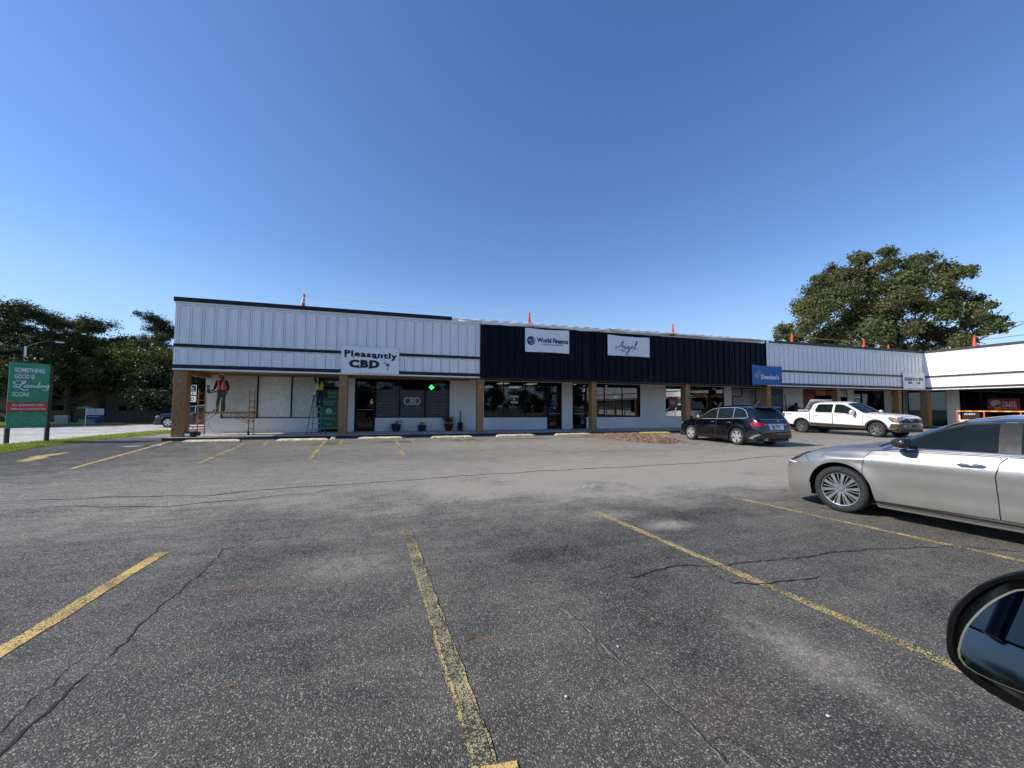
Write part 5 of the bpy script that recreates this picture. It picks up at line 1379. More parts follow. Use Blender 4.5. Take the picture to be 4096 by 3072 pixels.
mb = MB(); rr = random.Random(2); base = Vector((61.5*.92, 25.5*1.18, 0)); base = polar(60.3, 0, D0); base.z = 0; tr_top = polar(60.3, .07, D0)
mb.tube([base, base + Vector((.1, 0, 2.5)), tr_top], [1.0, .75, .62], 14); mb.build('trunk', MAT['bark_pale'], tr, smooth=60)
mb = MB()
for (a_, te) in ((54, .16), (55.5, .22), (57.3, .24), (59, .26), (60.6, .22), (62, .25), (63.6, .23), (65.6, .2), (66.8, .15), (68.6, .145), (53, .13), (58, .15), (63, .15)):
    p = polar(a_, te, D0 + rr.uniform(-4, 4)); mid = tr_top.lerp(p, .5) + Vector((0, 0, rr.uniform(-.4, .6))); limb(mb, tr_top, mid, .34, .2, rr); limb(mb, mid, p, .2, .05, rr)
    for q in range(3): limb(mb, mid.lerp(p, rr.uniform(.1, .8)), p + Vector((rr.uniform(-3, 3), rr.uniform(-2, 2), rr.uniform(-1.5, 1.5))), .09, .03, rr)
mb.build('limbs', MAT['bark_pale'], tr, smooth=60)

def pine(az_, dist, te_top, crown_w, label, seed, lean=0):
    """tall pine: bare trunk, flat layered clumps held on visible limbs"""
    rr = random.Random(seed); b = polar(az_, 0, dist); b.z = 0; top = 1.5 + te_top*dist
    e = empty('pine_tree', (b.x, b.y, 0), 0, label, 'tree', 'tall pines across the road')
    mb = MB(); tp = b + Vector((lean, 0, top)); mb.tube([b.lerp(tp, t) + Vector((.2*math.sin(t*4 + seed), 0, 0)) for t in (0, .3, .6, .97)], [.30, .24, .17, .05], 9)
    mb.build('trunk', MAT['bark'], e, smooth=60)
    cs = []; rs_ = []; cn_ = []; mb = MB()
    for i in range(22):
        t = rr.uniform(.46, 1.0); a = rr.uniform(0, 2*PI); ext = crown_w * rr.uniform(.35, 1) * (1.15 - .75*max(0, t-.6)/.4)
        s0 = b.lerp(tp, t*.94); c = s0 + Vector((math.cos(a)*ext, math.sin(a)*ext, rr.uniform(.1, 1.0))); limb(mb, s0, c, .07, .02, rr, 4, .08)
        for q in range(3):
            c2 = c + Vector((rr.uniform(-.9, .9), rr.uniform(-.9, .9), rr.uniform(-.3, .4))); r_ = rr.uniform(.45, .95)
            cs.append(tuple(c2)); rs_.append((r_*1.0, r_*1.0, r_*.75)); cn_.append(480*r_*r_ + 60)
    cs.append(tuple(tp + Vector((0, 0, -.2)))); rs_.append((1.1, 1.1, .6)); cn_.append(260)
    mb.build('limbs', MAT['bark'], e, smooth=60)
    leaves_mesh('crown', cs, rs_, cn_, .22, PINE, e, seed, .6, .6, .3)
def broad(az_, dist, te_top, w_, label, seed, mat=None, low=.02, dens=1.0):
    rr = random.Random(seed); b = polar(az_, 0, dist); b.z = 0; top = 1.5 + te_top*dist; z0 = 1.5 + low*dist
    e = empty('broadleaf_tree', (b.x, b.y, 0), 0, label, 'tree', 'leafy trees across the road')
    mb = MB(); tp = b + Vector((0, 0, z0 + (top-z0)*.6)); mb.tube([b, b.lerp(tp, .5) + Vector((rr.uniform(-.3, .3), 0, 0)), tp], [.28, .2, .08], 9); mb.build('trunk', MAT['bark'], e, smooth=60)
    cs = []; rs_ = []; cn_ = []; mb = MB()
    for i in range(30):
        t = rr.uniform(0, 1); a = rr.uniform(0, 2*PI); ext = w_*math.sqrt(rr.random())*(.55 + .6*math.sin(PI*(.15 + .8*t)))
        c = b + Vector((math.cos(a)*ext, math.sin(a)*ext, z0 + (top - z0 - .6)*t)); r_ = rr.uniform(.6, 1.15)
        cs.append(tuple(c)); rs_.append((r_, r_, r_*.7)); cn_.append((330*r_*r_ + 40)*dens)
        if i % 4 == 0: limb(mb, b.lerp(tp, .35 + .5*t), c, .07, .02, rr, 4)
    mb.build('limbs', MAT['bark'], e, smooth=60)
    leaves_mesh('crown', cs, rs_, cn_, .23, mat or BROAD, e, seed, .7, .5, .6)
pine(-36.6, 52, .162, 3.8, 'tallest pine at the far left edge with open crown', 1)
pine(-33.4, 54, .150, 4.6, 'pine with a wide flat crown above the sign board', 2)
pine(-31.2, 58, .143, 3.8, 'pine just right of the sign board, trunk behind the street name sign', 3)
pine(-26.2, 56, .165, 2.9, 'pine with a detached tiered top nearest the building', 4)
pine(-34.9, 60, .118, 3.4, 'shorter pine between the two leftmost tall ones', 6)
broad(-29.8, 54, .128, 3.4, 'leafy green tree between the pines, darker and rounded', 11, None, .045)
broad(-27.8, 50, .108, 3.2, 'yellow green leafy tree left of the last pine', 12, None, .035)
broad(-25.4, 50, .112, 3.0, 'bright leafy tree under the tiered pine by the corner post', 13)
broad(-32.0, 52, .085, 3.4, 'leafy tree with hanging branches above the wall', 14, None, .04)
broad(-37.0, 47, .080, 3.2, 'dark leafy tree low at the left edge behind the sign board', 15, PINE)
broad(-34.0, 56, .095, 3.2, 'low dark leafy tree directly behind the sign board', 16, PINE)
broad(-31.6, 60, .115, 3.8, 'dark leafy tree filling the gap behind the pines', 17, PINE, 0)
broad(-24.0, 46, .085, 3.2, 'dark leafy tree seen just left of the corner post', 18, PINE, .005)
broad(-22.0, 46, .075, 3.0, 'dark leafy tree seen under the left end of the fascia', 19, PINE, -.02, 1.3)
broad(-29.2, 62, .115, 4.2, 'tall dark leafy tree deep behind the yellow green one', 20, PINE, 0)
broad(-28.5, 58, .133, 2.6, 'slim dark leafy tree filling the gap between the tall pines', 23, PINE, .05)
broad(-27.0, 60, .128, 2.6, 'narrow dark leafy tree just left of the tiered pine', 24, PINE, .05)
broad(-19.5, 48, .07, 3.2, 'dark leafy tree behind the scaffold end of the walkway', 21, PINE, -.02, 1.3)
# wood that closes the view across the road and behind the camera (read in the glass)
def wood(pts, h0, h1, n, seed, name='woodland', lf=.75, dn=90):
    g = np.random.default_rng(seed); cs = []; rs_ = []; cn_ = []
    for i in range(n):
        k = g.integers(0, len(pts) - 1); a = np.array(pts[k]); b = np.array(pts[k+1]); p = a + (b-a)*g.random() + g.normal(size=2)*2.2
        z = g.uniform(0, 1)**.8 * g.uniform(h0, h1); r_ = g.uniform(1.3, 2.6); cs.append((p[0], p[1], z)); rs_.append((r_, r_, r_*.8)); cn_.append(dn*r_)
    e = empty(name, (pts[0][0], pts[0][1], 0)); o = leaves_mesh(name, cs, rs_, cn_, lf, PINE, e, seed, .7, .5, .6)
    w_ = o.matrix_world.copy(); o.parent = None; o.location = e.location; bpy.data.objects.remove(e); o['kind'] = 'stuff'
wood([(-78, 40), (-55, 62), (-38, 70), (-20, 66), (-8, 60)], 3, 7.5, 260, 31)
wood([(-60, -60), (-20, -72), (30, -75), (80, -62)], 4, 13, 330, 32, lf=.42, dn=280)
wood([(-88, 60), (-98, 20), (-92, -30), (-70, -60)], 4, 12, 240, 33, lf=.34, dn=360)
# ---------------------------------------------------------------- vehicles
def hermite(tab):
    xs = [p[0] for p in tab]; ys = [p[1] for p in tab]; n = len(xs)
    if xs[0] > xs[-1]: xs, ys = xs[::-1], ys[::-1]
    d = [(ys[i+1]-ys[i])/(xs[i+1]-xs[i]) for i in range(n-1)]
    m = [d[0]] + [0 if d[i-1]*d[i] <= 0 else 2*d[i-1]*d[i]/(d[i-1]+d[i]) for i in range(1, n-1)] + [d[-1]]
    def f(x):
        if x <= xs[0]: return ys[0]
        if x >= xs[-1]: return ys[-1]
        i = 0
        while x > xs[i+1]: i += 1
        h = xs[i+1]-xs[i]; t = (x-xs[i])/h
        return (2*t**3-3*t*t+1)*ys[i] + (t**3-2*t*t+t)*h*m[i] + (-2*t**3+3*t*t)*ys[i+1] + (t**3-t*t)*h*m[i+1]
    return f

class Shell:
    """car body surface; local x right, y forward (y=0 at the front axle), z up"""
    def __init__(s, T, y0, y1, arches, sill, crease=None, cut=None, shoulder=.55, sexp=1.6):
        s.shoulder, s.sexp = shoulder, sexp
        s.T = {k: hermite(v) for k, v in T.items()}; s.y0, s.y1 = y0, y1; s.arches = arches; s.sill = sill; s.crease = crease
        ys = set()
        n = int((y1-y0)/.045)
        for i in range(n+1): ys.add(round(y0 + (y1-y0)*i/n, 4))
        for (ya, za, ra) in arches:
            for k in range(37):
                ys.add(round(ya + ra*math.cos(PI*k/36)*.999, 4))
        for k in range(1, 9): ys.add(round(y1 - .22*(k/9)**2, 4)); ys.add(round(y0 + .22*(k/9)**2, 4))
        s.ys = sorted(y for y in ys if y0 <= y <= y1)
        s.cut = cut or (lambda y: False)
    def zl(s, y):
        z = s.T['zl'](y) if 'zl' in s.T else s.sill
        for (ya, za, ra) in s.arches:
            if abs(y-ya) < ra: z = max(z, za + math.sqrt(max(0, ra*ra-(y-ya)**2)))
        return z
    def wside(s, y, z):
        wm, wb, zb = s.T['wm'](y), s.T['wb'](y), s.T['zb'](y)
        z0 = s.sill
        t = min(1, max(0, (z-z0)/max(.05, zb-z0)))
        lo = .055*(1-min(1, t/.38))**2
        hi = (wm-wb)*max(0, (t-s.shoulder)/(1-s.shoulder))**s.sexp
        w = wm - lo - hi
        if s.crease: w += s.crease(y, z)
        return w
    def section(s, y):
        zl, zb, ze, zc = s.zl(y), s.T['zb'](y), s.T['ze'](y), s.T['zc'](y)
        wb, we = s.T['wb'](y), s.T['we'](y)
        pts = [(s.wside(y, zl + (zb-zl)*k/14), zl + (zb-zl)*k/14) for k in range(15)]
        for k in range(1, 8):
            t = k/8; pts.append((wb + (we-wb)*t + .018*math.sin(PI*t)*min(1, (ze-zb)/.3), zb + (ze-zb)*t))
        for k in range(0, 12):
            t = k/11; x = we*(1-t); pts.append((x, ze + (zc-ze)*(1-(1-t)**2.3)))
        return pts
    def mesh(s):
        rows = []
        for y in s.ys:
            p = s.section(y); full = [(x, y, z) for x, z in p] + [(-x, y, z) for x, z in p[::-1][1:]]
            rows.append(full)
        m = len(rows[0]); V = [v for r in rows for v in r]; F = []
        for i in range(len(rows)-1):
            for k in range(m-1):
                F.append((i*m+k, (i+1)*m+k, (i+1)*m+k+1, i*m+k+1))
        F.append(tuple(range(m))); F.append(tuple((len(rows)-1)*m + k for k in range(m))[::-1])
        s.V, s.F = V, F
        s.bvh = BVHTree.FromPolygons([Vector(v) for v in V], F)
        return V, F
    def hit(s, u, v, ax):
        """ax: 'L','R' (u=y,v=z) 'F','B' (u=x,v=z) 'T' (u=x,v=y)"""
        o, d = {'L': ((-3, u, v), (1, 0, 0)), 'R': ((3, u, v), (-1, 0, 0)), 'F': ((u, s.y1+2, v), (0, -1, 0)), 'B': ((u, s.y0-2, v), (0, 1, 0)), 'T': ((u, v, 4), (0, 0, -1))}[ax]
        d = Vector(d); loc, nor, idx, dist = s.bvh.ray_cast(Vector(o), d)
        if loc is None:
            q = {'L': (-.9, u, v), 'R': (.9, u, v), 'F': (u, s.y1, v), 'B': (u, s.y0, v), 'T': (u, v, 1.4)}[ax]
            loc, nor, idx, dist = s.bvh.find_nearest(Vector(q))
        if nor.dot(d) > 0: nor = -nor
        return loc, nor
    def patch(s, mb, poly, ax, off=.004, mi=0, h=.06, smooth=0):
        if smooth: poly = closed_curve(poly, smooth)
        P = [Vector(p) for p in poly]; 
        # densify boundary
        B = []
        for i in range(len(P)):
            a, b = P[i], P[(i+1) % len(P)]; n = max(1, int((b-a).length/h))
            for k in range(n): B.append(a.lerp(b, k/n))
        x0, x1 = min(p.x for p in B), max(p.x for p in B); y0, y1 = min(p.y for p in B), max(p.y for p in B)
        I = [Vector((x0 + h*(i+.5), y0 + h*(j+.5))) for i in range(int((x1-x0)/h)+1) for j in range(int((y1-y0)/h)+1)]
        I = [q for q in I if inside(q, B) and min((q-b).length for b in B) > h*.35]
        vs, es, fs, *_ = delaunay_2d_cdt(B + I, [], [tuple(range(len(B)))], 1, 1e-5)
        out = []
        for q in vs:
            l, n = s.hit(q.x, q.y, ax); out.append(l + n*off)
        mb.add(out, [tuple(f) for f in fs], mi)
    def strip(s, mb, pts, w, ax, off=.003, mi=0, step=.04, closed=False):
        P = [Vector(p) for p in pts]; 
        if closed: P.append(P[0])
        S = []
        for i in range(len(P)-1):
            n = max(1, int((P[i+1]-P[i]).length/step))
            for k in range(n): S.append(P[i].lerp(P[i+1], k/n))
        S.append(P[-1]); vs = []; fs = []
        for i, q in enumerate(S):
            d = (S[min(i+1, len(S)-1)] - S[max(i-1, 0)]); d.normalize(); e = Vector((-d.y, d.x))*w/2
            for q2 in (q+e, q-e):
                l, n = s.hit(q2.x, q2.y, ax); vs.append(l + n*off)
            if i: fs.append((2*i-2, 2*i-1, 2*i+1, 2*i))
        mb.add(vs, fs, mi)

def inside(p, B):
    c = False; n = len(B); j = n-1
    for i in range(n):
        if (B[i].y > p.y) != (B[j].y > p.y) and p.x < (B[j].x-B[i].x)*(p.y-B[i].y)/(B[j].y-B[i].y)+B[i].x: c = not c
        j = i
    return c
def closed_curve(pts, k=4):
    out = []; m = len(pts)
    for i in range(m):
        a, b, c, d = [Vector(pts[(i+q) % m]) for q in (-1, 0, 1, 2)]
        for j in range(k):
            u = j/k; out.append(.5*((2*b)+(c-a)*u+(2*a-5*b+4*c-d)*u*u+(3*b-a-3*c+d)*u**3))
    return out
def open_curve(pts, k=5):
    P = [Vector(p) for p in pts]; P = [P[0]*2-P[1]] + P + [P[-1]*2-P[-2]]; out = []
    for i in range(1, len(P)-2):
        a, b, c, d = P[i-1], P[i], P[i+1], P[i+2]
        for j in range(k):
            u = j/k; out.append(.5*((2*b)+(c-a)*u+(2*a-5*b+4*c-d)*u*u+(3*b-a-3*c+d)*u**3))
    out.append(P[-2]); return out

def car_paint(name, col, metal=.5, rough=.32, flake=.06):
    t = NT(name); n = t.noise(2.0, 3)
    c = t.mix(t.ramp(n, .3, .7), col, tuple(x*(1-flake) for x in col))
    b = t.n('BsdfPrincipled'); t.set(b.inputs['Base Color'], c); b.inputs['Metallic'].default_value = metal
    t.set(b.inputs['Roughness'], t.ramp(t.noise(5, 4, .7), .3, .75, rough*.9, rough*1.15)); b.inputs['Coat Weight'].default_value = .8; b.inputs['Coat Roughness'].default_value = .04
    t.set(b.inputs['Normal'], t.bump(t.noise(1.6, 2), .02, .05))
    return t.done(b.outputs[0])
PAINT_S = car_paint('silver_paint', (.37, .36, .34), .62, .32)
PAINT_K = car_paint('black_paint', (.003, .0035, .006), 0, .12)
PAINT_W = car_paint('white_paint', (.80, .80, .79), 0, .35)
BRONZE = car_paint('bronze_lower_paint', (.085, .07, .058), .4, .45)
CGLASS0 = glass_mat('car_glass', (.22, .26, .26), .85, .035)
CDARK = M('tinted_car_glass', (.010, .016, .016), .03, var=.3, scale=1.5, spec=.32)
TYRE = M('tyre_rubber', (.022, .022, .023), .8, var=.2, scale=12, bump=.25, bscale=90)
LAMP_R = M('tail_lamp_red', (.28, .006, .008), .15, var=.2, scale=20); LAMP_A = M('amber_lens', (.75, .17, .02), .2, var=.15); LENS = M('clear_lens', (.35, .37, .40), .12, .6, var=.4, scale=20)
SEAT = M('cabin_trim', (.03, .03, .03), .85, var=.2); TAN = M('tan_trim', (.16, .14, .11), .85, var=.2)

def make_wheel(parent, side, x, y, Rw, wid, rim, style):
    """tyre mesh is the part; rim is its sub-part; faces out to the given side"""
    mb = MB(); w = wid
    mb.lathe([(rim*1.0, w*.42), (rim*1.03, w*.48), (Rw*.80, w*.53), (Rw*.93, w*.50), (Rw*.985, w*.42), (Rw, w*.30), (Rw, w*.1), (Rw*.994, w*.09), (Rw*.994, w*.05), (Rw, w*.04), (Rw, -w*.30), (Rw*.985, -w*.42), (Rw*.9, -w*.5), (rim, -w*.45)], n=56, axis='x')
    for k in range(90):
        a = 2*PI*k/64; c, s = math.cos(a), math.sin(a)
        mb.obox((w*.33, Rw*.9965*c, Rw*.9965*s), (w*.10, 0, 0), (0, -s*.0045, c*.0045), (0, c*.002, s*.002))
    ty = mb.build('wheel', TYRE, parent, local=True, smooth=40)
    mb = MB()
    mb.lathe([(rim*1.01, w*.44), (rim*1.0, w*.47), (rim*.955, w*.46), (rim*.94, w*.34), (rim*.93, -w*.3)], n=48, axis='x', mi=0)
    mb.lathe([(rim*.93, w*.10), (.0, w*.10)], n=32, axis='x', mi=1)
    mb.lathe([(rim*.62, w*.13), (rim*.60, w*.17), (rim*.25, w*.17), (rim*.2, w*.2)], n=32, axis='x', mi=2)
    hub = rim*.20
    def spoke(a, w0, w1, x0, x1, bend=0.0, mi=0):
        c, s = math.cos(a), math.sin(a); a2 = a + bend; c2, s2 = math.cos(a2), math.sin(a2)
        p0 = Vector((x0, hub*.8*c, hub*.8*s)); p1 = Vector((x1, rim*.955*c2, rim*.955*s2)); d = (p1-p0).normalized()
        sd = Vector((1, 0, 0)).cross(d).normalized(); t = .022
        vs = [p0 - sd*w0, p0 + sd*w0, p1 + sd*w1, p1 - sd*w1]; pm = (p0+p1)/2 + Vector((.006, 0, 0))
        vs = [p0 - sd*w0, p0 + sd*w0, pm + sd*(w0+w1)*.42, p1 + sd*w1, p1 - sd*w1, pm - sd*(w0+w1)*.42]
        bk = [v - Vector((t, 0, 0)) for v in vs]
        mb.add(vs + bk, [(0, 1, 2, 5), (5, 2, 3, 4), (1, 0, 6, 7), (2, 1, 7, 8), (3, 2, 8, 9), (0, 5, 11, 6), (5, 4, 10, 11)], mi)
    if style == 'multi':
        for k in range(10):
            a = 2*PI*k/10 + .1; spoke(a, .013, .024, w*.40, w*.42, .05)
            spoke(a + 2*PI/20, .004, .007, w*.34, w*.36, .08, 0)
    elif style == 'five':
        for k in range(5):
            a = 2*PI*k/5 + PI/2
            for sg in (-1, 1): spoke(a + sg*.17, .03, .034, w*.38, w*.42, sg*.10)
            spoke(a, .018, .012, w*.35, w*.33, 0)
    elif style == 'six':
        for k in range(6):
            a = 2*PI*k/6 + .2
            for sg in (-1, 1): spoke(a + sg*.12, .022, .026, w*.38, w*.40, sg*.09)
    mb.lathe([(0, w*.44), (rim*.11, w*.44), (rim*.13, w*.42), (rim*.17, w*.36), (rim*.2, w*.3)], n=24, axis='x', mi=0)
    for k in range(5): a = 2*PI*k/5; mb.lathe([(.012, w*.36), (.012, w*.415), (0, w*.42)], (0, rim*.24*math.cos(a), rim*.24*math.sin(a)), 8, 0, 'x')
    rm = mb.build('rim', [MAT['alloy'] if style != 'five' else MAT['bright_alloy'], MAT['black'], MAT['dark_steel']], ty, local=True, smooth=35)
    ty.location = (side*x, y, Rw)
    if side < 0: ty.rotation_euler = (0, 0, PI)
    return ty

def well(parent, sh, x, ya, za, ra, depth=.34):
    """dark wheel housing liner on both sides"""
    mb = MB()
    for sg in (-1, 1):
        vs = []; n = 20
        for k in range(n+1):
            a = -0.35 + (PI+.7)*k/n
            for xx in (x - .012, x - depth): vs.append((sg*xx, ya + ra*math.cos(a), za + ra*math.sin(a)))
        mb.add(vs, [(2*k, 2*k+1, 2*k+3, 2*k+2) for k in range(n)])
        mb.add([(sg*(x-depth), ya + ra*math.cos(-.35 + (PI+.7)*k/n), za + ra*math.sin(-.35 + (PI+.7)*k/n)) for k in range(n+1)], [tuple(range(n+1))])
    return mb.build('wheel_well', MAT['black'], parent, local=True, fix=False)

def glasshouse_open(sh, polys):
    """faces of the shell whose centres fall inside any side-view window are left open so the cabin shows"""
    keep = []
    for f in sh.F:
        c = sum((Vector(sh.V[i]) for i in f), Vector()) / len(f); n = (Vector(sh.V[f[1]])-Vector(sh.V[f[0]])).cross(Vector(sh.V[f[2]])-Vector(sh.V[f[1]]))
        side_ = len(f) == 4 and abs(n.normalized().x) > .45
        if side_ and any(inside(Vector((c.y, c.z)), [Vector(p) for p in q]) for q in polys): continue
        keep.append(f)
    return keep

def build_shell(sh, paint, parent, windows, top_windows=()):
    V, F = sh.mesh()
    mb = MB(); mb.add(V, F); return mb.build('body', paint, parent, local=True, smooth=38)

# ----- silver sedan -------------------------------------------------------
sed = empty('sedan', (7.14, 4.19, 0), R(9), 'silver sedan with multi spoke wheels parked at right, partly out of frame', 'car')
wbS = -2.87
T = dict(
 zc=[(.97, .52), (.95, .62), (.86, .73), (.68, .815), (.4, .90), (.1, .96), (-.25, 1.015), (-.42, 1.045), (-.62, 1.135), (-.95, 1.30), (-1.25, 1.405), (-1.6, 1.445), (-2.1, 1.44), (-2.6, 1.37), (-3.0, 1.245), (-3.35, 1.13), (-3.6, 1.09), (-3.9, 1.06), (-4.0, .95)],
 ze=[(.97, .50), (.93, .59), (.8, .69), (.6, .775), (.3, .865), (0, .92), (-.3, .955), (-.45, .97), (-.62, 1.05), (-.95, 1.235), (-1.25, 1.335), (-1.6, 1.375), (-2.1, 1.365), (-2.6, 1.29), (-3.0, 1.17), (-3.35, 1.06), (-3.6, 1.03), (-3.9, 1.0), (-4.0, .92)],
 zb=[(.97, .49), (.93, .58), (.8, .675), (.6, .76), (.3, .84), (0, .885), (-.3, .92), (-.5, .935), (-1.0, .955), (-1.6, .975), (-2.3, .99), (-3.0, 1.0), (-3.6, .99), (-3.9, .97), (-4.0, .9)],
 wm=[(.97, .60), (.93, .70), (.85, .78), (.7, .85), (.45, .905), (.15, .925), (-.3, .928), (-1.5, .93), (-2.8, .93), (-3.4, .90), (-3.8, .82), (-4.0, .7)],
 wb=[(.97, .56), (.93, .66), (.85, .73), (.7, .79), (.45, .84), (.1, .86), (-.4, .862), (-1.2, .862), (-2.5, .862), (-3.2, .85), (-3.8, .76), (-4.0, .65)],
 we=[(.97, .52), (.93, .60), (.85, .66), (.7, .70), (.45, .75), (.1, .79), (-.3, .81), (-.5, .80), (-.8, .70), (-1.2, .62), (-1.7, .59), (-2.4, .59), (-3.0, .60), (-3.5, .68), (-3.8, .7), (-4.0, .6)],
 zl=[(.97, .21), (.9, .17), (.6, .16), (-.3, .17), (-2.5, .17), (-3.5, .2), (-4.0, .3)])
def crS(y, z):
    c = 0
    c += .012*math.exp(-((z-.80-.02*y)/.035)**2) * (1 if y < .2 else 0)          # shoulder crease
    c -= .014*math.exp(-((z-.42+.02*y)/.10)**2) * min(1, max(0, (-y-.3)/.4)) * (1 if y > -2.5 else 0)     # hollow above the sill
    for ya in (0, -2.87):
        r = math.hypot(y-ya, z-.34); c += .016*math.exp(-((r-.40)/.07)**2)
    return c
NS = lambda y: y if y < .4 else .4 + (y-.4)*.78
T = {k: [(NS(a), b) for a, b in v] for k, v in T.items()}
shS = Shell(T, -4.0, NS(.97), [(0, .335, .387), (wbS, .335, .387)], .17, crease=crS, shoulder=.84, sexp=1.15)
build_shell(shS, PAINT_S, sed, [])
well(sed, shS, .90, 0, .335, .39); well(sed, shS, .90, wbS, .335, .39)
mb = MB(); mb.box(-.80, .80, -3.6, .42, .18, .30); mb.build('underbody', MAT['black'], sed, local=True)
# side glass and trim on both sides
for ax, sg in (('L', -1), ('R', 1)):
    wf = [(-.62, .985), (-.78, 1.115), (-1.0, 1.235), (-1.22, 1.315), (-1.50, 1.345), (-1.52, .998)]
    wr = [(-1.62, 1.0), (-1.60, 1.345), (-2.0, 1.345), (-2.35, 1.30), (-2.52, 1.24), (-2.50, 1.02)]
    wq = [(-2.56, 1.02), (-2.57, 1.22), (-2.8, 1.13), (-2.95, 1.045)]
    for q in (wf, wr, wq):
        mb = MB(); shS.patch(mb, q, ax, .006, 0, .05); win = mb.build('window', CDARK, sed, local=True, smooth=60, fix=False)
        mb = MB(); shS.strip(mb, q, .022, ax, .009, closed=True); mb.build('window_seal', MAT['black'], win, local=True, fix=False)
    mb = MB(); shS.patch(mb, [(-1.49, 1.0), (-1.47, 1.345), (-1.63, 1.345), (-1.65, 1.0)], ax, .008, 0, .05); mb.build('pillar_cover', MAT['black'], sed, local=True, fix=False, smooth=60)
    mb = MB(); shS.strip(mb, open_curve([(-.48, .95), (-.62, .968), (-1.0, .978), (-1.6, .990), (-2.3, 1.005), (-2.9, 1.03)]), .016, ax, .011)
    shS.strip(mb, open_curve([(-.50, .955), (-.70, 1.085), (-.95, 1.235), (-1.2, 1.34), (-1.5, 1.372), (-2.0, 1.372), (-2.4, 1.318), (-2.75, 1.20), (-3.0, 1.06)]), .020, ax, .011)
    mb.build('chrome_trim', MAT['chrome'], sed, local=True, fix=False)
    # doors
    df = [(-.37, .92), (-.31, .82), (-.285, .68), (-.30, .50), (-.39, .255), (-.9, .262), (-1.49, .275), (-1.485, .5), (-1.475, .75), (-1.51, .90), (-1.56, .968), (-1.0, .955), (-.5, .935)]
    dr_ = [(-1.568, .968), (-1.520, .90), (-1.485, .75), (-1.495, .5), (-1.500, .275), (-2.35, .28), (-2.47, .4), (-2.52, .7), (-2.7, .92), (-2.75, .985), (-2.2, .985)]
    for q, lab in ((df, 'front door'), (dr_, 'rear door')):  # the shared seam is drawn once
        cx_ = sum(p[0] for p in q)/len(q); cz_ = sum(p[1] for p in q)/len(q)
        mb = MB(); shS.strip(mb, (q if lab == 'front door' else q[4:] + q[:1]), .007, ax, .0075, closed=(lab == 'front door')); gp_ = mb.build('door_gap', MAT['black'], sed, local=True, fix=False)
        mb = MB(); shS.patch(mb, q, ax, .0045, 0, .05); dd = mb.build('door', PAINT_S, sed, local=True, smooth=60, fix=False)
        hy = -1.30 if lab == 'front door' else -2.33
        mb = MB(); pts = [(hy + .15*math.cos(a), .848 + .038*math.sin(a)) for a in [k*PI/8 for k in range(16)]]; shS.patch(mb, pts, ax, .007, 0, .03); mb.build('handle_recess', MAT['alloy'], dd, local=True, fix=False)
        mb = MB(); l0, n0 = shS.hit(hy - .11, .855, ax); l1, n1 = shS.hit(hy + .11, .845, ax); lm, nm_ = shS.hit(hy, .852, ax)
        mb.tube([l0 + n0*.012, l0.lerp(lm, .3) + n0*.032, lm + nm_*.036, l1.lerp(lm, .3) + n1*.032, l1 + n1*.012], [.010, .019, .020, .019, .010], 10); mb.build('handle', MAT['chrome'], dd, local=True, smooth=60)
    # sill trim
    mb = MB(); shS.strip(mb, [(-.40, .238), (-1.4, .24), (-2.4, .25)], .028, ax, .006, 0); mb.build('sill_groove', MAT['dark_steel'], sed, local=True, fix=False)
    mb = MB(); shS.strip(mb, [(-.40, .215), (-1.4, .218), (-2.4, .226)], .012, ax, .010, 0); mb.build('sill_trim', MAT['alloy'], sed, local=True, fix=False)
    # headlamp
    hl = [(.80, .655), (.88, .66), (.885, .70), (.72, .775), (.50, .825), (.44, .815), (.60, .72)]
    mb = MB(); shS.patch(mb, [(NS(a), b) for a, b in hl], ax, .008, 0, .03); lamp = mb.build('headlight', MAT['dark_plastic'], sed, local=True, fix=False)
    mb = MB(); shS.patch(mb, [(NS(a), b) for a, b in [(.80, .69), (.74, .735), (.60, .785), (.64, .735)]], ax, .013, 0, .03); mb.build('amber_reflector', LAMP_A, lamp, local=True, fix=False)
    mb = MB(); shS.patch(mb, [(NS(a), b) for a, b in [(.88, .64), (.88, .655), (.60, .66), (.63, .645)]], ax, .010, 0, .03); mb.build('daylight_strip', MAT['white'], lamp, local=True, fix=False)
    mb = MB(); shS.strip(mb, open_curve([(.47, .82), (.42, .74), (.37, .70)]), .008, ax, .003); mb.build('bumper_seam', MAT['black'], sed, local=True, fix=False)
    # mirror
    l, n = shS.hit(-.70, .99, ax)
    mb = MB(); mb.tube([l + Vector((0, 0, -.01)), l + Vector((sg*.07, .01, .015)), l + Vector((sg*.11, .0, .045))], [.03, .024, .03], 10); arm = mb.build('mirror', MAT['dark_plastic'], sed, local=True, smooth=60)
    mb = MB(); vs = []; prof = [(0.0, .2), (.03, .62), (.07, .88), (.12, 1.0), (.15, .98), (.165, .9)]
    c0 = l + Vector((sg*.18, .075, .075)); nn = 20
    for (d_, sc) in prof:
        for k in range(nn):
            a = 2*PI*k/nn; ex = abs(math.cos(a))**.75*math.copysign(1, math.cos(a)); ez = abs(math.sin(a))**.75*math.copysign(1, math.sin(a))
            vs.append(c0 + Vector((ex*.105*sc, -d_, ez*.072*sc)))
    mb.add(vs, [(i*nn+k, i*nn+(k+1) % nn, (i+1)*nn+(k+1) % nn, (i+1)*nn+k) for i in range(len(prof)-1) for k in range(nn)] + [tuple(range(nn))])
    mb.build('mirror_shell', car_paint('mirror_grey', (.03, .03, .032), .3, .25) if sg < 0 else PAINT_S, arm, local=True, smooth=60)
    mb = MB(); mb.add([c0 + Vector((.098*math.cos(k*PI/10), -.163, .066*math.sin(k*PI/10))) for k in range(20)], [tuple(range(20))]); mb.build('mirror_glass', MAT['chrome'], arm, local=True, fix=False)
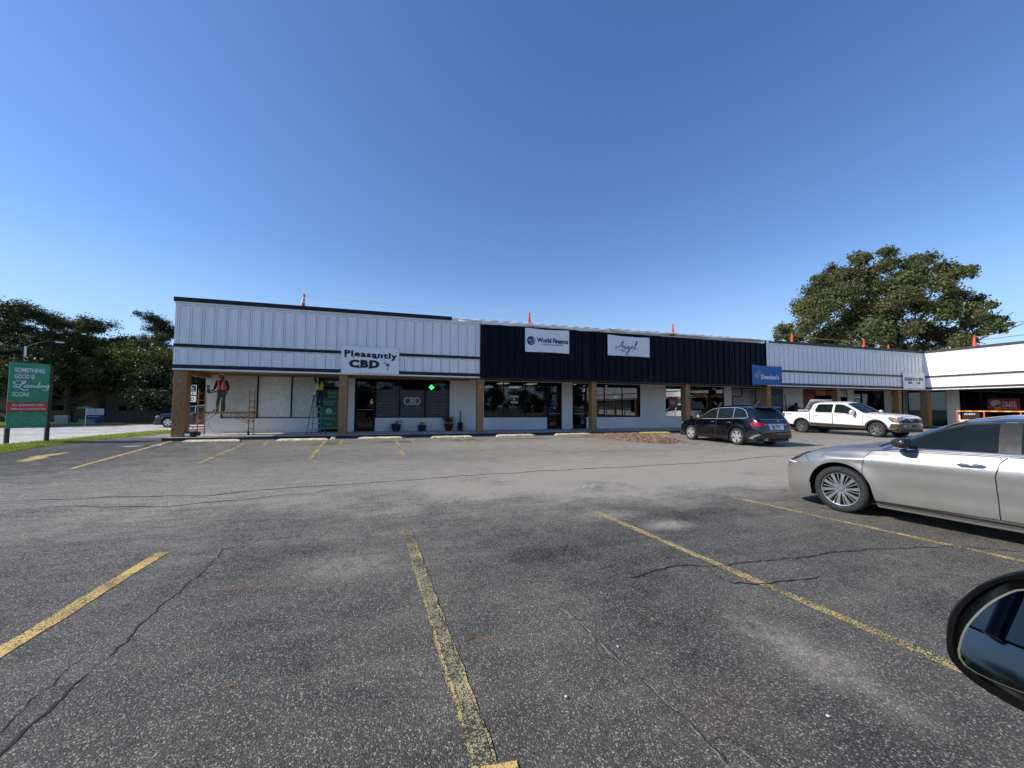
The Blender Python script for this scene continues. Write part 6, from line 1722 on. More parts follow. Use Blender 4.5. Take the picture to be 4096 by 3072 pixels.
# windscreen, roof glass line
mb = MB(); shS.patch(mb, [(-.68, -.46), (.68, -.46), (.55, -1.13), (-.55, -1.13)], 'T', .006, 0, .07); mb.build('windscreen', CDARK, sed, local=True, smooth=60, fix=False)
mb = MB(); shS.patch(mb, [(-.52, -2.55), (.52, -2.55), (.58, -3.2), (-.58, -3.2)], 'T', .006, 0, .07); mb.build('rear_window', CDARK, sed, local=True, smooth=60, fix=False)
mb = MB(); shS.strip(mb, open_curve([(-.60, .66), (-.70, .45), (-.76, .0), (-.78, -.40)]), .010, 'T', .003); shS.strip(mb, open_curve([(.60, .66), (.70, .45), (.76, .0), (.78, -.40)]), .010, 'T', .003); shS.strip(mb, [(-.74, -.42), (.74, -.42)], .05, 'T', .004); mb.build('bonnet_seam', MAT['black'], sed, local=True, fix=False)
mb = MB(); shS.patch(mb, [(-.34, .28), (.34, .28), (.42, .62), (-.42, .62)], 'F', .01, 0, .05); mb.build('grille', MAT['black'], sed, local=True, fix=False)
for sx_ in (-1, 1):
    for ya in (0, wbS): make_wheel(sed, sx_, .785, ya, .330, .235, .235, 'multi')

# ----- black crossover ----------------------------------------------------
suv = empty('crossover', (14.52, 15.22, 0), R(-1.5), 'black crossover parked nose in, rear towards the camera, beside the mulch', 'car')
wbK = -2.65
T = dict(
 zc=[(.93, .60), (.90, .78), (.78, .90), (.5, 1.0), (.1, 1.065), (-.25, 1.10), (-.38, 1.13), (-.7, 1.34), (-1.05, 1.54), (-1.35, 1.625), (-1.9, 1.655), (-2.6, 1.635), (-3.1, 1.585), (-3.30, 1.53), (-3.42, 1.36), (-3.56, 1.12), (-3.62, .98), (-3.68, .80), (-3.72, .62)],
 ze=[(.93, .57), (.9, .72), (.78, .84), (.5, .93), (.1, 1.0), (-.25, 1.03), (-.38, 1.05), (-.7, 1.25), (-1.05, 1.45), (-1.35, 1.535), (-1.9, 1.565), (-2.6, 1.545), (-3.1, 1.495), (-3.30, 1.43), (-3.42, 1.27), (-3.56, 1.07), (-3.62, .95), (-3.68, .78), (-3.72, .60)],
 zb=[(.93, .55), (.9, .70), (.78, .81), (.5, .89), (.1, .95), (-.3, .98), (-1.0, 1.005), (-2.0, 1.04), (-2.9, 1.08), (-3.3, 1.07), (-3.5, 1.0), (-3.62, .92), (-3.68, .76), (-3.72, .58)],
 wm=[(.93, .60), (.9, .72), (.78, .82), (.55, .89), (.2, .925), (-.5, .93), (-2.5, .935), (-3.1, .92), (-3.45, .87), (-3.62, .80), (-3.72, .72)],
 wb=[(.93, .56), (.9, .66), (.78, .76), (.55, .83), (.2, .865), (-.5, .875), (-2.5, .87), (-3.1, .84), (-3.45, .79), (-3.62, .74), (-3.72, .68)],
 we=[(.93, .5), (.9, .58), (.78, .66), (.55, .72), (.2, .78), (-.25, .80), (-.5, .76), (-.9, .68), (-1.3, .63), (-2.0, .61), (-3.0, .60), (-3.35, .60), (-3.5, .66), (-3.62, .68), (-3.72, .62)],
 zl=[(.93, .30), (.8, .22), (-.3, .21), (-2.3, .22), (-3.3, .27), (-3.72, .34)])
def crK(y, z):
    c = 0
    for ya in (0, wbK):
        r = math.hypot(y-ya, z-.36); c += .020*math.exp(-((r-.44)/.07)**2)
    c -= .015*math.exp(-((z-.48)/.10)**2) * (1 if -2.3 < y < -.3 else 0)
    return c
shK = Shell(T, -3.72, .93, [(0, .36, .40), (wbK, .36, .40)], .21, crease=crK)
build_shell(shK, PAINT_K, suv, [])
well(suv, shK, .90, 0, .36, .40); well(suv, shK, .90, wbK, .36, .40)
mb = MB(); mb.box(-.84, .84, -3.5, .8, .19, .34); mb.build('underbody', MAT['black'], suv, local=True)
for ax, sg in (('L', -1), ('R', 1)):
    wf = [(-.50, 1.045), (-.72, 1.20), (-1.02, 1.38), (-1.30, 1.475), (-1.48, 1.50), (-1.56, 1.065)]
    wr = [(-1.66, 1.07), (-1.58, 1.505), (-2.05, 1.515), (-2.32, 1.505), (-2.42, 1.105)]
    wq = [(-2.50, 1.11), (-2.40, 1.50), (-2.72, 1.475), (-2.95, 1.33), (-3.08, 1.15)]
    for q in (wf, wr, wq):
        mb = MB(); shK.patch(mb, q, ax, .006, 0, .06); win = mb.build('window', CDARK, suv, local=True, smooth=60, fix=False)
    mb = MB(); shK.strip(mb, open_curve([(-.45, 1.03), (-.72, 1.225), (-1.02, 1.405), (-1.3, 1.50), (-1.9, 1.54), (-2.5, 1.525), (-2.78, 1.48), (-3.0, 1.34), (-3.14, 1.14)]), .014, ax, .009)
    shK.strip(mb, open_curve([(-.45, 1.025), (-1.5, 1.05), (-2.4, 1.085), (-3.1, 1.125)]), .014, ax, .009)
    mb.build('chrome_trim', MAT['bright_alloy'], suv, local=True, fix=False)
    mb = MB(); shK.strip(mb, [(-1.51, 1.50), (-1.60, 1.06)], .05, ax, .009); shK.strip(mb, [(-2.36, 1.50), (-2.46, 1.10)], .05, ax, .009); mb.build('pillar_trim', MAT['alloy'], suv, local=True, fix=False)
    df = [(-.36, .99), (-.34, .70), (-.36, .45), (-.42, .34), (-1.52, .34), (-1.55, .7), (-1.58, 1.035), (-.9, 1.015)]
    dr_ = [(-1.60, 1.035), (-1.57, .7), (-1.54, .34), (-2.20, .34), (-2.30, .55), (-2.42, .78), (-2.46, 1.075)]
    for q, hy in ((df, -1.36), (dr_, -2.25)):
        mb = MB(); shK.strip(mb, q, .014, ax, .008, closed=True); mb.build('door_gap', MAT['rubber'], suv, local=True, fix=False)
        mb = MB(); shK.patch(mb, q, ax, .005, 0, .07); dd = mb.build('door', PAINT_K, suv, local=True, smooth=60, fix=False)
        l0, n0 = shK.hit(hy - .1, .92, ax); l1, n1 = shK.hit(hy + .1, .915, ax); mb = MB(); mb.tube([l0 + n0*.01, l0.lerp(l1, .3) + n0*.035, l0.lerp(l1, .7) + n0*.035, l1 + n1*.01], .015, 8); mb.build('handle', MAT['chrome'], dd, local=True, smooth=60)
    l, n = shK.hit(-.62, 1.06, ax); mb = MB()
    mb.lathe([(0, -.09), (.055, -.08), (.08, -.02), (.085, .04), (.08, .07), (0, .075)], l + Vector((sg*.15, 0, .07)), 16, 0, 'y'); mb.tube([l, l + Vector((sg*.12, 0, .04))], [.035, .03], 8); mb.build('mirror', MAT['chrome'], suv, local=True, smooth=60)
    mb = MB(); shK.patch(mb, [(.86, .72), (.82, .82), (.55, .86), (.6, .76)], ax, .008, 0, .04); hd = mb.build('headlight', LENS, suv, local=True, fix=False)
    mb = MB(); shK.patch(mb, [(.80, .74), (.70, .83), (.60, .84), (.64, .77)], ax, .012, 0, .04); mb.build('amber_lens', LAMP_A, hd, local=True, fix=False)
    # tail lamp wraps round the corner
    mb = MB(); shK.patch(mb, [(-3.30, .93), (-3.32, .83), (-3.5, .78), (-3.67, .80), (-3.64, .93), (-3.5, .98)], ax, .010, 0, .04)
    shK.patch(mb, [(sg*.40, .82), (sg*.44, .90), (sg*.66, .95), (sg*.76, .93), (sg*.77, .80), (sg*.6, .79)], 'B', .010, 0, .05); tl = mb.build('tail_light', LAMP_R, suv, local=True, fix=False)
    mb = MB(); shK.patch(mb, [(sg*.42, .835), (sg*.44, .875), (sg*.56, .90), (sg*.56, .845)], 'B', .016, 0, .04); mb.build('reverse_lens', LENS, tl, local=True, fix=False)
    mb = MB(); mb.lathe([(.032, 0), (.045, .0), (.045, .12)], (sg*.55, -3.75, .30), 16, 0, 'y'); mb.build('exhaust_pipe', MAT['chrome'], suv, local=True, smooth=40)
    mb = MB(); shK.patch(mb, [(-3.2, .30), (-3.35, .42), (-3.60, .50), (-3.68, .48), (-3.45, .36), (-3.40, .29)], ax, .014, 0, .04); mb.build('bumper_accent', MAT['alloy'], suv, local=True, fix=False)
    for ya in (0, wbK):
        mb = MB(); mb.bar((sg*.86, ya - .38, .20), (sg*.86, ya - .43, .36), .16, .012); mb.build('mud_flap', MAT['rubber'], suv, local=True)
mb = MB(); shK.patch(mb, [(-.60, 1.10), (.60, 1.10), (.54, 1.47), (-.54, 1.47)], 'B', .008, 0, .07); rwn = mb.build('rear_window', CDARK, suv, local=True, smooth=60, fix=False)
mb = MB(); shK.strip(mb, [(-.05, 1.13), (.42, 1.17)], .022, 'B', .022); mb.build('wiper', MAT['rubber'], rwn, local=True, fix=False)
mb = MB(); shK.strip(mb, [(-.66, 1.075), (.66, 1.075)], .016, 'B', .009); shK.strip(mb, [(-.64, 1.09), (-.57, 1.49)], .014, 'B', .010); shK.strip(mb, [(.64, 1.09), (.57, 1.49)], .014, 'B', .010); mb.build('window_edge_trim', MAT['alloy'], suv, local=True, fix=False)
mb = MB(); mb.add([(-.60, -3.20, 1.60), (.60, -3.20, 1.60), (.58, -3.50, 1.555), (-.58, -3.50, 1.555), (-.58, -3.14, 1.555), (.58, -3.14, 1.555), (.56, -3.49, 1.525), (-.56, -3.49, 1.525)], [(0, 1, 2, 3), (4, 7, 6, 5), (3, 2, 6, 7), (0, 3, 7, 4), (1, 5, 6, 2)]); mb.build('spoiler', PAINT_K, suv, local=True, smooth=30)
mb = MB(); shK.patch(mb, [(-.34, .68), (.34, .68), (.40, .90), (-.40, .90)], 'B', .010, 0, .06); tg = mb.build('plate_surround', MAT['alloy'], suv, local=True, fix=False)
mb = MB(); bk = Board((0, -3.705, .80), (1, 0, .0)); bk.rect(mb, -.155, .155, -.10, .07, .035, 0); bk.text(mb, 'VI WIL', -.13, .13, -.045, .025, .040, 1, bold=.02); bk.rect(mb, -.1, .1, .035, .055, .040, 1); mb.build('number_plate', [MAT['white'], NAVY], suv, local=True, fix=False)
mb = MB(); bk.disc(mb, 0, .22, .035, .06, 0); mb.build('badge', MAT['chrome'], suv, local=True, fix=False)
mb = MB(); shK.patch(mb, [(-.62, .36), (.62, .36), (.66, .50), (-.66, .50)], 'B', .008, 0, .07); mb.build('lower_bumper', MAT['dark_plastic'], suv, local=True, fix=False)
mb = MB(); shK.strip(mb, [(-.50, .545), (-.36, .545)], .03, 'B', .014); shK.strip(mb, [(.50, .545), (.36, .545)], .03, 'B', .014); mb.build('reflector', LAMP_R, suv, local=True, fix=False)
mb = MB(); mb.tube([(-.0, -2.75, 1.63), (.02, -2.95, 1.82)], [.008, .004], 6); mb.build('antenna', MAT['bright_alloy'], suv, local=True)
mb = MB(); shK.patch(mb, [(-.70, -.42), (.70, -.42), (.60, -1.22), (-.60, -1.22)], 'T', .006, 0, .08); mb.build('windscreen', CDARK, suv, local=True, smooth=60, fix=False)
for sx_ in (-1, 1):
    for ya in (0, wbK): make_wheel(suv, sx_, .80, ya, .352, .235, .245, 'five')

# ----- white pickup: nose towards the camera's right -----------------------
trk = empty('pickup_truck', (25.78, 14.15, 0), PI + R(-.5), 'white crew cab pickup with bronze lower trim and open bed toolbox', 'truck')
wbT = -3.98
T = dict(
 zc=[(.95, .74), (.93, 1.0), (.86, 1.17), (.6, 1.235), (0, 1.28), (-.5, 1.31), (-.62, 1.34), (-1.0, 1.56), (-1.4, 1.80), (-1.6, 1.90), (-2.0, 1.955), (-2.7, 1.965), (-3.2, 1.945), (-3.36, 1.90), (-3.46, 1.60), (-3.50, 1.38), (-3.52, 1.335), (-5.24, 1.335), (-5.27, 1.30)],
 ze=[(.95, .72), (.93, .96), (.86, 1.11), (.6, 1.17), (0, 1.21), (-.5, 1.235), (-.62, 1.26), (-1.0, 1.47), (-1.4, 1.71), (-1.6, 1.80), (-2.0, 1.85), (-2.7, 1.86), (-3.2, 1.84), (-3.36, 1.80), (-3.46, 1.56), (-3.50, 1.375), (-3.52, 1.33), (-5.24, 1.33), (-5.27, 1.29)],
 zb=[(.95, .70), (.93, .94), (.86, 1.08), (.6, 1.13), (0, 1.17), (-.6, 1.19), (-1.3, 1.20), (-3.2, 1.26), (-3.46, 1.29), (-3.52, 1.30), (-5.24, 1.30), (-5.27, 1.27)],
 wm=[(.95, .86), (.93, .92), (.8, .985), (.5, 1.005), (-.5, 1.01), (-5.0, 1.01), (-5.2, 1.0), (-5.27, .97)],
 wb=[(.95, .84), (.93, .90), (.8, .955), (.5, .965), (-.5, .965), (-3.4, .96), (-3.55, .975), (-5.2, .965), (-5.27, .94)],
 we=[(.95, .80), (.93, .84), (.8, .88), (.5, .90), (-.4, .90), (-.7, .86), (-1.1, .80), (-1.6, .745), (-2.5, .735), (-3.3, .735), (-3.46, .82), (-3.52, .955), (-5.2, .95), (-5.27, .93)],
 zl=[(.95, .52), (.86, .46), (.5, .44), (-.5, .44), (-3.4, .46), (-4.8, .54), (-5.27, .62)])
def crT(y, z):
    c = 0
    for ya in (0, wbT):
        r = math.hypot(y-ya, z-.42); c += .028*math.exp(-((r-.53)/.07)**2)
    c -= .010*math.exp(-((z-1.02)/.05)**2) * (1 if y < -.6 else 0)
    return c
shT = Shell(T, -5.27, .95, [(0, .42, .475), (wbT, .42, .475)], .44, crease=crT)
shT.mesh()
# open load bed: drop the deck faces behind the cab
F2 = []
for f in shT.F:
    if len(f) == 4:
        c = sum((Vector(shT.V[i]) for i in f), Vector())/4
        if c.y < -3.56 and abs(c.x) < .86 and c.z > 1.2: continue
    F2.append(f)
mb = MB(); mb.add(shT.V, F2); mb.build('body', PAINT_W, trk, local=True, smooth=38)
mb = MB(); mb.box(-.86, .86, -5.22, -3.58, .72, .76); mb.box(-.90, -.86, -5.22, -3.58, .72, 1.325); mb.box(.86, .90, -5.22, -3.58, .72, 1.325); mb.box(-.86, .86, -5.24, -5.20, .72, 1.325); mb.box(-.86, .86, -3.60, -3.56, .72, 1.33)
mb.box(-1.0, -.85, -5.22, -3.56, 1.333, 1.35); mb.box(.85, 1.0, -5.22, -3.56, 1.333, 1.35); mb.build('load_bed', MAT['dark_plastic'], trk, local=True)
well(trk, shT, .98, 0, .42, .475); well(trk, shT, .98, wbT, .42, .475)
mb = MB(); mb.box(-.80, .80, -5.1, .7, .42, .58); mb.box(-.5, .5, -5.0, .2, .30, .42); mb.build('underbody', MAT['black'], trk, local=True)
for ax, sg in (('L', -1), ('R', 1)):
    wf = [(-.95, 1.30), (-1.02, 1.40), (-1.30, 1.57), (-1.62, 1.74), (-1.85, 1.785), (-2.10, 1.79), (-2.10, 1.285), (-1.55, 1.265), (-1.35, 1.22), (-1.0, 1.215)]
    wr = [(-2.22, 1.29), (-2.22, 1.795), (-2.95, 1.80), (-3.10, 1.76), (-3.20, 1.40), (-3.12, 1.31)]
    for q in (wf, wr):
        mb = MB(); shT.patch(mb, q, ax, .007, 0, .07); mb.build('window', CDARK, trk, local=True, smooth=60, fix=False)
    df = [(-.62, 1.16), (-.60, .80), (-.62, .56), (-2.14, .56), (-2.16, 1.24), (-1.55, 1.225), (-1.38, 1.18)]
    dr_ = [(-2.18, 1.24), (-2.16, .56), (-3.02, .56), (-3.14, .70), (-3.26, .95), (-3.28, 1.27)]
    for q, hy in ((df, -1.98), (dr_, -3.06)):
        mb = MB(); shT.strip(mb, q, .016, ax, .009, closed=True); mb.build('door_gap', MAT['dark_steel'], trk, local=True, fix=False)
        mb = MB(); shT.patch(mb, q, ax, .005, 0, .08); dd = mb.build('door', PAINT_W, trk, local=True, smooth=60, fix=False)
        l0, n0 = shT.hit(hy - .1, 1.12, ax); l1, n1 = shT.hit(hy + .1, 1.12, ax); mb = MB(); mb.tube([l0 + n0*.01, l0.lerp(l1, .3) + n0*.04, l0.lerp(l1, .7) + n0*.04, l1 + n1*.01], .018, 8); mb.build('handle', PAINT_W, dd, local=True, smooth=60)
        mb = MB(); shT.strip(mb, [(hy - .12, 1.095), (hy + .12, 1.095)], .02, ax, .007); mb.build('handle_recess', MAT['dark_steel'], dd, local=True, fix=False)
    mb = MB(); shT.strip(mb, [(-3.50, 1.32), (-3.47, .9), (-3.46, .50)], .035, ax, .004); mb.build('bed_gap', MAT['black'], trk, local=True, fix=False)
    mb = MB(); shT.patch(mb, [(-.52, .44), (-.50, .60), (-3.44, .68), (-3.44, .46)], ax, .009, 0, .1); shT.patch(mb, [(-3.50, .48), (-3.50, .68), (-3.52, .68), (-3.53, .50)], ax, .009, 0, .1)
    mb.build('lower_trim', BRONZE, trk, local=True, smooth=60, fix=False)
    for ya in (0, wbT):
        mb = MB(); shT.strip(mb, [(ya + .512*math.cos(a), .42 + .512*math.sin(a)) for a in [(-.05 + (PI+.1)*k/24) for k in range(25)]], .07, ax, .012); mb.build('arch_trim', BRONZE, trk, local=True, smooth=60, fix=False)
    l, n = shT.hit(-1.02, 1.23, ax); mb = MB(); mb.tube([l, l + Vector((sg*.14, 0, .02))], [.05, .04], 8); mr_ = mb.build('mirror', MAT['dark_plastic'], trk, local=True, smooth=60)
    mb = MB(); mb.lathe([(0, -.08), (.10, -.07), (.135, -.01), (.14, .06), (.12, .08), (0, .085)], l + Vector((sg*.24, 0, .10)), 16, 0, 'y'); mb.build('mirror_shell', PAINT_W, mr_, local=True, smooth=60)
    mb = MB(); shT.strip(mb, [(-.42, 1.075), (-.16, 1.075)], .03, ax, .010); mb.build('badge', MAT['dark_steel'], trk, local=True, fix=False)
    mb = MB(); shT.patch(mb, [(-5.22, .96), (-5.22, 1.24), (-5.08, 1.24), (-5.08, 1.08), (-5.14, .96)], ax, .010, 0, .06); mb.build('tail_light', LAMP_R, trk, local=True, fix=False)
    # rear quarter lettering
    mb = MB(); vs, fs = text_geo('FX4', bold=.02); vs = fit(vs, 0, .36, 1.13, 1.22)
    out = []
    for a, b in vs: yy = -4.98 + a if sg > 0 else -4.62 - a; l_, n_ = shT.hit(yy, b, ax); out.append(l_ + n_*.008)
    mb.add(out, fs); mb.build('bed_lettering', M('decal_purple', (.12, .03, .09), .5), trk, local=True, fix=False)
    hl = [(.94, .80), (.95, 1.04), (.62, 1.10), (.52, 1.06), (.60, .94), (.70, .84)]
    mb = MB(); shT.patch(mb, hl, ax, .010, 0, .05); shT.patch(mb, [(sg*.62, .80), (sg*.90, .80), (sg*.90, 1.06), (sg*.62, 1.06)], 'F', .012, 0, .06); hd = mb.build('headlight', LENS, trk, local=True, fix=False)
    mb = MB(); shT.patch(mb, [(.90, .84), (.90, 1.0), (.78, 1.02), (.80, .85)], ax, .016, 0, .04); mb.build('amber_lens', LAMP_A, hd, local=True, fix=False)
# front end
mb = MB()
for k, z in enumerate((.83, .905, .98, 1.055)): shT.strip(mb, [(-.60, z), (.60, z)], .05, 'F', .03)
shT.strip(mb, [(-.61, .80), (.61, .80), (.61, 1.09), (-.61, 1.09)], .03, 'F', .034, closed=True); mb.build('grille_bars', MAT['chrome'], trk, local=True, fix=False)
mb = MB(); shT.patch(mb, [(-.62, .79), (.62, .79), (.62, 1.10), (-.62, 1.10)], 'F', .012, 0, .1); mb.build('grille', MAT['black'], trk, local=True, fix=False)
mb = MB(); bf = Board((0, .955, .945), (-1, 0, 0)); bf.disc(mb, 0, 0, .07, .05, 0, 28, 1.9); bf.disc(mb, 0, 0, .06, .055, 1, 28, 1.95); mb.build('oval_badge', [MAT['chrome'], M('badge_blue', (.01, .02, .06), .3)], trk, local=True, fix=False)
mb = MB(); n_ = 16; vs = []
for k in range(n_+1):
    x_ = -1.0 + 2.0*k/n_; yb = 1.06 - .16*abs(x_)**3.2
    vs += [(x_, yb, .47), (x_, yb + .03, .58), (x_, yb + .02, .72), (x_, yb - .06, .76)]
mb.add(vs, [(4*k+j, 4*k+j+1, 4*k+j+5, 4*k+j+4) for k in range(n_) for j in range(3)]); mb.box(-1.0, -.95, .45, .92, .48, .74); mb.box(.95, 1.0, .45, .92, .48, .74); bp_ = mb.build('front_bumper', BRONZE, trk, local=True, smooth=50)
mb = MB(); mb.box(-.70, -.52, 1.02, 1.065, .60, .68); mb.box(.52, .70, 1.02, 1.065, .60, .68); mb.build('fog_light', LENS, bp_, local=True); mb = MB(); mb.box(-.16, .16, 1.085, 1.10, .58, .72); mb.build('front_plate', MAT['dark_steel'], bp_, local=True); mb = MB(); mb.box(-.9, .9, .6, .98, .30, .47); mb.build('air_dam', MAT['dark_plastic'], bp_, local=True, bevel=.03)
mb = MB(); mb.box(-.98, .98, -5.42, -5.25, .52, .74); mb.build('rear_bumper', MAT['black'], trk, local=True, bevel=.03)
mb = MB(); shT.patch(mb, [(-.80, -.66), (.80, -.66), (.68, -1.52), (-.68, -1.52)], 'T', .006, 0, .1); mb.build('windscreen', CDARK, trk, local=True, smooth=60, fix=False)
mb = MB(); shT.strip(mb, [(-.72, -.62), (.72, -.62)], .07, 'T', .008); mb.build('cowl', MAT['dark_plastic'], trk, local=True, fix=False)
mb = MB(); shT.strip(mb, open_curve([(-.62, .72), (-.66, .3), (-.68, -.5)]), .03, 'T', .012); shT.strip(mb, open_curve([(.62, .72), (.66, .3), (.68, -.5)]), .03, 'T', .012); mb.build('bonnet_crease', PAINT_W, trk, local=True, fix=False)
# bed toolbox with raised lid
mb = MB(); mb.box(-.93, .93, -4.25, -3.64, 1.10, 1.47); tb = mb.build('toolbox', MAT['bright_alloy'], trk, local=True, bevel=.015)
mb = MB(); mb.obox((0, -3.62, 1.76), (.93, 0, 0), (0, .20, .34), (0, .012, -.008)); mb.build('lid', MAT['bright_alloy'], tb, local=True); mb = MB()
for sg in (-1, 1): mb.tube([(sg*.88, -4.15, 1.45), (sg*.88, -3.52, 1.90)], .015, 6)
mb.build('lid_strut', MAT['dark_steel'], tb, local=True)
mb = MB(); mb.box(-.96, -.90, -4.75, -4.2, 1.35, 1.47); mb.build('side_rail_box', MAT['bright_alloy'], trk, local=True)
for sx_ in (-1, 1):
    for ya in (0, wbT): make_wheel(trk, sx_, .88, ya, .405, .27, .262, 'six')

# ----- dark crossover passing on the road ----------------------------------
far = copy_tree(suv)
far.name = 'crossover'; far['label'] = 'black crossover driving on the road, half hidden by the left corner post'
for o in list(far.children_recursive): o.name = o.name
far.rotation_euler = (0, 0, R(88)); far.location = (-15.2, 33.9, -.03)

# ----- own car: the door mirror beside the camera --------------------------
own = empty('car', (1.1, .1, 0), 0, 'black oval door mirror of the camera car at the lower right edge', 'car')
og = [(0.375, 1.234), (0.415, 1.203), (0.444, 1.167), (0.468, 1.122), (0.476, 1.068), (0.472, 1.038), (0.453, 1.019), (0.422, 1.008), (0.385, 1.004), (.33, 1.006), (.26, 1.014), (.20, 1.03), (.175, 1.06), (.168, 1.11), (.175, 1.17), (.20, 1.215), (.25, 1.24), (.32, 1.246)]
def ringc(pts, k=4): return closed_curve(pts, k)
O2 = ringc(og); cen = Vector((.32, 1.12))
mb = MB(); layers = [(0.0, .985), (.0, 1.0), (.012, 1.012), (.03, 1.012), (.06, .98), (.10, .86), (.13, .62), (.145, .3)]
vs = []; n_ = len(O2)
for dx, sc in layers:
    for p in O2: q = cen + (p - cen)*sc; vs.append((1.0 + dx, q.x, q.y))
fs = [(i*n_+k, i*n_+(k+1) % n_, (i+1)*n_+(k+1) % n_, (i+1)*n_+k) for i in range(len(layers)-1) for k in range(n_)] + [tuple((len(layers)-1)*n_+k for k in range(n_))]
mb.add(vs, fs); JET = M('jet_black_plastic', (.0035, .0035, .004), .35, var=.1, spec=.25)
hs_ = mb.build('mirror_housing', JET, own, smooth=50)
gg = [(0.377, 1.203), (0.395, 1.189), (0.416, 1.16), (0.435, 1.117), (0.442, 1.078), (0.44, 1.062), (0.43, 1.051), (0.409, 1.046), (0.383, 1.044), (.33, 1.044), (.26, 1.05), (.22, 1.062), (.208, 1.10), (.212, 1.155), (.235, 1.195), (.28, 1.21), (.33, 1.212)]
G2 = ringc(gg); m_ = len(G2)
mb = MB(); ring_o = [cen + (p-cen)*.985 for p in O2]
# bezel: rubber rim sloping in from the shell edge to the glass
K = 72
def resamp(P, n):
    out = []
    for k in range(n):
        a = 2*PI*k/n; d = Vector((math.cos(a), math.sin(a))); best = None
        for i in range(len(P)):
            p, q = P[i]-cen, P[(i+1) % len(P)]-cen; e = q-p; den = d.x*e.y - d.y*e.x
            if abs(den) < 1e-12: continue
            t_ = (p.x*e.y - p.y*e.x)/den; u_ = (p.x*d.y - p.y*d.x)/den
            if t_ > 0 and -1e-6 <= u_ <= 1+1e-6: best = t_ if best is None else max(best, t_)
        out.append(cen + d*(best or .1))
    return out
ro, rg = resamp(O2, K), resamp(G2, K)
vs = []
for t_, dx in ((0, .0), (.12, -.006), (.35, -.004), (.45, .004), (.9, .012), (1.0, .018)):
    for k in range(K):
        q = ro[k].lerp(rg[k], t_)*1.0; f_ = t_**3; vs.append((1.0 + dx + f_*(-(q.x-cen.x)*.36 + (q.y-cen.y)*.16), q.x, q.y))
mb.add(vs, [(i*K+k, i*K+(k+1) % K, (i+1)*K+(k+1) % K, (i+1)*K+k) for i in range(5) for k in range(K)]); mb.build('bezel', JET, hs_, smooth=50)
mb = MB(); mb.add([(1.0 + .016 - (q.x-cen.x)*.36 + (q.y-cen.y)*.16, q.x, q.y) for q in rg] + [(1.016, cen.x, cen.y)], [(k, (k+1) % K, K) for k in range(K)])
mt = NT('mirror_silver'); mg = mt.n('BsdfGlossy'); mt.set(mg.inputs[0], (.20, .24, .27)); mg.inputs[1].default_value = .01
mb.build('mirror_glass', mt.done(mg.outputs[0]), hs_, smooth=50)
mb = MB(); vs = [(1.0 + .0135 - (q.x-cen.x)*.36 + (q.y-cen.y)*.16, (cen + (q-cen)*s_).x, (cen + (q-cen)*s_).y) for s_ in (.985, 1.012) for q in rg]; mb.add(vs, [(k, (k+1) % K, K+(k+1) % K, K+k) for k in range(K)]); mb.build('glass_edge', M('glass_edge', (.12, .12, .09), .4), hs_, fix=False)
mb = MB(); mb.tube([(1.05, .20, 1.06), (1.10, .08, 1.03), (1.12, -.02, 1.02)], [.035, .03, .04], 12); mb.build('mirror_arm', MAT['dark_plastic'], own, smooth=60)
# the door and wing that carry it, just outside the frame
mb = MB(); vs = []; prof = [(-.10, .30), (-.02, .45), (.0, .75), (-.03, .98), (-.06, 1.03)]
ys_ = [1.02, 1.3, 1.8, 2.3, 2.7]
for i, x_ in enumerate(ys_):
    k_ = 1 - .22*(i/4)**2
    for (yy, zz) in prof: vs.append((x_, yy - .12*(i/4)**3, zz*k_))
mb.add(vs, [(5*i+j, 5*i+j+1, 5*i+j+6, 5*i+j+5) for i in range(4) for j in range(4)]); mb.build('front_wing', PAINT_K, own, smooth=60)
mb = MB(); vs = []
for x_ in (-.25, .2, .65, 1.01):
    for (yy, zz) in prof: vs.append((x_, yy - (.0), zz))
mb.add(vs, [(5*i+j, 5*i+j+1, 5*i+j+6, 5*i+j+5) for i in range(3) for j in range(4)]); mb.build('door', PAINT_K, own, smooth=60)

mb = MB(); vs = []
for x_ in (-.26, -.9, -1.6, -2.3, -3.1):
    for (yy, zz) in prof: vs.append((x_, yy - (.02 if x_ > -2 else .08), zz))
mb.add(vs, [(5*i+j, 5*i+j+1, 5*i+j+6, 5*i+j+5) for i in range(4) for j in range(4)]); rd_ = mb.build('rear_door', PAINT_K, own, smooth=60)
mb = MB(); mb.add([(-.6, -.08, 1.04), (-2.3, -.10, 1.06), (-2.1, -.26, 1.42), (-.7, -.24, 1.50)], [(0, 1, 2, 3)]); mb.build('rear_window', CDARK, own, fix=False)
mb = MB(); mb.tube([(-1.2, .01, .9), (-1.15, .035, .9), (-.98, .035, .9), (-.93, .01, .9)], .014, 8); mb.build('handle', MAT['chrome'], rd_, smooth=60)

mb = MB(); mb.add([(.95, -.08, 1.035), (-.55, -.08, 1.04), (-.60, -.24, 1.50), (.15, -.24, 1.50)], [(0, 1, 2, 3)]); mb.build('front_window', CDARK, own, fix=False)
mb = MB(); mb.tube([(.98, -.07, 1.03), (.6, -.15, 1.30), (.15, -.25, 1.52), (-.6, -.26, 1.54), (-1.6, -.27, 1.52), (-2.3, -.2, 1.36), (-2.7, -.12, 1.06)], .03, 10); mb.tube([(-.58, -.08, 1.03), (-.64, -.25, 1.52)], .035, 8); mb.build('roof_rail', PAINT_K, own, smooth=60)
mb = MB(); mb.box(-2.3, .2, -1.6, -.32, .6, 1.48); mb.build('cabin', SEAT, own, bevel=.05)
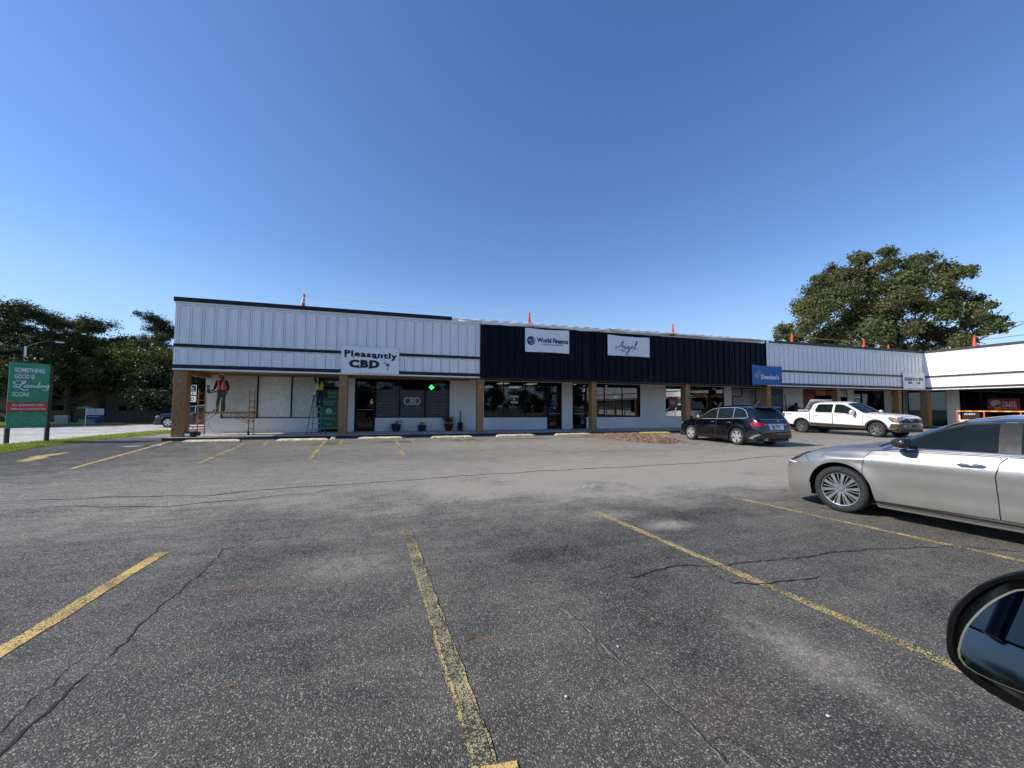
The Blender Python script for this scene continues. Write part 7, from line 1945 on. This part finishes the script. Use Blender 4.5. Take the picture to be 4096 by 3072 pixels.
# ---------------------------------------------------------------- scaffold, ladder, tools
YS = MAT['yellow_steel']
sc = empty('scaffold', (-7.64, 21.55, SW), 0, 'rusty yellow rolling baker scaffold under the left end of the canopy', 'scaffold')
for x in (-8.66, -6.62):
    fr = MB()
    for y in (21.2, 21.9): fr.tube([(x, y, SW + .18), (x, y, 2.26)], .024, 10)
    for k in range(6): fr.tube([(x, 21.2, .42 + k*.335), (x, 21.9, .42 + k*.335)], .015, 8)
    f = fr.build('end_frame', YS, sc, smooth=60)
    for y in (21.2, 21.9):
        mb = MB(); mb.box(x - .03, x + .03, y - .02, y + .02, SW + .10, SW + .20); mb.box(x - .035, x - .028, y - .04, y + .04, SW + .03, SW + .14); mb.box(x + .028, x + .035, y - .04, y + .04, SW + .03, SW + .14); fk = mb.build('caster', MAT['alloy'] if x < -8 or y > 21.5 else MAT['dark_steel'], sc)
        mb = MB(); mb.lathe([(0, -.022), (.055, -.022), (.062, -.012), (.062, .012), (.055, .022), (0, .022)], (x, y + .02, SW + .062), 18, 0, 'x'); mb.build('tyre', MAT['offwhite'] if x < -8 or y > 21.5 else MAT['rubber'], fk, smooth=40)
for y in (21.18, 21.92):
    mb = MB(); mb.bar((-8.72, y, 1.19), (-6.50, y, 1.19), .05, .09); mb.tube([(-8.64, y, .78), (-8.2, y, 1.14)], .016, 6); mb.tube([(-6.64, y, .78), (-7.08, y, 1.14)], .016, 6); mb.tube([(-7.35, y, 1.14), (-7.35, y, 1.0), (-6.64, y, .70)], .014, 6); mb.build('side_rail', YS, sc)
mb = MB()
for k in range(4): mb.box(-8.62, -6.66, 21.22 + k*.17, 21.375 + k*.17, 1.205, 1.24)
mb.build('deck', M('deck_ply', (.13, .085, .05), .85, var=.4, scale=6), sc)
# hose: from the nail gun down to the floor
mb = MB(); mb.tube(open_curve([(-7.70, 1.95), (-7.78, 1.45), (-8.02, 1.1), (-8.17, .72), (-8.08, .42), (-7.9, .25)], 5) and [(p.x, 21.08 - .1*math.sin(i*.2), p.y) for i, p in enumerate(open_curve([(-7.70, 1.95), (-7.78, 1.5), (-8.02, 1.1), (-8.17, .72), (-8.10, .42), (-7.85, .22), (-7.55, .155)], 5))] + [(-7.1, 21.0, .146), (-6.8, 21.3, .146), (-7.3, 21.7, .146), (-8.0, 21.5, .146), (-8.5, 21.9, .146)], .011, 8)
tag(mb.build('air_hose', M('pale_green_hose', (.42, .45, .37), .5, var=.1), smooth=60), 'pale air hose looping from the nail gun to the walkway', 'hose')
# compressor box and level beside the post
e = empty('compressor', (-8.95, 20.5, SW), 0, 'small dark compressor with white label by the left corner post', 'tool')
mb = MB(); mb.box(-9.0 + .22, -8.42, 20.32, 20.62, SW + .01, SW + .24); mb.build('casing', MAT['dark_plastic'], e, bevel=.02)
mb = MB(); mb.lathe([(0, -.1), (.09, -.09), (.1, 0), (.09, .09), (0, .1)], (-8.35, 20.5, SW + .14), 14, 0, 'x'); mb.build('tank', MAT['bark'], e, smooth=50)
mb = MB(); mb.box(-8.74, -8.56, 20.30, 20.318, SW + .04, SW + .17); mb.build('label', MAT['white'], e)
mb = MB(); mb.bar((-9.0, 21.2, .62), (-8.15, 20.5, .20), .02, .015); tag(mb.build('steel_rod', MAT['dark_steel']), 'thin pale rod leaning over the compressor by the corner post', 'rod')

# step ladder
TEAL = M('teal_fibreglass', (.035, .24, .19), .5, var=.15, scale=5); STEP = M('ladder_step', (.36, .38, .38), .45, .4, var=.15)
ld = empty('step_ladder', (-3.75, 21.35, SW), 0, 'teal fibreglass step ladder in front of the green leasing poster', 'ladder')
tz = 2.02
fl, fr_ = Vector((-4.10, 21.0, SW)), Vector((-3.46, 21.0, SW)); tl, tr_ = Vector((-3.90, 21.42, tz)), Vector((-3.62, 21.42, tz))
mb = MB(); mb.bar(fl, tl, .035, .075, up=(0, 1, 0)); mb.bar(fr_, tr_, .035, .075, up=(0, 1, 0)); mb.build('front_rail', TEAL, ld, bevel=.006)
bl, br_ = Vector((-4.04, 21.98, SW)), Vector((-3.42, 21.98, SW)); tb_l, tb_r = Vector((-3.88, 21.55, tz)), Vector((-3.60, 21.55, tz))
mb = MB(); mb.bar(bl, tb_l, .03, .05, up=(0, 1, 0)); mb.bar(br_, tb_r, .03, .05, up=(0, 1, 0)); mb.build('rear_rail', TEAL, ld)
for k in range(6):
    t_ = .12 + k*.152
    if k == 5: t_ = .86
    a, b = fl.lerp(tl, t_), fr_.lerp(tr_, t_); mb = MB(); mb.obox((a+b)/2, ((b-a).length/2, 0, 0), (0, .045, 0), (0, 0, .016)); mb.build('step', STEP, ld)
    a, b = bl.lerp(tb_l, t_), br_.lerp(tb_r, t_); mb = MB(); mb.tube([a, b], .010, 6); mb.build('rear_brace', STEP, ld)
mb = MB(); mb.bar(fl + Vector((.02, 0, .02)), fl.lerp(tl, .13) + Vector((.22, 0, 0)), .02, .02); mb.bar(fr_ + Vector((-.02, 0, .02)), fr_.lerp(tr_, .13) - Vector((.22, 0, 0)), .02, .02); mb.build('knee_brace', TEAL, ld)
mb = MB(); mb.box(-3.95, -3.57, 21.38, 21.60, tz, tz + .05); mb.build('top_cap', MAT['dark_plastic'], ld, bevel=.01)
for p in (fl, fr_, bl, br_): mb = MB(); mb.box(p.x - .035, p.x + .035, p.y - .04, p.y + .04, SW, SW + .05); mb.build('foot', MAT['rubber'], ld)
e = empty('bucket', (-3.84, 21.47, tz + .05), 0, 'small white paint bucket on top of the step ladder', 'bucket')
mb = MB(); mb.lathe([(0, 0), (.07, 0), (.085, .14), (.09, .145), (.09, .155), (.082, .155), (.08, .14)], (-3.84, 21.45, tz + .05), 18); mb.build('pail', MAT['white'], e, smooth=40)
mb = MB(); mb.box(-3.87, -3.81, 21.362, 21.366, tz + .09, tz + .14); mb.build('label', NAVY, e)

# ---------------------------------------------------------------- people
def evaluated(mb, mods):
    me = bpy.data.meshes.new('tmp'); me.from_pydata(mb.v, [], mb.f); o = bpy.data.objects.new('tmp', me); COL.objects.link(o)
    for ty, kw in mods:
        m = o.modifiers.new(ty, ty)
        for a, b in kw.items(): setattr(m, a, b)
    dg = bpy.context.evaluated_depsgraph_get(); out = bpy.data.meshes.new_from_object(o.evaluated_get(dg))
    bpy.data.objects.remove(o); bpy.data.meshes.remove(me); return out
def blob_limb(mb, a, b, ra, rb, n=14, flat=(1, 1)):
    """closed tapered limb with rounded ends"""
    a = Vector(a); b = Vector(b); d = (b-a).normalized(); L = (b-a).length
    pts = [a - d*ra*.75, a - d*ra*.35, a, a.lerp(b, .5), b, b + d*rb*.35, b + d*rb*.75]; rs = [ra*.35, ra*.85, ra, (ra+rb)/2*1.02, rb, rb*.85, rb*.35]
    mb.tube(pts, rs, n)
def loft(mb, rings, n=20):
    """closed loft of ellipses: (cx, cy, z, rx, ry)"""
    vs = []; 
    for cx_, cy_, z, rx, ry in rings:
        for k in range(n): a = 2*PI*k/n; vs.append((cx_ + rx*math.cos(a), cy_ + ry*math.sin(a), z))
    m = len(rings)
    mb.add(vs, [(i*n+k, i*n+(k+1) % n, (i+1)*n+(k+1) % n, (i+1)*n+k) for i in range(m-1) for k in range(n)] + [tuple(range(n))[::-1], tuple((m-1)*n+k for k in range(n))])
def solid(mb, name, mat, parent, voxel=.009, it=4, label=None):
    me = evaluated(mb, [('REMESH', dict(mode='VOXEL', voxel_size=voxel)), ('SMOOTH', dict(iterations=it, factor=.5))])
    me.name = name; me.materials.clear(); me.materials.append(mat); me.polygons.foreach_set('use_smooth', [True]*len(me.polygons))
    o = bpy.data.objects.new(name, me); COL.objects.link(o); o.parent = parent; return o
SKIN = M('skin', (.22, .115, .075), .55, var=.1)
def hand(mb, w, d, up, curl=.5, s=1.0, mirror=1):
    """palm and five bent fingers; w wrist, d pointing direction, up back-of-hand normal"""
    d = Vector(d).normalized(); up = Vector(up); up = (up - d*up.dot(d)).normalized(); sd = d.cross(up)*mirror; w = Vector(w)
    palm = w + d*.05*s; mb.obox(palm, d*.047*s, sd*.040*s, up*.014*s)
    for i, L in enumerate((.066, .074, .069, .054)):
        p = w + d*.092*s + sd*(.030 - .020*i)*s; a = curl
        q = p + (d*math.cos(a*.5) - up*math.sin(a*.5))*L*.5*s; r = q + (d*math.cos(a*1.4) - up*math.sin(a*1.4))*L*.5*s
        blob_limb(mb, p, q, .0095*s, .009*s, 8); blob_limb(mb, q, r, .009*s, .0075*s, 8)
    p = w + d*.03*s + sd*.035*s; q = p + (d*.6 + sd*.7 - up*.3).normalized()*.035*s; r = q + (d*.9 + sd*.2 - up*.4).normalized()*.032*s
    blob_limb(mb, p, q, .012*s, .010*s, 8); blob_limb(mb, q, r, .010*s, .008*s, 8)
def head_geo(mb, c, fwd, s=1.0):
    c = Vector(c); f = Vector(fwd).normalized(); rt = f.cross(Vector((0, 0, 1))).normalized(); u = rt.cross(f)
    P = lambda x, y, z: c + rt*x*s + f*y*s + u*z*s
    n = 16; rows = [(-.112, .022, .030, .045), (-.098, .045, .052, .030), (-.07, .060, .078, .012), (-.03, .070, .090, 0), (.01, .075, .094, 0), (.05, .076, .096, -.004), (.085, .064, .083, -.008), (.108, .038, .050, -.01), (.116, .014, .02, -.01)]
    vs = [P(rx*math.cos(2*PI*k/n), ry*math.sin(2*PI*k/n) + oy, z) for z, rx, ry, oy in rows for k in range(n)]
    m = len(rows); mb.add(vs, [(i*n+k, i*n+(k+1) % n, (i+1)*n+(k+1) % n, (i+1)*n+k) for i in range(m-1) for k in range(n)] + [tuple(range(n))[::-1], tuple((m-1)*n+k for k in range(n))])
    blob_limb(mb, P(0, .088, .015), P(0, .108, -.022), .009*s, .014*s, 8)      # nose
    for sg in (-1, 1): blob_limb(mb, P(sg*.077, -.005, .02), P(sg*.079, -.008, -.025), .012*s, .009*s, 8)
    blob_limb(mb, P(-.018, .092, -.055), P(.018, .092, -.055), .008*s, .008*s, 8)
    return P
def person(loc, rz, label, J, shirt, pants, vest, hat, fwd, boots, hands, stripes):
    root = empty('person', loc, rz, label, 'person')
    S_ = {k: Vector(v) for k, v in J.items()}
    body = MB()
    loft(body, [(0, 0, .88, .145, .105), (0, 0, .97, .158, .11), (0, 0, 1.08, .138, .098), (0, 0, 1.22, .15, .105), (0, 0, 1.36, .172, .112), (0, 0, 1.45, .15, .095), (0, 0, 1.50, .07, .06)])
    blob_limb(body, (0, .01, 1.46), tuple(S_['head'] + Vector((0, .01, -.07))), .058, .054); P = head_geo(body, S_['head'], fwd)
    for s_ in 'LR':
        blob_limb(body, S_['sh'+s_], S_['el'+s_], .052, .040); blob_limb(body, S_['el'+s_], S_['wr'+s_], .038, .027)
        blob_limb(body, S_['hip'+s_], S_['kn'+s_], .082, .055); blob_limb(body, S_['kn'+s_], S_['an'+s_], .053, .036)
        hand(body, S_['wr'+s_], *hands[s_], mirror=1 if s_ == 'R' else -1)
    solid(body, 'body', SKIN, root, .0075, 3)
    sh = MB()
    loft(sh, [(0, 0, .93, .165, .122), (0, 0, 1.08, .152, .112), (0, 0, 1.22, .165, .12), (0, 0, 1.36, .188, .126), (0, 0, 1.455, .165, .105), (0, 0, 1.50, .085, .075)])
    for s_ in 'LR': blob_limb(sh, S_['sh'+s_], S_['el'+s_], .066, .052); blob_limb(sh, S_['el'+s_], S_['el'+s_].lerp(S_['wr'+s_], shirt[1]), .051, .042)
    solid(sh, 'shirt', shirt[0], root, .011, 3)
    tr = MB(); loft(tr, [(0, 0, .80, .15, .115), (0, 0, .88, .168, .125), (0, 0, .98, .165, .12), (0, 0, 1.03, .158, .116)])
    for s_ in 'LR': blob_limb(tr, S_['hip'+s_], S_['kn'+s_], .098, .075); blob_limb(tr, S_['kn'+s_], S_['an'+s_] + Vector((0, 0, .03)), .073, .066)
    solid(tr, 'trousers', pants, root, .011, 3)
    bl = MB(); loft(bl, [(0, 0, .985, .172, .128), (0, 0, 1.025, .168, .124)]); bl.build('belt', MAT['black'], root, local=True, smooth=40)
    for s_ in 'LR':
        bt = MB(); a = S_['an'+s_]; t_ = S_['toe'+s_]; d = (t_ - a); d.z = 0; d.normalize(); blob_limb(bt, a + Vector((0, 0, .06)), a + Vector((0, 0, -.01)), .056, .055); blob_limb(bt, a + Vector((0, 0, -.035)) - d*.02, a + Vector((0, 0, -.045)) + d*.15, .050, .042)
        solid(bt, 'boot', boots, root, .011, 2)
    vm = MB(); n = 28; rings = [(1.02, .185, .142), (1.12, .178, .136), (1.22, .182, .138), (1.34, .198, .142), (1.42, .185, .126), (1.485, .125, .098)]
    vs = []; gap = .16
    for i, (z, rx, ry) in enumerate(rings):
        open_ = gap + (.55 if i >= 4 else .28 if i == 3 else .05)
        for k in range(n+1): a = -PI/2 + open_/2 + (2*PI - open_)*k/n; vs.append((rx*math.cos(a), ry*math.sin(a), z))
    fs = [(i*(n+1)+k, i*(n+1)+k+1, (i+1)*(n+1)+k+1, (i+1)*(n+1)+k) for i in range(5) for k in range(n) if not (i in (2, 3) and (4 <= k*28/n <= 8 or 20 <= k <= 23) and i == 3)]
    vm.add(vs, fs); v_ = vm.build('vest', vest, root, local=True, smooth=70, fix=False)
    st = MB()
    for xs in (-.075, .075):
        vs = []
        for (z, rx, ry) in rings[:5]:
            for dx in (-.012, .012): x_ = xs + dx; vs.append((x_, -ry*math.sqrt(max(0, 1-(x_/rx)**2)) - .006, z))
        st.add(vs, [(2*i, 2*i+1, 2*i+3, 2*i+2) for i in range(4)])
    st.build('reflective_stripe', stripes, v_, local=True, fix=False)
    # eyes
    ey = MB()
    for sg in (-1, 1): ey.lathe([(0, -.002), (.008, 0), (0, .002)], P(sg*.032, .083, .012), 8, 0, 'y')
    ey.build('eyes', MAT['black'], root, local=True)
    if hat:
        hb = MB(); c = P(0, -.008, .052); n = 18; vs = []
        prof = [(.092, 0), (.094, .02), (.088, .05), (.066, .078), (.03, .092), (0.001, .094)]
        f = Vector(fwd).normalized(); rt = f.cross(Vector((0, 0, 1))).normalized(); u = rt.cross(f)
        for r_, h_ in prof:
            for k in range(n): a = 2*PI*k/n; vs.append(c + rt*r_*math.cos(a)*.95 + f*r_*1.12*math.sin(a) + u*h_)
        hb.add(vs, [(i*n+k, i*n+(k+1) % n, (i+1)*n+(k+1) % n, (i+1)*n+k) for i in range(len(prof)-1) for k in range(n)])
        bs = [c + rt*.09*math.cos(a)*.95 + f*.1*math.sin(a) - u*.002 for a in [PI*.08 + PI*.84*k/8 for k in range(9)]]; bo = [c + rt*.088*math.cos(a) + f*(.09 + .085*math.sin(a)) - u*.012 for a in [PI*.08 + PI*.84*k/8 for k in range(9)]]
        hb.add(bs + bo, [(k, k+1, 10+k, 9+k) for k in range(8)]); hb.build('cap', hat, root, local=True, smooth=50)
        hr = MB(); blob_limb(hr, P(0, -.075, .03), P(0, -.07, -.09), .055, .045); hr.build('hair', MAT['black'], root, local=True, smooth=60)
    else:
        hr = MB(); blob_limb(hr, P(0, -.02, .06), P(0, -.04, .02), .082, .08, 18); hr.build('hair', MAT['black'], root, local=True, smooth=60)
    return root
DARK_CL = M('dark_shirt', (.012, .012, .016), .85, var=.2); GREY_JEAN = M('grey_jeans', (.08, .076, .072), .85, var=.3, scale=8, dirt=.3); NAVY_JEAN = M('navy_trousers', (.010, .016, .045), .85, var=.3)
ORV = M('orange_vest', (.85, .10, .025), .7, var=.12); LIV = M('lime_vest', (.50, .75, .03), .7, var=.12); BOOT = M('work_boot', (.02, .014, .011), .7, var=.3); CAPM = M('pale_cap', (.70, .64, .56), .8, var=.15)
J1 = dict(head=(-.03, -.03, 1.665), shL=(.19, 0, 1.44), elL=(.265, .02, 1.16), wrL=(.25, -.06, .93), shR=(-.19, 0, 1.44), elR=(-.27, -.02, 1.16), wrR=(-.20, -.24, 1.02),
          hipL=(.085, 0, .90), knL=(.10, -.03, .49), anL=(.115, 0, .095), toeL=(.16, -.2, .02), hipR=(-.085, 0, .90), knR=(-.12, -.04, .49), anR=(-.15, 0, .095), toeR=(-.28, -.15, .02))
p1 = person((-7.88, 21.5, 1.24), R(-6), 'worker in orange vest and pale cap standing on the yellow scaffold with a nail gun', J1, (DARK_CL, .75), GREY_JEAN, ORV, CAPM, (-.45, -.80, .28), BOOT,
            {'L': ((.0, -.1, -1), (1, 0, 0), .9), 'R': ((-.3, -.8, -.15), (-.2, 0, 1), 1.5)}, M('grey_stripe', (.55, .52, .48), .5))
# nail gun held at his right side
ng = empty('nail_gun', (-8.15, 21.18, 2.2), 0, 'black pneumatic nail gun in the orange vested worker\'s hand', 'tool')
g0 = Vector((-8.08, 21.20, 2.235))
mb = MB(); mb.tube([g0 + Vector((.02, 0, 0)), g0 + Vector((-.20, -.02, -.06))], [.022, .026], 10); mb.tube([g0 + Vector((-.22, -.02, .16)), g0 + Vector((-.20, -.02, -.06)), g0 + Vector((-.16, -.02, -.17))], [.055, .05, .018], 14); mb.build('body', MAT['black'], ng, smooth=50)
mb = MB(); mb.tube([g0 + Vector((-.235, -.02, .22)), g0 + Vector((-.225, -.02, .17))], [.060, .060], 16); mb.build('head_cap', MAT['black'], ng, smooth=50)
mb = MB(); mb.tube([g0 + Vector((-.222, -.022, .155)), g0 + Vector((-.210, -.022, .03))], [.0575, .053], 16); mb.build('cylinder', M('gun_green_grey', (.20, .23, .19), .4), ng, smooth=50)
mb = MB(); mb.bar(g0 + Vector((-.17, -.02, -.15)), g0 + Vector((.30, .0, .03)), .03, .05); mb.build('magazine', MAT['dark_steel'], ng)
J2 = dict(head=(.06, .10, 1.60), shL=(.18, 0, 1.47), elL=(.21, .02, 1.72), wrL=(.17, .06, 1.95), shR=(-.18, 0, 1.47), elR=(-.27, .0, 1.66), wrR=(-.12, .06, 1.82),
          hipL=(.085, 0, .90), knL=(.10, -.02, .50), anL=(.10, .02, .095), toeL=(.10, .2, .02), hipR=(-.085, 0, .90), knR=(-.10, .10, .52), anR=(-.10, -.02, .095), toeR=(-.24, .06, .02))
p2 = person((-3.62, 21.32, 1.455), R(0), 'worker in lime vest on the step ladder reaching up into the canopy', J2, (DARK_CL, .10), NAVY_JEAN, LIV, None, (.2, .85, .35), BOOT,
            {'L': ((-.1, .1, 1), (0, 1, 0), .7), 'R': ((.3, .1, 1), (0, 1, 0), .8)}, MAT['dark_steel'])
p2.scale = (.90, .90, .86)
bg_ = MB(); blob_limb(bg_, (-3.40, 21.3, 2.35), (-3.36, 21.3, 2.06), .07, .12); o_ = bg_.build('tool_pouch', MAT['black'], smooth=60); tag(o_, 'black jacket and tool pouch hanging at the hip of the lime vested worker', 'pouch')
